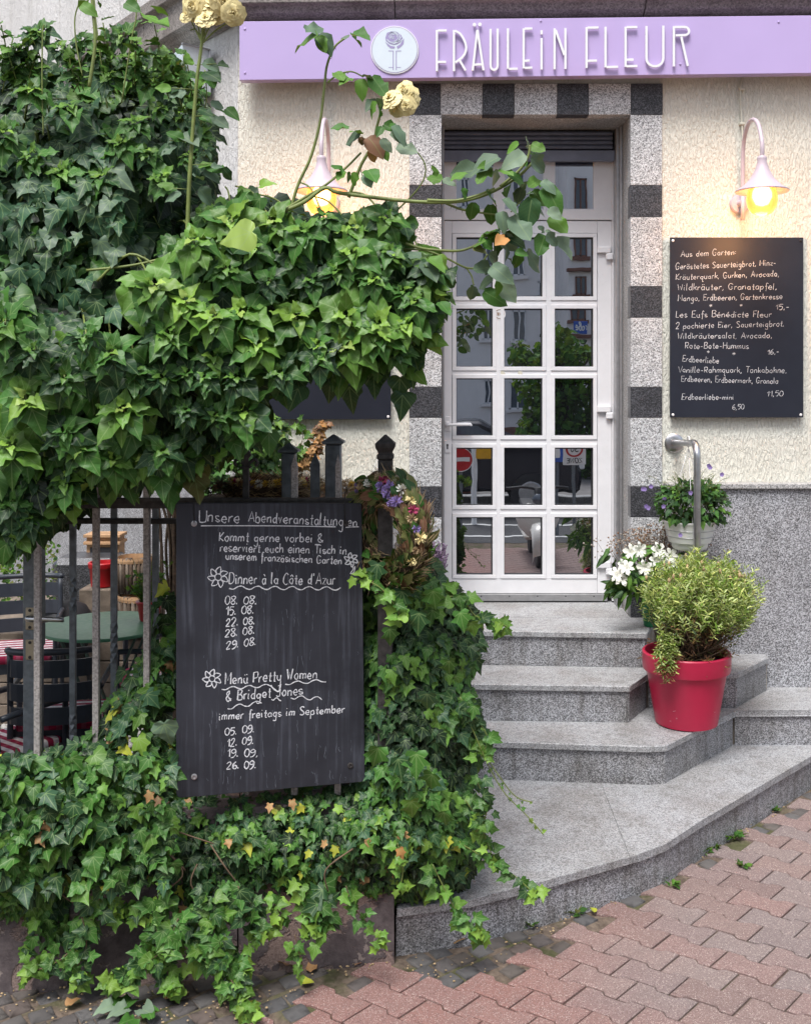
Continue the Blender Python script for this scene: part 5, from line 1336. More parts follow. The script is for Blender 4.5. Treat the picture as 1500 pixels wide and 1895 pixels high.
# flower stand that carries the twig wreath behind the rail
st = thing('flower_stand', 'dark wooden stand behind the railing carrying the dried flowers', 'stand', (fx(520, 3.62), -5+3.62, .06))
x0, x1, yy = P(372, 0, 3.62).x, P(668, 0, 3.62).x, -5+3.62; zt = fz(921, 3.62)
q = B(); q.box((x0, yy-.13, zt-.025), (x1, yy+.13, zt), .003); q.make('shelf', mt['wood'], st)
for sx in (x0+.02, x1-.02):
    for sy in (-.11, .11): q = B(); q.box((sx-.014, yy+sy-.014, .055), (sx+.014, yy+sy+.014, zt-.026), .002); q.make('leg', mt['wood'], st)

# ---- wreaths
def flower_pom(c, r, mat, par, n=44, name='dried_flower'):
    q = B()
    for k in range(n):
        v = rv(1).normalized(); u = v.orthogonal().normalized(); a = c+v*r*.2; e = c+v*r*rnd(.8, 1.1); q.face([a+u*r*.05, e+u*r*.16, e+v*r*.1, e-u*r*.16, a-u*r*.05])
    return q.make(name, mt[mat], par, recalc=False)
def wreath(cen, u, v, Rr, tr_, name, label, flowers, leafy, seed):
    rs2 = random.Random(seed); n = u.cross(v); t = thing(name, label, 'wreath', tuple(cen))
    q = B(); q.tube([cen+(u*math.cos(a)+v*math.sin(a))*Rr for a in [2*math.pi*i/40 for i in range(41)]], tr_*.62, 10, cap=False); q.make('straw_core', mt['twig'], t, smooth='all')
    q = B(); q2 = B(); L = []
    for k in range(2600):
        a = rs2.uniform(0, 6.283); ph = rs2.uniform(0, 6.283); rad = u*math.cos(a)+v*math.sin(a); tan = -u*math.sin(a)+v*math.cos(a); o_ = rad*math.cos(ph)+n*math.sin(ph)
        p = cen+rad*Rr+o_*tr_*rs2.uniform(.5, .9); d = (tan*rs2.choice([1, 1, .8])+o_*rs2.uniform(.1, .8)+rv(.35)).normalized(); ln = rs2.uniform(.02, .05)
        if leafy(a) and k % 4 == 0: leaf(L, 'broad' if k % 2 else 'rose', rs2.choice(['olive', 'dark', 'olive', 'mid', 'brown', 'olive']), p, d, o_+rv(.3), rs2.uniform(.03, .055))
        else: (q if k % 2 else q2).tube([p, p+d*ln+o_*.004], [.0016, .0004], 3, cap=False)
    q.make('straw', mt['straw'], t, kind='stuff'); q2.make('twigs', mt['twig'], t, kind='stuff')
    if L: plant_leaves(t, L, mt['roseleaf'], many=120)
    for a, r_, s_, m_ in flowers:
        rad = u*math.cos(R(a))+v*math.sin(R(a)); flower_pom(cen+rad*(Rr+r_*tr_)+n*abs(s_)*tr_*1.15, rnd(.011, .019), m_, t)
    return t
cw = P(720, 985, 3.10); uu = Vector((.62, -.785, 0)); vv2 = Vector((0, 0, 1))
fl = [(150, .3, -.9, 'petalwhite'), (128, .6, -.7, 'petalpurple'), (118, .5, -.9, 'straw'), (104, .4, -.9, 'petalwhite'), (92, .7, -.6, 'straw'), (80, .6, -.7, 'petalred'), (74, .3, -1, 'petalpurple'), (66, .6, -.8, 'petalpurple'), (60, .2, -1, 'petalpurple'), (52, .8, -.5, 'petalwhite'), (44, .4, -.9, 'petalpurple'), (38, .9, -.4, 'petalcream'), (28, .9, -.5, 'petalred'), (20, .8, -.6, 'straw'), (10, .9, -.5, 'petalpurple'), (2, .9, -.3, 'petalcream'), (-10, .8, -.5, 'straw'), (-22, .7, -.6, 'petalcream'), (70, .8, -.2, 'petalwhite'), (48, .0, -1, 'petalpurple')]
wreath(cw, uu, vv2, .130, .050, 'flower_wreath', 'dried flower wreath in purple, crimson and cream hung on the end post', fl, lambda a: True, 5)
cw2 = Vector((P(500, 0, 3.60).x, -5+3.60, zt+.035))
fl2 = [(a, .5, .6, m_) for a, m_ in zip(range(200, 350, 9), ['petalcream', 'petalyellow', 'petalred', 'petalcream', 'straw', 'petalpurple', 'petalyellow', 'petalwhite', 'petalyellow', 'petalcream', 'petalyellow', 'petalpurple', 'petalcream', 'petalyellow', 'petalwhite', 'petalcream', 'petalred'])]
wreath(cw2, Vector((1.6, 0, 0)).normalized()*1.0, Vector((0, 1, 0)), .105, .04, 'twig_wreath', 'straw and twig wreath with yellow flowers lying behind the rail', fl2, lambda a: False, 9)
for px, label in ((585, 'dried yellow flower bunch lying behind the pointed gate bar'), (650, 'dried cream and yellow flower bunch lying behind the right gate post'), (410, 'brown straw bundle with pine cones lying beside the twig wreath')):
    cbx = P(px, 903, 3.62); cbx.z = zt+.03; t = thing('dried_bunch', label, 'dried flowers', tuple(cbx)); q = B()
    for k in range(240):
        a = cbx+Vector((rnd(-.07, .07), rnd(-.06, .06), rnd(-.025, .02))); q.tube([a, a+Vector((rnd(-.05, .05), rnd(-.03, .03), rnd(0, .035)))], [.0014, .0005], 3, cap=False)
    q.make('straw', mt['straw' if px > 500 else 'twig'], t, kind='stuff')
    for k in range(12 if px > 500 else 4): flower_pom(cbx+Vector((rnd(-.06, .06), rnd(-.07, 0), rnd(0, .03))), rnd(.008, .015), random.choice(['petalyellow', 'petalcream', 'petalyellow', 'straw'] if px > 500 else ['drybrown', 'straw']), t)

# ================================================================== IVY
DOWN = Vector((0, 0, -1)); CAMD = Vector((0, -1, 0))
def fieldn(x, y, s, o=0): return noise.noise(Vector((x/s, y/s, o*7.3)))
def ivy_mass(L, poly, depth, n, seed, shapes, hues, size, clump=120, relief=.10, layer=0., push=0., lat=.9, down=.9, up=.35, sel=None, ns=None):
    ns = seed % 5 if ns is None else ns
    """single leaves filling a hanging mass whose outline is poly (photograph pixels) around distance depth(x,y)"""
    rs2 = random.Random(seed)
    for (x, y) in sample(poly, n, seed):
        e, v = edge_info(x, y, poly); k = fieldn(x, y, clump, ns)
        if sel and not sel(x, y, k, rs2): continue
        rim = math.exp(-e/70.)
        d = depth(x, y)+layer+.16*rim-relief*k*(1-rim)+rs2.uniform(-.03, .03)
        p = P(x, y, d); vl = math.hypot(*v) or 1; outw = Vector((v[0]/vl, 0, -v[1]/vl))*rim
        gx = (fieldn(x+8, y, clump, ns)-fieldn(x-8, y, clump, ns)); gy = (fieldn(x, y+8, clump, ns)-fieldn(x, y-8, clump, ns))
        nrm = (CAMD+outw*lat+Vector((-gx, 0, gy))*1.6+Vector((0, 0, up))+rv(.38)).normalized()
        dd_ = (DOWN*down+outw*.5+rv(.65)); dd_ = (dd_-nrm*dd_.dot(nrm)*.8+CAMD*.15).normalized()
        h = hues(x, y, k, rs2); leaf(L, rs2.choice(shapes), h, p, dd_, nrm, size(x, y)*rs2.uniform(.62, 1.22), wide=rs2.uniform(.85, 1.1), score=size(x, y)*(1 if layer <= 0 else .25)*rs2.uniform(.8, 1.2)*(1+k))
def rosette(L, p, out, r, hues, n=7, shapes=('heart', 'shield', 'heart', 'broad'), inner=True):
    """shoot tip: leaves fanned round a bud, tips hanging out and down"""
    out = out.normalized(); u = out.cross(Vector((0, 0, 1))); u = u.normalized() if u.length > .1 else Vector((1, 0, 0)); v = u.cross(out)
    for ring, (cnt, f, hu, lift) in enumerate(((n, 1.0, hues[0], .10), (max(3, n-3), .66, hues[1], .45), (3, .36, hues[2], .9))):
        ph = rnd(0, 6.3)
        for k in range(cnt):
            a = ph+2*math.pi*k/cnt+rnd(-.25, .25); rad = u*math.cos(a)+v*math.sin(a)
            d = (rad+out*lift+DOWN*(.55 if ring == 0 else .3)+rv(.12)).normalized()
            nrm = (out*1.0+Vector((0, 0, .55))-rad*.35*(1-lift)+rv(.15)).normalized()
            st_ = p+rad*r*.22*f+out*r*.12*ring; leaf(L, random.choice(shapes), random.choice(hu), st_, d, nrm, r*f*rnd(.82, 1.12), score=r*f*1.6+rnd(0, .01), wide=rnd(.85, 1.05))
def branches(q, pts3, rad=.004):
    q.tube(cv(pts3, 5), rad, 6)

# tails that trail further down
def tail(L, pts, depth, hues, s0, s1, q, n=None, rad=.0018, shp=('lobed', 'lobed2', 'shield')):
    P3 = [P(x, y, depth if not callable(depth) else depth(i/(len(pts)-1))) for i, (x, y) in enumerate(pts)]; c3 = cv(P3, 8); q.tube(c3, rad, 5)
    m = len(c3); n = n or m
    for k in range(n):
        t = (k+.5)/n; p = c3[int(t*(m-1))]+rv(.022*min(1, s0/.045)); s_ = s0+(s1-s0)*t
        leaf(L, random.choice(shp), random.choice(hues if t < .75 else ['lime', 'fresh', 'lime', 'fresh']), p, Vector((rnd(-1, 1), -.2, rnd(-1, .3))), CAMD+Vector((0, 0, .6))+rv(.4), s_*rnd(.8, 1.2), score=s_*1.5)
# --- A: the tall bush at the upper left (old ivy, big, dark, bluish; brighter at shoot tips)
polyA = [(-330, 330), (-290, 230), (-210, 180), (-120, 165), (-60, 150), (0, 140), (30, 110), (60, 100), (95, 130), (130, 126), (160, 150), (200, 118), (240, 128), (262, 100), (300, 110), (330, 140), (352, 175), (372, 205), (388, 260), (380, 330), (392, 400), (372, 470), (300, 560), (-60, 640), (-330, 640)]
polyB = [(-330, 420), (-60, 400), (120, 430), (240, 450), (330, 425), (398, 385), (440, 362), (500, 364), (540, 388), (585, 408), (640, 392), (700, 384), (730, 396), (742, 425), (738, 480), (750, 525), (784, 530), (796, 545), (784, 575), (775, 600), (760, 630), (730, 655), (690, 668), (640, 668), (590, 655), (545, 672), (508, 700), (478, 760), (440, 800), (400, 820), (360, 860), (300, 850), (255, 868), (195, 882), (150, 935), (100, 950), (50, 990), (0, 1000), (-60, 1020), (-200, 1000), (-330, 950)]
dA = lambda x, y: 3.12-.0002*(y-100)+.0004*max(0, x-200)
def dB(x, y): return 3.0-.10*math.exp(-((y-600)/190.)**2)+.00022*max(0, x-250)+(.06 if y > 840 else 0)
iva = thing('ivy_bush', 'tall dark ivy bush filling the upper left before the white wall', 'ivy', tuple(P(150, 700, 3.4)-Vector((0, 0, 1.2))))
LA = []
szA = lambda x, y: .082 if y < 300 else .092
hA = lambda x, y, k, rs2: rs2.choice(['mid', 'fresh', 'mid', 'dark', 'fresh']) if y < 190 and k > -.15 else rs2.choice(['blue', 'dark', 'blue', 'grey', 'mid', 'dark'] if k > -.05 else ['deep', 'dark', 'dark', 'blue'])  # set-back leaves take darker hues: gap shade put into the colour
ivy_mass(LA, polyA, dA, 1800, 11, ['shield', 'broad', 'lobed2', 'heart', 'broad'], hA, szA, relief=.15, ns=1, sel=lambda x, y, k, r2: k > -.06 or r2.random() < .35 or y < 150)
ivy_mass(LA, polyA, dA, 1850, 12, ['broad', 'heart'], lambda *a: random.choice(['deep', 'dark']), szA, layer=.22, ns=1, sel=lambda x, y, k, r2: k > -.16 or r2.random() < .25)  # inner layers in darkened hues, painting the shade inside the bush
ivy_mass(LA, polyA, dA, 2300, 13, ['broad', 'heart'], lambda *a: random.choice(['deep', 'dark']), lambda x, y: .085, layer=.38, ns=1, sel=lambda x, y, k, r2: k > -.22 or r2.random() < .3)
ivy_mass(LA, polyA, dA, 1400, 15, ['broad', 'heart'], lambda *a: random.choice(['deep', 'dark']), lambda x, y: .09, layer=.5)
for (x, y, r_) in ((75, 60, .07), (228, 66, .075), (305, 105, .07), (150, 75, .06), (25, 95, .07), (200, 140, .08), (280, 150, .08), (340, 210, .07), (60, 170, .085), (130, 200, .08), (250, 230, .075), (352, 290, .06), (300, 330, .07), (225, 270, .08), (10, 250, .10), (60, 290, .085), (370, 250, .055), (180, 100, .06), (330, 160, .06), (240, 110, .06), (300, 200, .055), (330, 250, .05), (270, 280, .06), (115, 320, .08), (190, 330, .08), (60, 60, .05), (110, 90, .06)):
    rosette(LA, P(x, y, dA(x, y)-.10), CAMD+Vector((rnd(-.4, .4), 0, rnd(.2, .8))), r_*.80, (['mid', 'dark', 'blue', 'mid'], ['fresh', 'mid', 'fresh'], ['fresh', 'lime']), n=6)
for k in range(60):                                 # large old lobed leaves low on the bush
    x, y = rnd(0, 230), rnd(330, 600); leaf(LA, random.choice(['lobed', 'lobed2', 'broad']), random.choice(['grey', 'blue', 'blue', 'dark']), P(x, y, dA(x, y)-.12), DOWN+rv(.5)+CAMD*.2, CAMD+Vector((0, 0, .6))+rv(.3), rnd(.05, .088))
q = B()
for k in range(26):
    x, y = rnd(0, 370), rnd(60, 560); a = P(x, y+rnd(60, 160), dA(x, y)+.15); e = P(x+rnd(-50, 60), y, dA(x, y)-.02); branches(q, [a, (a+e)/2+rv(.04), e], rnd(.002, .005))
for pts in (((78, 250), (77, 150), (78, 60), (80, 45)), ((150, 140), (142, 80), (135, 30), (147, 0)), ((200, 200), (185, 110), (178, 40), (170, -20)), ((225, 190), (240, 70), (250, 30), (252, -20))): branches(q, [P(x+rnd(-4, 4), y, 3.0) for x, y in pts], .0022)
for k in range(34):                                 # wispy shoots standing out of the top
    x = rnd(-200, 370); y0 = 130+(max(0, x-300)*1.0); y1 = y0-rnd(30, 90); a, e = P(x, y0+40, 3.05), P(x+rnd(-25, 25), y1, 3.0+rnd(-.05, .05)); mid_ = (a+e)/2+rv(.015); branches(q, [a, mid_, e], .0018)
    for j in range(8):
        t = .3+.7*j/7; p = a+(e-a)*t+rv(.006); leaf(LA, random.choice(['shield', 'heart', 'broad']), random.choice(['mid', 'fresh', 'mid', 'fresh', 'lime' if t > .9 else 'mid']), p, Vector((rnd(-1, 1), rnd(-.4, .2), rnd(-.6, .5))), Vector((0, -.5, 1))+rv(.5), rnd(.035, .062)*(1.15-.4*t), score=.1)
q.make('stem', mt['stemgreen'], iva, smooth='all'); plant_leaves(iva, LA, mt['ivy'], many=300)

# --- B: the hedge roof hanging over the railing, bright young rosettes in tiers
ivb = thing('ivy_hedge', 'bright overhanging ivy hedge spilling over the railing toward the door', 'ivy', tuple(P(400, 1300, 3.4)))
LB = []
hB = lambda x, y, k, rs2: rs2.choice(['mid', 'fresh', 'mid', 'dark'] if k > .12 else (['dark', 'mid', 'dark', 'deep'] if k > -.15 else ['deep', 'dark', 'deep']))  # recesses turn darker with the clump field, shade painted into the hue
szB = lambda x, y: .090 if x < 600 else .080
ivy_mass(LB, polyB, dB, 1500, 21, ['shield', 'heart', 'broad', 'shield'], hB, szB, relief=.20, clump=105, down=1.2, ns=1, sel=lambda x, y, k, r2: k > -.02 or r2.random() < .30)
ivy_mass(LB, polyB, dB, 1750, 22, ['broad', 'heart'], lambda *a: random.choice(['deep', 'dark']), szB, layer=.24, relief=.12, clump=105, ns=1, sel=lambda x, y, k, r2: k > -.12 or r2.random() < .2)  # dark hues behind the front leaves paint the hedge's inner shade
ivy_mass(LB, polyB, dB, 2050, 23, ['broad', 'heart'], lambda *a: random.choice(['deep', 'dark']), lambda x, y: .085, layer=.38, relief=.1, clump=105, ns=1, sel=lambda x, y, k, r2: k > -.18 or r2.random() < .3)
ivy_mass(LB, [(x, y) for x, y in polyB if x < 700], dB, 1900, 24, ['broad', 'heart'], lambda *a: random.choice(['deep']), lambda x, y: .095, layer=.48, relief=.1)  # back layers all in the darkest hue, shade painted behind the gaps
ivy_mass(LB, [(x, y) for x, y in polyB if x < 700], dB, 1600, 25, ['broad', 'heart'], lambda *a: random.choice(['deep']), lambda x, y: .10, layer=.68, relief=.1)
R_hi = (['fresh', 'mid', 'fresh'], ['fresh', 'lime', 'fresh'], ['lime', 'lime', 'pale']); R_md = (['mid', 'dark', 'mid'], ['fresh', 'mid'], ['fresh', 'lime']); R_lo = (['dark', 'mid', 'dark'], ['mid', 'dark'], ['fresh', 'mid'])
ros = [(430, 412, .10, 0), (505, 412, .10, 0), (620, 505, .07, 1), (575, 520, .07, 2), (690, 520, .07, 1), (500, 520, .06, 2), (360, 450, .085, 0), (560, 430, .08, 1), (655, 425, .085, 0), (715, 405, .075, 1), (600, 405, .06, 1), (470, 460, .085, 1), (545, 480, .075, 1), (655, 470, .085, 1), (720, 470, .075, 1), (420, 500, .08, 1),
       (285, 530, .10, 0), (345, 560, .09, 0), (400, 590, .085, 0), (450, 580, .10, 0), (548, 590, .10, 0), (640, 585, .10, 0), (700, 600, .09, 0), (478, 640, .09, 0), (640, 640, .12, 0), (590, 640, .075, 1), (700, 620, .085, 1), (750, 600, .07, 0), (768, 560, .07, 1), (790, 500, .06, 1), (745, 540, .06, 1), (395, 660, .08, 1), (310, 620, .08, 1),
       (208, 655, .085, 1), (50, 740, .10, 0), (230, 760, .10, 0), (150, 830, .085, 1), (178, 845, .085, 0), (272, 845, .095, 0), (20, 830, .11, 0), (120, 700, .075, 2), (65, 650, .075, 2), (455, 760, .095, 1), (380, 700, .06, 2), (345, 760, .055, 2), (300, 700, .07, 2), (350, 690, .06, 2), (120, 800, .08, 2), (60, 880, .09, 2), (120, 890, .08, 1), (210, 850, .085, 1), (300, 835, .075, 2), (25, 930, .09, 2), (50, 960, .075, 2), (590, 665, .07, 2), (735, 650, .06, 2), (520, 690, .07, 2), (440, 700, .08, 2), (10, 600, .09, 1), (400, 770, .06, 2), (160, 620, .07, 2), (250, 690, .07, 2)]
for x, y, r_, lv_ in ros:
    rosette(LB, P(x, y, dB(x, y)-.15-rnd(0, .05)), CAMD+Vector((rnd(-.35, .35), 0, rnd(.1, .7))), r_*.88, (R_hi, R_md, R_lo)[lv_], n=random.choice([5, 6, 7]))
    for j in range(9):                              # older leaves hanging below each shoot
        a, c = x+rnd(-45, 45), y+rnd(-15, 45)*(1.1 if x < 480 else .6); leaf(LB, random.choice(['heart', 'shield', 'broad']), random.choice(['mid', 'fresh', 'mid'] if lv_ == 0 else ['mid', 'dark']), P(a, c, dB(x, y)-.09-rnd(-.03, .03)), DOWN+rv(.5)+CAMD*.25, CAMD+Vector((0, 0, .55))+rv(.3), r_*rnd(.75, 1.05))
leaf(LB, 'heart', 'pale', P(470, 428, 2.72), Vector((-1, 0, -.25)), CAMD+Vector((0, 0, .3)), .098, score=9, wide=1.15)
for x, y in ((600, 690), (612, 730), (645, 745), (690, 720), (740, 730), (745, 760), (757, 700)): leaf(LB, 'shield', 'dark', P(x, y-35, 2.95), DOWN+rv(.2), CAMD+rv(.2), .085)
for x, y in ((370, 880), (360, 905), (345, 880)): leaf(LB, 'broad', 'olive', P(x, y-25, 3.0), DOWN+rv(.3), CAMD+rv(.2)+Vector((0, 0, .2)), .085)
leaf(LB, 'broad', 'brown', P(487, 545, 2.95), Vector((.5, 0, -.3)), CAMD, .05)
q = B()
for x, y, r_, lv_ in ros:
    e = P(x, y, dB(x, y)-.14); a = P(x*.9+rnd(-30, 30), y-rnd(10, 90), dB(x, y)+.25); branches(q, [a, (a+e)/2+Vector((0, 0, .03)), e], .0028)
for pts in (((300, 500), (240, 470), (180, 520)), ((150, 560), (175, 605), (196, 628)), ((160, 500), (250, 490), (330, 470)), ((560, 600), (480, 560), (400, 540)), ((800, 560), (700, 560), (600, 590))): branches(q, [P(x, y, 2.92) for x, y in pts], .004)
HB = ('heart', 'shield', 'broad')
for x, y, dx_, ln, lv_ in ((60, 950, -10, 90, 0), (20, 980, 5, 90, 0), (160, 900, -8, 60, 1), (225, 870, 6, 40, 1), (300, 850, -4, 40, 0), (350, 840, 8, 60, 0), (430, 780, 5, 80, 0), (470, 740, -6, 70, 1), (520, 690, 4, 60, 1), (740, 640, 14, 90, 0), (780, 590, 18, 70, 1), (690, 650, 4, 55, 1), (620, 660, -4, 60, 1), (800, 560, 12, 40, 1), (385, 820, 5, 60, 0), (110, 930, 10, 40, 0)):
    tail(LB, [(x, y-70), (x+dx_*.4, y-20), (x+dx_, y+ln-40)], 2.93+rnd(-.04, .06), ['dark', 'mid', 'dark', 'deep'] if lv_ == 0 else ['mid', 'fresh', 'mid', 'dark'], .085, .06, q, 13, shp=HB)
for x, y, dx_, dy_ in ((775, 485, 30, -6), (785, 525, 30, 22), (742, 440, 20, -6), (470, 370, -8, -20), (395, 400, -10, -14)):
    tail(LB, [(x-30, y+20), (x, y), (x+dx_, y+dy_)], 2.95+rnd(-.03, .05), ['mid', 'fresh', 'mid'], .07, .05, q, 10, shp=HB)
q.make('stem', mt['stemgreen'], ivb, smooth='all')
q = B()
for k in range(16): a = P(rnd(60, 420), rnd(560, 820), 3.4); branches(q, [a, a+Vector((rnd(-.2, .1), rnd(-.1, .1), rnd(-.1, .1))), a+Vector((rnd(-.4, .1), rnd(-.1, .2), rnd(-.2, .1)))], rnd(.006, .014))
q.make('trunk', mt['bark'], ivb, smooth='all')
plant_leaves(ivb, LB, mt['ivytop'], many=300)

# --- C: small lobed ivy covering the low wall
polyC = [(-420, 1420), (-200, 1400), (-60, 1395), (0, 1400), (55, 1415), (110, 1385), (165, 1360), (200, 1300), (235, 1235), (262, 1230), (285, 1100), (320, 1080), (322, 1470), (420, 1475), (560, 1462), (660, 1450), (700, 1400), (760, 1450), (850, 1480), (875, 1560), (850, 1640), (790, 1655), (740, 1665), (690, 1700), (640, 1672), (590, 1700), (540, 1672), (470, 1700), (440, 1712), (420, 1740), (300, 1740), (290, 1680), (200, 1678), (170, 1710), (120, 1800), (70, 1770), (0, 1735), (-60, 1740), (-160, 1700), (-260, 1740), (-420, 1660)]
ivc = thing('wall_ivy', 'dense small leaved ivy spilling down the low wall under the chalkboard', 'ivy', tuple(P(400, 1560, 3.05)))
def dC(x, y): return 2.96+.00012*x+.10*max(0, (1480-y)/250.)-(.05 if x > 700 else 0)*0
LC = []
szC = lambda x, y: .054-.016*min(1, max(0, (x-120)/260.)) if y > 1380 else .056
def hC(x, y, k, rs2):
    r_ = rs2.random()
    if r_ < .02: return 'yellow'
    if r_ < .028: return 'tan'
    if r_ < .06: return 'lime'
    return rs2.choice(['mid', 'fresh', 'mid', 'dark', 'blue'] if k > 0 else ['dark', 'deep', 'mid', 'dark'])  # hollows get darker picks, their shade put into the hue
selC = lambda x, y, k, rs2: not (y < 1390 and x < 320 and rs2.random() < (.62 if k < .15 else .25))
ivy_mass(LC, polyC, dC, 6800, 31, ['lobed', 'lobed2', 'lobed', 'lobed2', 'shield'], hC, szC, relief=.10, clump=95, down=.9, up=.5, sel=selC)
ivy_mass(LC, polyC, dC, 3200, 32, ['lobed', 'broad'], lambda *a: random.choice(['deep', 'dark', 'dark']), lambda x, y: .055, layer=.09, relief=.08, sel=lambda x, y, k, r2: y > 1400)  # under layer in dark hues, painted shade below the front leaves
LC2 = []
for k in range(420):
    x, y = rnd(-40, 320), rnd(1395, 1640); leaf(LC, random.choice(['lobed', 'lobed2', 'broad']), random.choice(['mid', 'fresh', 'dark', 'mid', 'dark', 'blue', 'mid']) , P(x, y, dC(x, y)-.05-rnd(0, .05)), DOWN*.8+rv(.7)+CAMD*.2, CAMD+Vector((0, 0, .8))+rv(.35), rnd(.042, .072)*(1 if x < 180 else .8))
q = B(); g1 = ['mid', 'dark', 'mid', 'fresh']
tail(LC, [(190, 1640), (170, 1700), (120, 1770), (60, 1800), (35, 1815)], 2.93, g1, .05, .03, q, 40)
tail(LC, [(150, 1690), (160, 1750), (140, 1800), (150, 1830)], 2.92, g1, .045, .03, q, 30)
tail(LC, [(300, 1660), (290, 1740), (310, 1800), (330, 1830)], 2.92, g1, .05, .04, q, 50)
tail(LC, [(380, 1660), (400, 1740), (420, 1800), (450, 1850), (460, 1885)], lambda t: 2.92-.08*t, g1, .05, .03, q, 90)
tail(LC, [(330, 1700), (300, 1760), (240, 1800), (200, 1830)], 2.9, g1, .05, .04, q, 60)
tail(LC, [(360, 1690), (380, 1760), (430, 1780), (440, 1800)], 2.92, g1, .05, .04, q, 70)
tail(LC, [(640, 1640), (655, 1680), (690, 1720), (712, 1755)], 2.98, ['fresh', 'mid'], .04, .03, q, 22)
tail(LC, [(590, 1650), (600, 1690), (580, 1730)], 2.98, ['mid', 'dark'], .06, .04, q, 24)
tail(LC, [(560, 1640), (570, 1700), (590, 1730)], 2.98, ['lime', 'fresh'], .04, .03, q, 24)
tail(LC, [(500, 1660), (520, 1700), (490, 1720)], 2.98, ['lime', 'fresh', 'mid'], .035, .028, q, 20)
tail(LC, [(545, 1730), (555, 1770), (565, 1800)], 2.93, ['mid', 'fresh'], .035, .03, q, 8)
tail(LC, [(440, 1640), (470, 1700), (480, 1740)], 2.94, ['dark', 'mid'], .05, .04, q, 36)
for k in range(120):
    x, y = random.choice([(rnd(200, 290), rnd(1660, 1700)), (rnd(290, 420), rnd(1720, 1790)), (rnd(40, 170), rnd(1700, 1800)), (rnd(400, 450), rnd(1760, 1830))]); leaf(LC, random.choice(['lobed', 'lobed2']), random.choice(g1+['fresh', 'lime']), P(x, y, 2.94), DOWN+rv(.7), CAMD+Vector((0, 0, .6))+rv(.3), rnd(.035, .055))
for x, y, h_ in ((85, 1520, 'tan'), (75, 1510, 'tan'), (280, 1465, 'tan'), (295, 1475, 'brown'), (500, 1487, 'tan'), (515, 1490, 'olive'), (540, 1480, 'tan'), (620, 1565, 'yellow'), (605, 1560, 'tan'), (575, 1575, 'yellow'), (738, 1570, 'orange'), (560, 1490, 'yellow'), (190, 1640, 'yellow'), (70, 1545, 'tan')):
    leaf(LC, 'lobed2', h_, P(x, y, 2.88), DOWN+rv(.8), CAMD+Vector((0, 0, .4))+rv(.3), rnd(.026, .040), score=5)
leaf(LC, 'broad', 'grey', P(303, 1335, 2.95), DOWN+Vector((.2, 0, 0)), CAMD+Vector((0, 0, .2)), .080, score=9)
for k in range(12): a = P(rnd(20, 840), rnd(1480, 1640), 2.985); branches(q, [a, a+Vector((rnd(-.08, .08), -.02, -.05)), a+Vector((rnd(-.14, .14), 0, -.12))], .0022)
q.make('stem', mt['stembrown'], ivc, smooth='all'); plant_leaves(ivc, LC, mt['ivy'], many=300)

# --- D: ivy on the return wall, right of the chalkboard
polyD = [(676, 1085), (690, 1030), (730, 1020), (770, 1018), (800, 1048), (835, 1092), (868, 1120), (880, 1160), (880, 1210), (862, 1260), (872, 1300), (892, 1360), (885, 1400), (866, 1440), (872, 1500), (885, 1560), (862, 1620), (800, 1655), (740, 1655), (690, 1600), (674, 1480), (655, 1440), (668, 1340), (652, 1230), (672, 1160), (652, 1110)]
ivd = thing('pillar_ivy', 'dark glossy ivy column between the chalkboard and the granite steps', 'ivy', tuple(P(760, 1500, 3.2)))
def dD(x, y): return 3.055+.14*max(0, min(1, (1350-y)/300.))+.0004*max(0, x-760)
LD = []
hD = lambda x, y, k, rs2: rs2.choice(['mid', 'dark', 'mid', 'fresh', 'blue'] if k > -.05 else ['deep', 'dark'])  # recessed clumps picked darker, shade painted into the column
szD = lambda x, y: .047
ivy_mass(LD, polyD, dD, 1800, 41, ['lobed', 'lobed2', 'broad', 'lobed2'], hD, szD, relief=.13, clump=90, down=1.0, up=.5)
ivy_mass(LD, polyD, dD, 1000, 42, ['lobed', 'broad'], lambda *a: random.choice(['deep', 'dark']), lambda x, y: .058, layer=.12)  # inner layers coloured dark to paint shade within the column
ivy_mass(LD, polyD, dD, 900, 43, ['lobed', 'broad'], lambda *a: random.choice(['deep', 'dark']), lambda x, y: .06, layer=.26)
for k in range(900):                                # along the return wall towards the house
    p = Vector((rnd(-.36, -.05), rnd(-1.7, -.15), 0)); p.z = rnd(.15, .62) if p.x > -.12 else rnd(.5, .66); leaf(LD, 'lobed2', random.choice(['dark', 'mid', 'deep']), p, DOWN+rv(.7)+Vector((.3, 0, 0)), Vector((.8, -.4, .7))+rv(.3), rnd(.04, .065))
q = B()
tail(LD, [(800, 1110), (850, 1105), (880, 1140), (918, 1150), (938, 1160)], 3.12, ['mid', 'dark', 'fresh'], .05, .03, q, 44)
tail(LD, [(660, 1070), (700, 1085), (730, 1120), (745, 1150)], 2.98, ['fresh', 'mid', 'lime'], .04, .045, q, 20)
tail(LD, [(775, 1020), (790, 1030), (770, 1015)], 3.1, ['lime'], .03, .03, q, 8)
tail(LD, [(850, 1290), (900, 1360), (890, 1400)], 3.15, ['mid', 'dark'], .045, .035, q, 26)
tail(LD, [(870, 1340), (905, 1420), (935, 1470), (975, 1510), (1005, 1545)], lambda t: 3.15-.03*t, ['mid'], .012, .016, q, 12)
tail(LD, [(905, 1410), (940, 1460), (960, 1478), (985, 1485)], 3.14, ['mid'], .01, .01, q, 6)
tail(LD, [(860, 1480), (885, 1520), (905, 1570), (915, 1600)], 3.12, ['mid', 'fresh'], .035, .03, q, 26)
tail(LD, [(850, 1560), (900, 1590), (950, 1620), (985, 1650), (998, 1645)], lambda t: 3.12-.02*t, ['mid', 'dark'], .03, .04, q, 24)
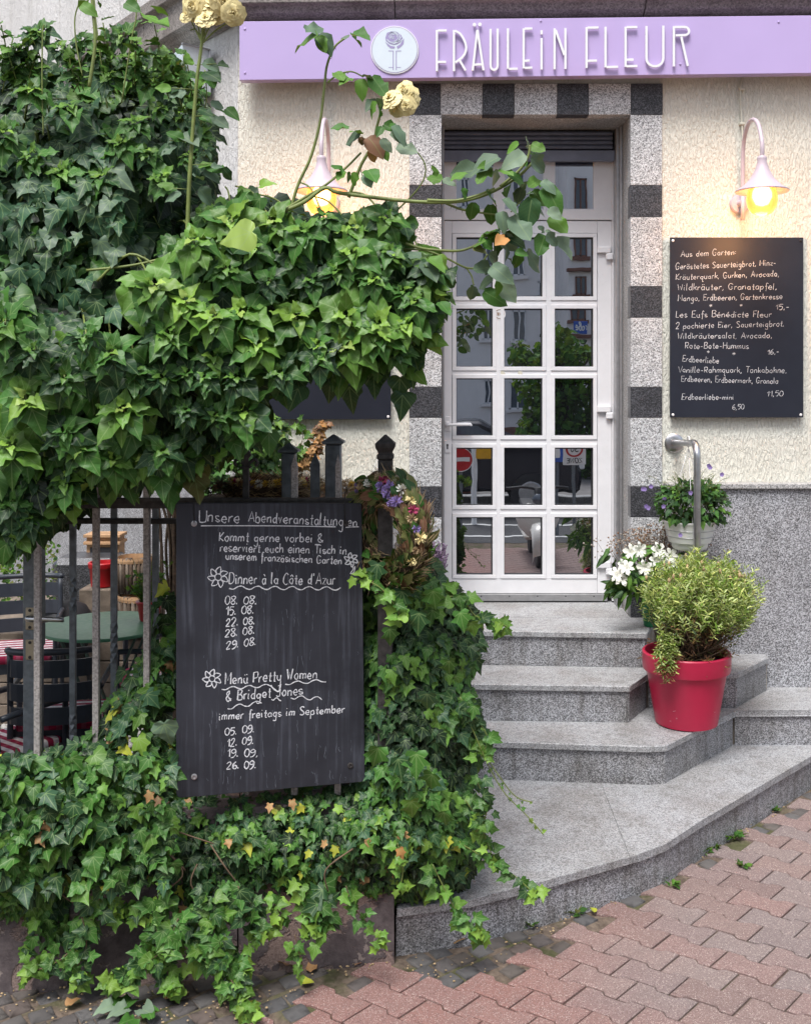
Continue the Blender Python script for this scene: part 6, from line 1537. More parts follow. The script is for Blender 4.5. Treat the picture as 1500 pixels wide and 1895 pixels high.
tail(LD, [(800, 1600), (840, 1680), (870, 1720), (900, 1735)], lambda t: 3.06-.0*t, ['mid', 'fresh'], .04, .04, q, 30)
tail(LD, [(880, 1440), (900, 1500), (880, 1540)], 3.1, ['dark', 'mid'], .04, .03, q, 20)
tail(LD, [(735, 1560), (745, 1610), (738, 1650)], 3.0, ['lime', 'fresh'], .035, .03, q, 12)
for x, y, s_, h_ in ((745, 1110, .075, 'dark'), (720, 1180, .06, 'mid'), (775, 1150, .075, 'dark'), (800, 1110, .07, 'mid'), (700, 1400, .075, 'mid'), (770, 1410, .08, 'mid'), (735, 1420, .07, 'dark'), (800, 1450, .07, 'mid'), (790, 1300, .07, 'blue'), (830, 1240, .06, 'mid'), (760, 1500, .07, 'fresh'), (820, 1520, .06, 'mid'), (850, 1150, .065, 'mid'), (870, 1170, .055, 'fresh'), (700, 1060, .07, 'dark'), (740, 1060, .06, 'mid'), (730, 1085, .03, 'yellow')):
    leaf(LD, 'lobed', h_, P(x, y-20, dD(x, y)-.16), DOWN+rv(.35), CAMD+Vector((0, 0, .5))+rv(.25), s_, score=6)
q.make('stem', mt['stemgreen'], ivd, smooth='all'); plant_leaves(ivd, LD, mt['ivy'], many=300)

# --- E: far ivy on the facade under the left menu board, and the withered vine
t = thing('facade_ivy', 'small dark ivy patch climbing the facade under the left menu board', 'ivy', tuple(P(470, 930, 4.9))); L = []
polyE = [(395, 800), (440, 760), (520, 775), (535, 800), (520, 850), (540, 900), (500, 925), (380, 925)]
ivy_mass(L, polyE, lambda x, y: 4.72, 560, 51, ['lobed', 'lobed2'], lambda *a: random.choice(['dark', 'mid', 'dark', 'fresh']), lambda x, y: .055, relief=.1, clump=60)
q = B(); tail(L, [(555, 780), (560, 810), (550, 840), (560, 850)], 4.9, ['fresh', 'mid'], .04, .04, q, 26); q.make('stem', mt['stembrown'], t, smooth='all'); plant_leaves(t, L, mt['ivy'], many=120)
t = thing('withered_vine', 'withered orange brown vine hanging on the cream stucco by the post', 'vine', tuple(P(575, 860, 4.88))); L = []; q = B()
tail(L, [(602, 782), (590, 800), (585, 825), (570, 845), (552, 862)], 4.9, ['tan', 'orange', 'brown'], .035, .045, q, 70)
L = [(a, b_, random.choice(['tan', 'orange', 'brown']), hv, p, x, d, n, s_, sc) for (a, b_, h_, hv, p, x, d, n, s_, sc) in L]
q.make('stem', mt['stembrown'], t, smooth='all'); plant_leaves(t, L, mt['ivy'], many=120)

# ================================================================== CLIMBING ROSE
rb = thing('climbing_rose', 'climbing rose with cream blooms arching from the hedge across the door', 'rose bush', tuple(P(560, 900, 3.2))); L = []; q = B()
def cane(pts, d, r0, r1):
    n = len(pts); P3 = [P(x, y, d(i/(n-1)) if callable(d) else d) for i, (x, y) in enumerate(pts)]; c3 = cv(P3, 6); m = len(c3); q.tube(c3, [r0+(r1-r0)*i/(m-1) for i in range(m)], 7)
    for k in range(m//3):                           # thorns
        p = c3[rs.randint(0, m-1)]; a = rv(1).normalized(); q.tube([p, p+a*(.004+r0)+Vector((0, 0, -.003))], [.0014, .0002], 4)
D0 = 2.92
cane([(345, 480), (350, 340), (356, 250), (364, 150), (372, 90), (376, 40)], D0-.05, .0062, .004)
for e in ((350, 30), (352, 55), (395, 40), (425, 40), (385, 20), (362, 22)): cane([(374, 80), ((374+e[0])/2, 55), e], D0-.05, .0025, .0018)
for yy, s_ in ((120, 1), (165, -1), (215, 1), (262, -1), (305, 1), (350, -1)):
    for j_ in (0, 1, 2):
        b_ = P(362-(yy-90)*.045, yy, D0-.05); leaf(L, 'rose', random.choice(['mid', 'grey', 'dark', 'fresh']), b_+Vector((s_*(.02+.02*j_), 0, rnd(-.01, .01))), Vector((s_*rnd(.4, 1), rnd(-.3, .1), rnd(-.7, .3))), CAMD+Vector((0, 0, .8))+rv(.4), rnd(.035, .055))
    q.tube([b_, b_+Vector((s_*.06, 0, .004))], .0012, 4)
cane([(165, 160), (176, 80), (172, 20), (168, -30)], D0-.05, .005, .004)
cane([(540, 380), (552, 340), (575, 290), (592, 225), (600, 160), (605, 120), (620, 85), (645, 66)], D0, .0045, .003)
cane([(606, 152), (625, 138), (650, 132), (672, 142)], D0, .0028, .002)
cane([(612, 98), (600, 90), (588, 78)], D0, .0025, .002)
cane([(645, 365), (656, 335), (668, 305), (690, 265), (697, 235), (705, 205)], D0+.04, .005, .0038)
cane([(490, 405), (530, 385), (572, 360), (605, 340), (640, 310), (668, 282)], D0-.02, .0042, .003)
cane([(500, 400), (560, 375), (600, 348), (625, 356), (690, 365), (757, 372), (830, 374), (880, 366), (920, 350), (960, 325), (985, 300)], D0-.05, .0062, .0040)
cane([(790, 370), (840, 371), (880, 362), (915, 348)], D0-.07, .0045, .003)
cane([(825, 376), (850, 386), (880, 392), (918, 397)], D0-.04, .0038, .0026)
cane([(925, 345), (955, 320), (968, 305), (978, 285), (980, 268)], D0-.06, .0042, .0035)
cane([(750, 450), (775, 458), (800, 462), (845, 464), (870, 458), (885, 450)], D0, .0042, .0035)
cane([(735, 462), (780, 462), (820, 475), (862, 495), (885, 492), (902, 470)], D0+.03, .0032, .0026)
cane([(862, 495), (872, 510), (876, 528)], D0+.03, .0022, .0018)
cane([(735, 388), (762, 362), (782, 335), (787, 308), (775, 285), (762, 275)], D0+.08, .0026, .0018)
cane([(918, 400), (922, 420), (925, 430)], D0-.04, .0022, .002); cane([(945, 392), (955, 380), (962, 374)], D0-.04, .002, .002)
def rl(bx, by, tx, ty, hue='blue', d=None, wide=1.0):
    d = d or D0-.05+rnd(-.05, .04); a, e = P(bx, by, d), P(tx, ty, d+rnd(-.05, .05)); v = e-a; leaf(L, 'rose', hue, a, v, CAMD+Vector((0, 0, .7))+rv(.5), v.length, wide=wide, score=5+v.length)
Z = lambda x, y: (760+x/4.6875, 240+y/4.6875)
for bx, by, tx, ty, h_ in [(1015, 165, 1000, 50, 'grey'), (940, 110, 820, 205, 'fresh'), (1040, 120, 1165, 180, 'fresh'), (1020, 205, 1100, 205, 'mid'), (1000, 210, 800, 295, 'silver'), (1030, 240, 1180, 370, 'grey'), (940, 185, 900, 215, 'fresh'), (960, 230, 1010, 300, 'mid'), (775, 235, 515, 330, 'grey'),
    (590, 350, 320, 370, 'grey'), (490, 370, 340, 430, 'fresh'), (700, 320, 600, 300, 'fresh'), (690, 330, 570, 465, 'fresh'), (720, 345, 775, 505, 'silver'), (770, 330, 890, 385, 'fresh'), (650, 300, 560, 400, 'fresh'), (830, 380, 1010, 420, 'mid'), (850, 420, 1040, 490, 'mid'), (1000, 440, 860, 600, 'dark'), (850, 480, 790, 535, 'mid'), (960, 500, 930, 610, 'grey'), (1000, 560, 1060, 545, 'silver'),
    (1050, 580, 1000, 870, 'dark'), (1130, 440, 1255, 515, 'grey'), (1120, 430, 1020, 490, 'fresh'), (1160, 480, 1295, 685, 'mid'), (1050, 520, 1170, 660, 'mid'), (440, 500, 480, 610, 'mid'), (270, 440, 135, 405, 'fresh'), (230, 405, 180, 305, 'fresh'), (270, 430, 395, 480, 'silver'), (650, 530, 760, 660, 'mid'), (800, 590, 930, 670, 'grey'),
    (540, 620, 515, 795, 'mid'), (690, 640, 700, 830, 'mid'), (780, 700, 815, 865, 'grey'), (880, 730, 1040, 955, 'grey'), (1070, 690, 1190, 720, 'silver'), (1190, 680, 1310, 780, 'silver'), (1210, 735, 1358, 890, 'fresh'), (1160, 880, 1100, 840, 'grey'), (1165, 905, 1105, 1090, 'mid'), (1170, 900, 1280, 1010, 'grey'), (1240, 940, 1420, 1115, 'silver'), (1160, 880, 1215, 870, 'silver'),
    (760, 880, 615, 870, 'dark'), (760, 900, 605, 910, 'fresh'), (780, 905, 640, 960, 'mid'), (770, 920, 925, 1050, 'silver'), (790, 910, 1000, 1010, 'dark'), (740, 950, 740, 1120, 'dark'), (820, 1000, 870, 1140, 'grey'), (560, 1000, 620, 940, 'fresh'), (600, 950, 720, 1030, 'mid'), (530, 1025, 660, 1060, 'olive'), (670, 1075, 785, 1150, 'grey'), (900, 1060, 1015, 1085, 'mid'), (940, 1060, 900, 1205, 'mid'), (1000, 1040, 1160, 1225, 'grey'),
    (700, 1190, 540, 1210, 'grey'), (690, 1175, 860, 1285, 'grey'), (720, 1290, 575, 1370, 'grey'), (735, 1280, 780, 1430, 'fresh'), (765, 1300, 910, 1500, 'silver'), (545, 1350, 515, 1495, 'grey'), (620, 1395, 845, 1510, 'mid'), (540, 1350, 600, 1420, 'mid'), (860, 1130, 920, 1160, 'mid'), (720, 900, 560, 960, 'fresh'), (900, 850, 780, 870, 'brown')]:
    rl(*Z(bx, by), *Z(tx, ty), h_)
rl(*Z(820, 930), *Z(738, 985), 'orange', D0-.12)
Y = lambda x, y: (420+x/2.778, y/2.778)
for bx, by, tx, ty, h_ in [(465, 185, 320, 210, 'fresh'), (395, 150, 500, 140, 'grey'), (470, 180, 500, 260, 'fresh'), (470, 170, 540, 260, 'blue'), (630, 185, 580, 185, 'silver'), (640, 170, 735, 190, 'mid'), (640, 185, 700, 235, 'mid'), (560, 365, 600, 410, 'fresh'), (640, 400, 585, 395, 'fresh'), (690, 400, 690, 500, 'fresh'), (710, 380, 745, 400, 'silver'), (740, 385, 825, 495, 'mid'), (775, 500, 800, 550, 'grey'), (770, 520, 712, 600, 'fresh'), (780, 540, 790, 600, 'mid'), (770, 510, 710, 550, 'grey'),
    (690, 690, 600, 735, 'grey'), (630, 660, 530, 650, 'mid'), (690, 690, 640, 640, 'fresh'), (800, 640, 880, 670, 'mid'), (800, 650, 770, 690, 'mid'), (830, 640, 890, 650, 'mid'), (850, 640, 930, 720, 'grey'), (835, 680, 935, 720, 'silver'), (790, 710, 850, 775, 'silver'), (800, 760, 830, 820, 'fresh'), (870, 745, 980, 780, 'silver'), (610, 880, 535, 850, 'mid'), (600, 880, 565, 920, 'fresh'), (620, 880, 640, 940, 'mid'), (690, 880, 690, 940, 'mid'), (720, 870, 770, 930, 'mid'), (710, 890, 740, 960, 'grey'), (660, 880, 640, 960, 'fresh')]:
    rl(*Y(bx, by), *Y(tx, ty), h_)
for bx, by, tx, ty, h_ in [(690, 700, 725, 760, 'brown'), (720, 700, 805, 780, 'brown'), (730, 760, 765, 835, 'orange'), (690, 700, 690, 745, 'brown')]: rl(*Y(bx, by), *Y(tx, ty), h_, D0-.03, 1.3)
X3 = lambda x, y: (x/3.0, y/3.0)
for bx, by, tx, ty, h_ in [(1150, 390, 1190, 490, 'mid'), (1130, 400, 1215, 420, 'dark'), (1165, 575, 1255, 580, 'grey'), (1100, 600, 1185, 640, 'dark'), (1190, 600, 1250, 620, 'mid'), (1250, 600, 1325, 650, 'mid'), (1080, 980, 1130, 990, 'grey'), (1130, 940, 1225, 1000, 'grey'), (1170, 930, 1240, 920, 'grey'), (1235, 930, 1300, 1000, 'dark'), (1100, 1040, 1180, 1140, 'grey'), (1190, 1140, 1250, 1170, 'dark'), (1080, 600, 1040, 560, 'mid'), (450, 20, 520, 60, 'fresh'), (540, 0, 560, 40, 'mid'), (690, 10, 780, 60, 'mid'), (830, 30, 940, 80, 'fresh'), (800, 80, 940, 140, 'fresh'), (480, 0, 440, 30, 'fresh'), (1000, 750, 1100, 790, 'silver'), (1080, 700, 1090, 790, 'dark')]:
    rl(*X3(bx, by), *X3(tx, ty), h_)
E8 = lambda x, y: (380+x/3.125, 340+y/3.125)
for bx, by, tx, ty, h_ in [(1250, 430, 1130, 370, 'grey'), (1250, 440, 1190, 540, 'grey'), (1260, 450, 1340, 560, 'grey'), (1280, 430, 1390, 500, 'fresh'), (1290, 500, 1400, 540, 'mid'), (1240, 580, 1280, 690, 'fresh'), (1330, 640, 1410, 620, 'lime'), (1350, 680, 1420, 755, 'mid'), (1140, 470, 1090, 440, 'fresh'), (1180, 830, 1240, 740, 'mid'), (1200, 800, 1300, 880, 'mid'), (1100, 420, 1050, 380, 'grey')]:
    rl(*E8(bx, by), *E8(tx, ty), h_)
q.make('cane', mt['stemgreen'], rb, smooth='all'); plant_leaves(rb, L, mt['roseleaf'], many=300)
def rosebloom(c, n, r, mat='petalcream'):
    q = B(); n = n.normalized(); u = n.orthogonal().normalized(); v = n.cross(u)
    for ring, (cnt, rr, op) in enumerate(((7, 1.12, .12), (6, .85, .42), (5, .58, .8), (4, .36, 1.1), (3, .2, 1.3))):
        for k in range(cnt):
            a = 2*math.pi*k/cnt+ring*.6+rnd(-.2, .2); rd = u*math.cos(a)+v*math.sin(a); sd = n.cross(rd); w = r*rr*rnd(.55, .72); rows = []
            for s_ in (0, .35, .7, 1.0):
                ct = c+rd*r*rr*s_+n*r*op*(s_**.7)*.6+rd*.0; wv = [.25, .8, 1.0, .62][int(s_*3+.1)]; droop = -n*r*.18*(s_**3)*rnd(.5, 1.5)
                rows.append([ct+sd*w*wv*t_+droop+n*r*.12*(1-abs(t_))*(-1 if s_ > .8 else .4)+n*rnd(-.05, .05)*r for t_ in (-1, -.4, .4, 1)])
            for r1, r2 in zip(rows, rows[1:]):
                for i in range(3): q.face([r1[i], r1[i+1], r2[i+1], r2[i]])
    bmesh.ops.remove_doubles(q.bm, verts=q.bm.verts, dist=.0001); return q.make('rose_bloom', mt[mat], rb, smooth='all', recalc=False)
for x, y, r_ in ((358, 12, .033), (392, 8, .038), (432, 24, .030), (380, 34, .026), (414, 2, .034), (346, 28, .020), (402, 26, .026)): rosebloom(P(x, y, D0-.08+rnd(-.03, .03)), CAMD+Vector((rnd(-.5, .5), 0, rnd(-.5, .6))), r_)
for x, y, r_ in ((722, 182, .030), (755, 178, .034), (738, 198, .026), (748, 165, .024), (752, 195, .024)): rosebloom(P(x, y, D0-.03+rnd(-.02, .02)), CAMD+Vector((rnd(-.6, .6), 0, rnd(-.3, .7))), r_)
# light box on the side wall
lbx = thing('light_box', 'pale square light box sign on the white side wall behind the ivy', 'light box', tuple(P(360, 130, 5.12)))
a0, a1, a2 = P(337, 80, 5.02), P(388, 92, 5.16), P(309, 100, 5.30)
q = B(); q.prism([a0, a1, Vector((a1.x, a1.y, fz(176, 5.16))), Vector((a0.x, a0.y, fz(176, 5.16)))], (a2-a0)*Vector((1, 1, 0)) if False else Vector((a2.x-a0.x, a2.y-a0.y, 0)), .003); q.make('case', mt['whitebox'], lbx)
q = B(); nn = Vector((.2, -1, 0)).normalized()*.004
for p0_, p1_ in ((a0, a1), (a1, Vector((a1.x, a1.y, fz(176, 5.16)))), (Vector((a0.x, a0.y, fz(176, 5.16))), Vector((a1.x, a1.y, fz(176, 5.16))))): q.bar(p0_+nn, p1_+nn, .010, .006)
q.make('edge_frame', mt['alu'], lbx)
q = B(); q.bar(a1+Vector((0, 0, -.1)), a1+Vector((.03, .2, -.1)), .02, .02); q.make('bracket', mt['iron'], lbx)
# weeds and litter on the setts
def weed(px, py, n, s, hue=('fresh', 'mid', 'olive', 'mid')):
    c = G(px, py, 0); t = thing('weed_tuft', 'x', 'weed', tuple(c), group='weeds in the sett joints'); L = []
    for k in range(n):
        a = rnd(0, 6.28); r_ = rnd(0, s); p = c+Vector((r_*math.cos(a), r_*.6*math.sin(a), rnd(0, .008))); leaf(L, random.choice(['lance', 'rose', 'lobed']), random.choice(hue), p, Vector((math.cos(a), math.sin(a), rnd(.2, 1.1))), Vector((0, 0, 1))+rv(.6), rnd(.012, .03))
    plant_leaves(t, L, mt['herb'], many=0); return t
WD = [(1335, 1555, 26, .02, 'small green weed by the step edge, fifth from the right'), (1355, 1548, 50, .04, 'broad low weed patch of the far right group near the pavers'), (1300, 1577, 40, .03, 'weed tuft close under the platform bend'), (1325, 1570, 20, .015, 'tiny weed beside the platform bend tuft'), (1210, 1625, 70, .045, 'largest bright green weed against the platform riser'), (1240, 1607, 24, .02, 'small weed just right of the largest weed'), (1170, 1640, 40, .035, 'weed tuft just left of the largest weed'), (1112, 1660, 36, .03, 'flat weed tuft between the setts and the riser'), (1450, 1470, 20, .015, 'small weed at the far right end of the riser'), (1430, 1500, 24, .018, 'weed below the far right platform end'), (1365, 1515, 36, .025, 'leafy weed touching the right platform riser'), (1060, 1690, 30, .025, 'yellowish weed wisp near the paver corner'), (980, 1715, 14, .015, 'lone small weed near the hanging ivy tip'), (1245, 1640, 16, .012, 'tiny weed in the first paver joint'), (1375, 1605, 16, .012, 'weed speck in a right hand paver joint')]
for x, y, n, s, lb_ in WD: weed(x, y, n, s)['label'] = lb_
def litter(px, py, hue, s, label, key='rose'):
    c = G(px, py, -.0); L = []; leaf(L, key, hue, c+Vector((0, 0, .006)), Vector((rnd(-1, 1), rnd(-1, 1), .1)), Vector((0, 0, 1))+rv(.3), s)
    r_ = L[0]; t = bpy.data.objects.new('fallen_leaf', leaf_mesh(r_[0], r_[1], r_[2], r_[3], mt['roseleaf'])); COL.objects.link(t)
    m3 = Matrix((r_[5]*r_[8], r_[6]*r_[8], r_[7]*r_[8])).transposed().to_4x4(); m3.translation = r_[4]; t.matrix_world = m3; tag(t, label, 'leaf', 'fallen leaves on the pavement')
for i, (x, y, h_, s, lb_) in enumerate([(690, 1770, 'brown', .05, 'curled brown leaf at the plinth corner'), (705, 1765, 'tan', .05, 'tan leaf beside the kerb stone end'), (672, 1775, 'brown', .04, 'dark brown leaf in the plinth corner gap'), (548, 1795, 'brown', .06, 'brown leaf under the short ivy tail'), (570, 1802, 'tan', .05, 'tan leaf on the sett under the short tail'), (838, 1751, 'tan', .04, 'pale leaf against the platform riser front'), (1418, 1500, 'orange', .05, 'orange leaf on the setts at the right'), (305, 1855, 'tan', .07, 'crumpled tan leaf left of the long ivy tail'), (122, 1868, 'tan', .05, 'pale curled leaf on the left setts'), (460, 1870, 'yellow', .05, 'yellow leaf at the end of the long ivy tail'), (555, 1822, 'yellow', .04, 'yellow scrap on the first red paver'), (1100, 1693, 'yellow', .035, 'yellow wisp in the paver joint'), (1030, 1700, 'tan', .03, 'tan leaf near the lower platform edge')]): litter(x, y, h_, s, lb_)
L = []; t = thing('ground_seedling', 'round leaved seedling lying on the setts below the plinth', 'weed', tuple(G(250, 1870)))
for k, (x, y) in enumerate(((225, 1845), (235, 1865), (245, 1850), (262, 1868), (275, 1872), (210, 1860), (250, 1885))): leaf(L, 'heart', 'silver' if k % 2 else 'mid', G(x, y, .02), Vector((rnd(-1, 1), -.8, .2)), Vector((0, -.5, 1)), .06)
plant_leaves(t, L, mt['roseleaf'], many=20)
q = B(); VVn = []
for k in range(260):                                # scattered grit, husks and stones, past counting
    x, y = rnd(0, 1480), 0
    i = [j for j in range(len(edge)-1) if edge[j][0] <= x < edge[j+1][0]]
    if x < 517: y = rnd(1825, 1895)
    else: y = edge[i[0]][1]+(edge[i[0]+1][1]-edge[i[0]][1])*(x-edge[i[0]][0])/(edge[i[0]+1][0]-edge[i[0]][0])-rnd(0, 40)
    p = G(x, y, .0); q.ball(p+Vector((0, 0, .002)), rnd(.0015, .005), 1, (1, rnd(.6, 1), .6))
gr = q.make('joint_grit', mt['straw'], None, smooth='all', loc=(0, -1.5, 0)); tag(gr, 'pale grit and husks scattered over the grey setts', 'grit', kind='stuff')
# ================================================================== ACROSS THE STREET (seen in the door glass)
mt['opp'] = plain('grey_render', (.82, .80, .80), .9, var=.06, scale=2)
mt['oppbrown'] = plain('brown_trim', (.20, .10, .075), .8, var=.2, scale=6)
mt['brickred'] = plain('red_brick', (.28, .10, .07), .85, var=.25, scale=12, rand=True)
mt['signred'] = plain('sign_red', (.50, .02, .025), .4); mt['signblue'] = plain('sign_blue', (.02, .09, .42), .4); mt['signyellow'] = plain('sign_yellow', (.75, .40, .02), .4)
mt['carbody'] = plain('dark_car_paint', (.02, .022, .03), .2, .3, var=.02); mt['scooter'] = plain('pale_scooter_paint', (.62, .60, .56), .25, var=.02)
mt['farglass'] = plain('window_glass', (.10, .12, .15), .08)
YB = 22
ob = thing('opposite_building', 'plain grey rendered house across the street', 'building', (1.5, -YB, 0))
a, c = RF(780, 790, YB), RF(1052, 0, YB)
q = B(); q.box((-9, -YB-3, 0), (c.x, -YB, 13)); q.make('wall', mt['opp'], ob)
q = B(); q.box((-9, -YB, a.z-.35), (c.x+.05, -YB+.25, a.z), .02); q.make('string_course', mt['oppbrown'], ob)
def owin(x0, x1, y0, y1, yb, par, m='white'):
    a, c = RF(x0, y1, yb), RF(x1, y0, yb); q = B(); w = .035
    for lo, hi in (((a.x, a.z), (a.x+w, c.z)), ((c.x-w, a.z), (c.x, c.z)), ((a.x, a.z), (c.x, a.z+w)), ((a.x, c.z-w), (c.x, c.z)), (((a.x+c.x)/2-w/2, a.z), ((a.x+c.x)/2+w/2, c.z))): q.box((lo[0], -yb+.001, lo[1]), (hi[0], -yb+.05, hi[1]))
    f = q.make('window', mt[m], par); q = B(); q.box((a.x+w, -yb+.0015, a.z+w), (c.x-w, -yb+.02, c.z-w)); q.make('pane', mt['farglass'], f)
    q = B(); q.box((a.x-.08, -yb+.001, a.z-.09), (c.x+.08, -yb+.12, a.z-.002), .005); q.make('sill', mt['opp'] if m == 'white' else mt[m], f)
for r_ in ((892, 912, 572, 628), (948, 972, 574, 630), (948, 970, 445, 510), (890, 910, 455, 492), (895, 913, 703, 747), (941, 974, 706, 757), (995, 1006, 520, 548), (852, 868, 330, 385), (948, 970, 320, 385)): owin(*r_, YB, ob)
o2 = thing('neighbour_building', 'pale house with brown window trim beside the grey one across the street', 'building', (RF(1100, 0, 20).x, -20, 0))
a = RF(1050, 0, 20); q = B(); q.box((a.x, -23, 0), (a.x+9, -20, 13)); q.make('wall', mt['opp'], o2)
for y in (498, 620, 662): z = RF(0, y, 20).z; q = B(); q.box((a.x-.05, -20, z-.06), (a.x+9, -19.8, z+.02), .01); q.make('string_course', mt['oppbrown'], o2)
for r_ in ((1062, 1085, 436, 474), (1064, 1084, 512, 545), (1056, 1082, 570, 592), (1062, 1085, 330, 390)): owin(*r_, 20, o2, 'oppbrown')
sp_ = thing('street_plate', 'dark blue street name plate on the neighbour house', 'street sign', tuple(RF(1073, 605, 19.5))); a, c = RF(1061, 617, 19.5), RF(1086, 594, 19.5)
q = B(); q.box((a.x, -19.54, a.z), (c.x, -19.5, c.z), .01); q.make('plate', mt['signblue'], sp_); q = B(); z_ = a.z+.09; pxm = (c.x-a.x)
for s in strokes('raße', 0, 0, 100, 0, 46, 0, .05): q.ribbon([Vector((c.x-.02-p[0]/100*(pxm-.05), -19.488, z_-p[1]/100*.40)) for p in s], .022, nrm=Vector((0, 1, 0)))
q.make('plate_text', mt['letter'], sp_, recalc=False)
# low brick wall
bw = thing('brick_wall', 'low red brick wall across the street', 'wall', (RF(830, 0, 9.9).x, -9.9, .05)); a, c = RF(820, 940, 9.9), RF(882, 822, 9.9)
q = B(); q.box((a.x-2.5, -10.1, .05), (c.x-.005, -9.915, c.z-.02)); q.make('mortar_core', mt['joint'], bw)
z = .06; row = 0
while z < c.z-.05:
    x = c.x-(.11 if row % 2 else 0)
    while x > a.x-.7:
        q = B(); q.box((x-.215, -9.913, z), (x-.003, -9.895, z+.066), .003); q.make('brick', mt['brickred'], bw); x -= .22
    z += .076; row += 1
# signs
def pole(px, yo, z1, name='pole', par=None, r=.03):
    p = RF(px, 900, yo); q = B(); q.tube([(p.x, -yo, 0), (p.x, -yo, z1)], r, 10); return q.make(name, mt['galv'], par)
p = RF(852, 850, 5.9); t = thing('no_entry_sign', 'round red no entry sign on a pole across the street', 'road sign', (p.x, -5.9, 0))
q = B(); q.lathe((p.x, -5.9, p.z), [(.135, 0), (.135, .01)], 36, (0, 1, 0)); q.make('sign_disc', mt['signred'], t); q = B(); q.box((p.x-.10, -5.888, p.z-.022), (p.x+.10, -5.884, p.z+.022)); q.make('white_bar', mt['letter'], t)
q = B(); q.lathe((p.x, -5.9, p.z), [(.128, .0105), (.135, .0125)], 36, (0, 1, 0), False, False); q.make('white_edge', mt['letter'], t); q = B(); q.tube([(p.x, -5.93, 0), (p.x, -5.93, p.z+.1)], .02, 8); q.make('pole', mt['galv'], t)
p = RF(1062, 840, 5.9); t = thing('zone_sign', 'white square thirty zone sign on a pole across the street', 'road sign', (p.x, -5.9, 0)); h = .125
q = B(); q.box((p.x-h, -5.9, p.z-.12), (p.x+h, -5.89, p.z+.18), .004); q.make('sign_panel', mt['letter'], t); cz_ = p.z+.06
q = B(); q.ribbon([Vector((p.x+.085*math.cos(i/24*6.2832), -5.888, cz_+.085*math.sin(i/24*6.2832))) for i in range(25)], .022, nrm=Vector((0, 1, 0))); q.make('red_ring', mt['signred'], t, recalc=False)
q = B()
for tx_, w_, zz, hh in (('30', .09, cz_-.035, .07), ('ZONE', .17, p.z-.095, .045)):
    for s in strokes(tx_, 0, 0, 100, 0, 100, 0, .05): q.ribbon([Vector((p.x+w_/2-q_[0]/100*w_, -5.886, zz-q_[1]/100*hh)) for q_ in s], .009, nrm=Vector((0, 1, 0)))
q.make('sign_text', mt['gasket'], t, recalc=False); q = B(); q.tube([(p.x, -5.93, 0), (p.x, -5.93, p.z+.15)], .018, 8); q.make('pole', mt['galv'], t)
p = RF(1031, 838, 6.1); t = thing('blue_sign', 'blue rectangular road sign beside the zone sign', 'road sign', (p.x, -6.1, 0)); q = B(); q.box((p.x-.08, -6.1, p.z-.1), (p.x+.06, -6.09, p.z+.14), .004); q.make('sign_panel', mt['signblue'], t)
q = B(); q.box((p.x-.03, -6.088, p.z-.05), (p.x+.02, -6.086, p.z+.09)); q.make('white_symbol', mt['letter'], t); q = B(); q.tube([(p.x, -6.13, 0), (p.x, -6.13, p.z+.1)], .018, 8); q.make('pole', mt['galv'], t)
p = RF(893, 838, 7); t = thing('yellow_box', 'yellow letter box on a pale post across the street', 'letter box', (p.x, -7, 0)); q = B(); q.box((p.x-.08, -7.1, p.z-.07), (p.x+.10, -7, p.z+.07), .01); q.make('box_body', mt['signyellow'], t)
q = B(); q.tube([(p.x-.1, -7.03, 0), (p.x-.1, -7.03, p.z+.12)], .035, 10); q.make('post', mt['letter'], t)
# tree
p = RF(1040, 0, 13); t = thing('street_tree', 'broad green street tree in front of the houses opposite', 'tree', (p.x, -13, 0)); q = B(); q.tube(cv([(p.x, -13, 0), (p.x+.05, -13, 1.0), (p.x-.05, -13.1, 2.2)]), [.12]*5+[.08]*4, 10)
for k in range(14): e = RF(rnd(960, 1100), rnd(640, 860), 13)+Vector((0, rnd(-.6, .6), 0)); q.tube(cv([(p.x, -13, 1.0), ((p.x+e.x)/2, -13, (1+e.z)/2+.2), e]), .02, 5)
q.make('trunk', mt['bark'], t, smooth='all'); L = []
polyT = [(945, 640), (965, 632), (985, 655), (1000, 620), (1030, 600), (1055, 610), (1080, 640), (1130, 650), (1150, 760), (1120, 880), (1060, 905), (960, 900), (950, 830), (975, 760), (955, 700)]
for x, y in sample(polyT, 3600, 77):
    leaf(L, 'rose', random.choice(['dark', 'mid', 'mid', 'fresh', 'deep']), RF(x, y, 13)+Vector((0, rnd(-.9, .7), 0)), rv(1)+DOWN*.5, rv(.8)+Vector((0, .3, 1)), rnd(.10, .19))
plant_leaves(t, L, mt['herb'], many=0, mass='crown')
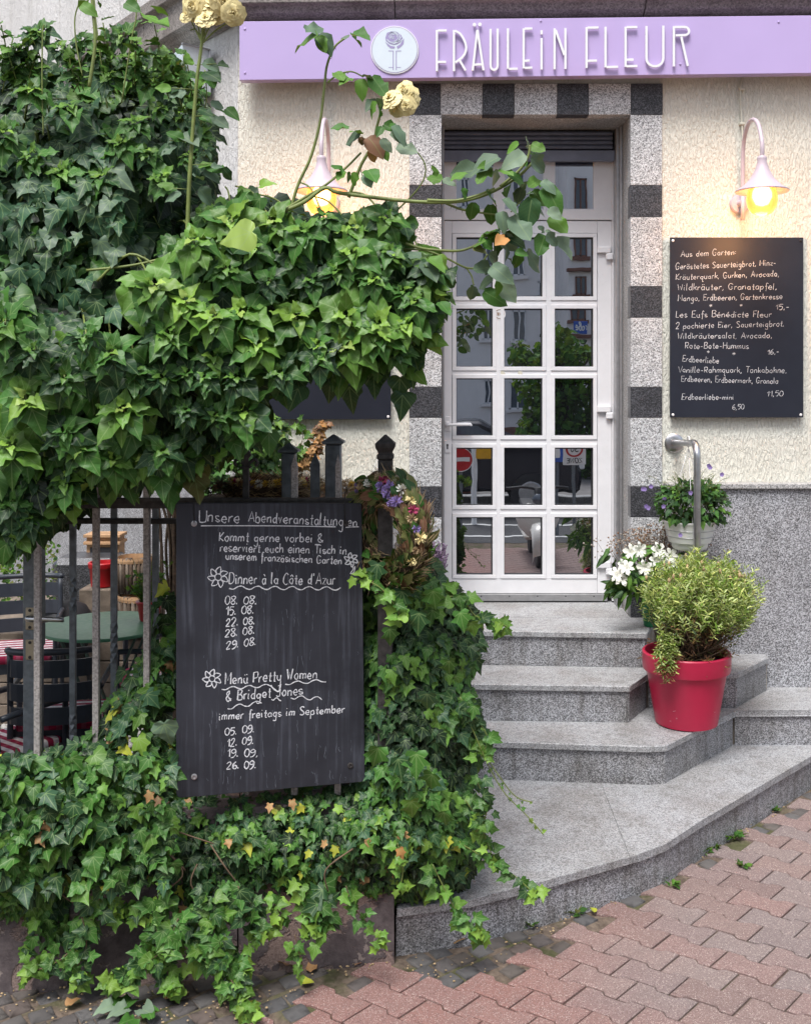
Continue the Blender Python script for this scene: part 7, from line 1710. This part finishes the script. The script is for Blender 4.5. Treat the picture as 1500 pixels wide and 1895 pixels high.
# parked cars
def car(x, y, label, m='carbody', s=.85):
    t = thing('parked_car', label, 'car', (x, y, 0), group='cars parked across the street'); X = lambda a, z: Vector((x+a*s, y, z*s))
    prof = [(-2.1, .35), (-2.15, .62), (-2.05, .82), (-1.2, .95), (-.65, 1.38), (.6, 1.42), (1.4, 1.0), (2.05, .88), (2.15, .6), (2.1, .32)]
    q = B(); q.prism([X(a, z)+Vector((0, -.72*s, 0)) for a, z in prof], (0, 1.44*s, 0), .05*s); q.make('body', mt[m], t, smooth=True)
    q = B(); q.prism([X(a, z)+Vector((0, .722*s, 0)) for a, z in ((-1.0, .97), (-.58, 1.32), (-.03, 1.34), (-.03, .98))], (0, .006, 0)); q.prism([X(a, z)+Vector((0, .722*s, 0)) for a, z in ((.03, .98), (.03, 1.34), (.55, 1.35), (1.15, 1.0))], (0, .006, 0)); q.make('side_window', mt['farglass'], t)
    for a in (-1.35, 1.35):
        for sy in (-.66, .66):
            q = B(); q.lathe(X(a, .31)+Vector((0, sy*s-.09, 0)), [(.31*s, 0), (.31*s, .18)], 28, (0, 1, 0)); w = q.make('wheel', mt['gasket'], t); q = B(); q.lathe(X(a, .31)+Vector((0, sy*s+(.091 if sy > 0 else -.096), 0)), [(.19*s, 0), (.17*s, .006)], 20, (0, 1, 0)); q.make('rim', mt['alu'], w)
    for a in (-2.14, 2.12): q = B(); q.box(X(a, .68)+Vector((-.03, .35*s, 0)), X(a, .78)+Vector((.05, .66*s, 0)), .01); q.make('headlight', mt['letter'], t)
    return t
c = RF(888, 985, 8.2); car(c.x-.5, -8.6, 'dark parked car nearest the brick wall across the street'); car(c.x+3.45, -8.6, 'dark parked car under the street tree')
# scooter, facing the door
p = RF(994, 1066, 4.1); sx, sy = p.x+.02, -4.1
t = thing('motor_scooter', 'pale motor scooter parked on the pavement behind the viewer', 'scooter', (sx, sy, 0))
def V3(a, b_, z): return Vector((sx+a, sy-b_, z))
q = B()
for k in range(9): pass
q.lathe(V3(-.035, .0, .17), [(.165, 0), (.175, .01), (.175, .06), (.165, .07)], 28, (1, 0, 0)); w = q.make('wheel', mt['gasket'], t, smooth=True); q = B(); q.lathe(V3(-.02, 0, .17), [(.085, 0), (.085, .04)], 20, (1, 0, 0)); q.make('rim', mt['alu'], w)
q = B(); q.lathe(V3(-.035, .85, .17), [(.165, 0), (.175, .01), (.175, .06), (.165, .07)], 28, (1, 0, 0)); w = q.make('wheel', mt['gasket'], t, smooth=True)
q = B(); m = 12; prev = None
for i in range(m+1):
    a = R(200-i*170/m); cc_ = V3(0, -.20*math.cos(a)*-1, .17+.21*math.sin(a)) ; cc_ = V3(0, .21*math.cos(a), .19+.20*math.sin(a)); row = [q.bm.verts.new(cc_+Vector((dxx, 0, dzz))) for dxx, dzz in ((-.085, -.06), (-.065, .0), (0, .02), (.065, 0), (.085, -.06))]
    if prev:
        for k in range(4): q.bm.faces.new((prev[k], prev[k+1], row[k+1], row[k]))
    prev = row
q.make('front_mudguard', mt['scooter'], t, smooth='all')
q = B(); rows_ = []
for z, wd, b_ in ((.26, .10, .10), (.34, .17, .12), (.43, .21, .14), (.51, .17, .17), (.56, .09, .19)): rows_.append([q.bm.verts.new(V3(u_*wd, b_+.09*u_*u_-.03, z)) for u_ in (-1, -.6, -.2, .2, .6, 1)])
for a_, c_ in zip(rows_, rows_[1:]):
    for k in range(5): q.bm.faces.new((a_[k], a_[k+1], c_[k+1], c_[k]))
q.make('leg_shield', mt['scooter'], t, smooth='all')
q = B(); q.box(V3(.13, .68, .22)-Vector((0, .38, 0))+Vector((-.26, 0, 0)), V3(.13, .28, .27)+Vector((0, .1, 0)), .02); q.make('floor_board', mt['scooter'], t)
q = B(); q.box((sx-.14, sy-1.1, .24), (sx+.14, sy-.55, .46), .07, seg=2); q.make('rear_body', mt['scooter'], t, smooth=True); q = B(); q.box((sx-.12, sy-1.08, .46), (sx+.12, sy-.5, .52), .03, seg=2); q.make('seat', mt['gasket'], t, smooth=True)
q = B(); q.tube(cv([V3(-.30, .24, .70), V3(-.15, .2, .72), V3(0, .2, .70), V3(.15, .2, .72), V3(.30, .24, .70)]), .014, 8); q.tube([V3(0, .18, .50), V3(0, .2, .71)], .03, 8); q.make('handlebar', mt['gasket'], t, smooth='all')
q = B(); q.lathe(V3(.0, .155, .61), [(.055, 0), (.05, .03), (.0, .045)], 20, (0, 1, .1), True, False); q.make('headlight', mt['farglass'], t, smooth='all')
for s_ in (-1, 1): q = B(); q.lathe(V3(s_*.15, .17, .47), [(.022, 0), (.018, .02), (0, .024)], 14, (0, 1, 0), True, False); q.make('indicator', mt['signyellow'], t, smooth='all')
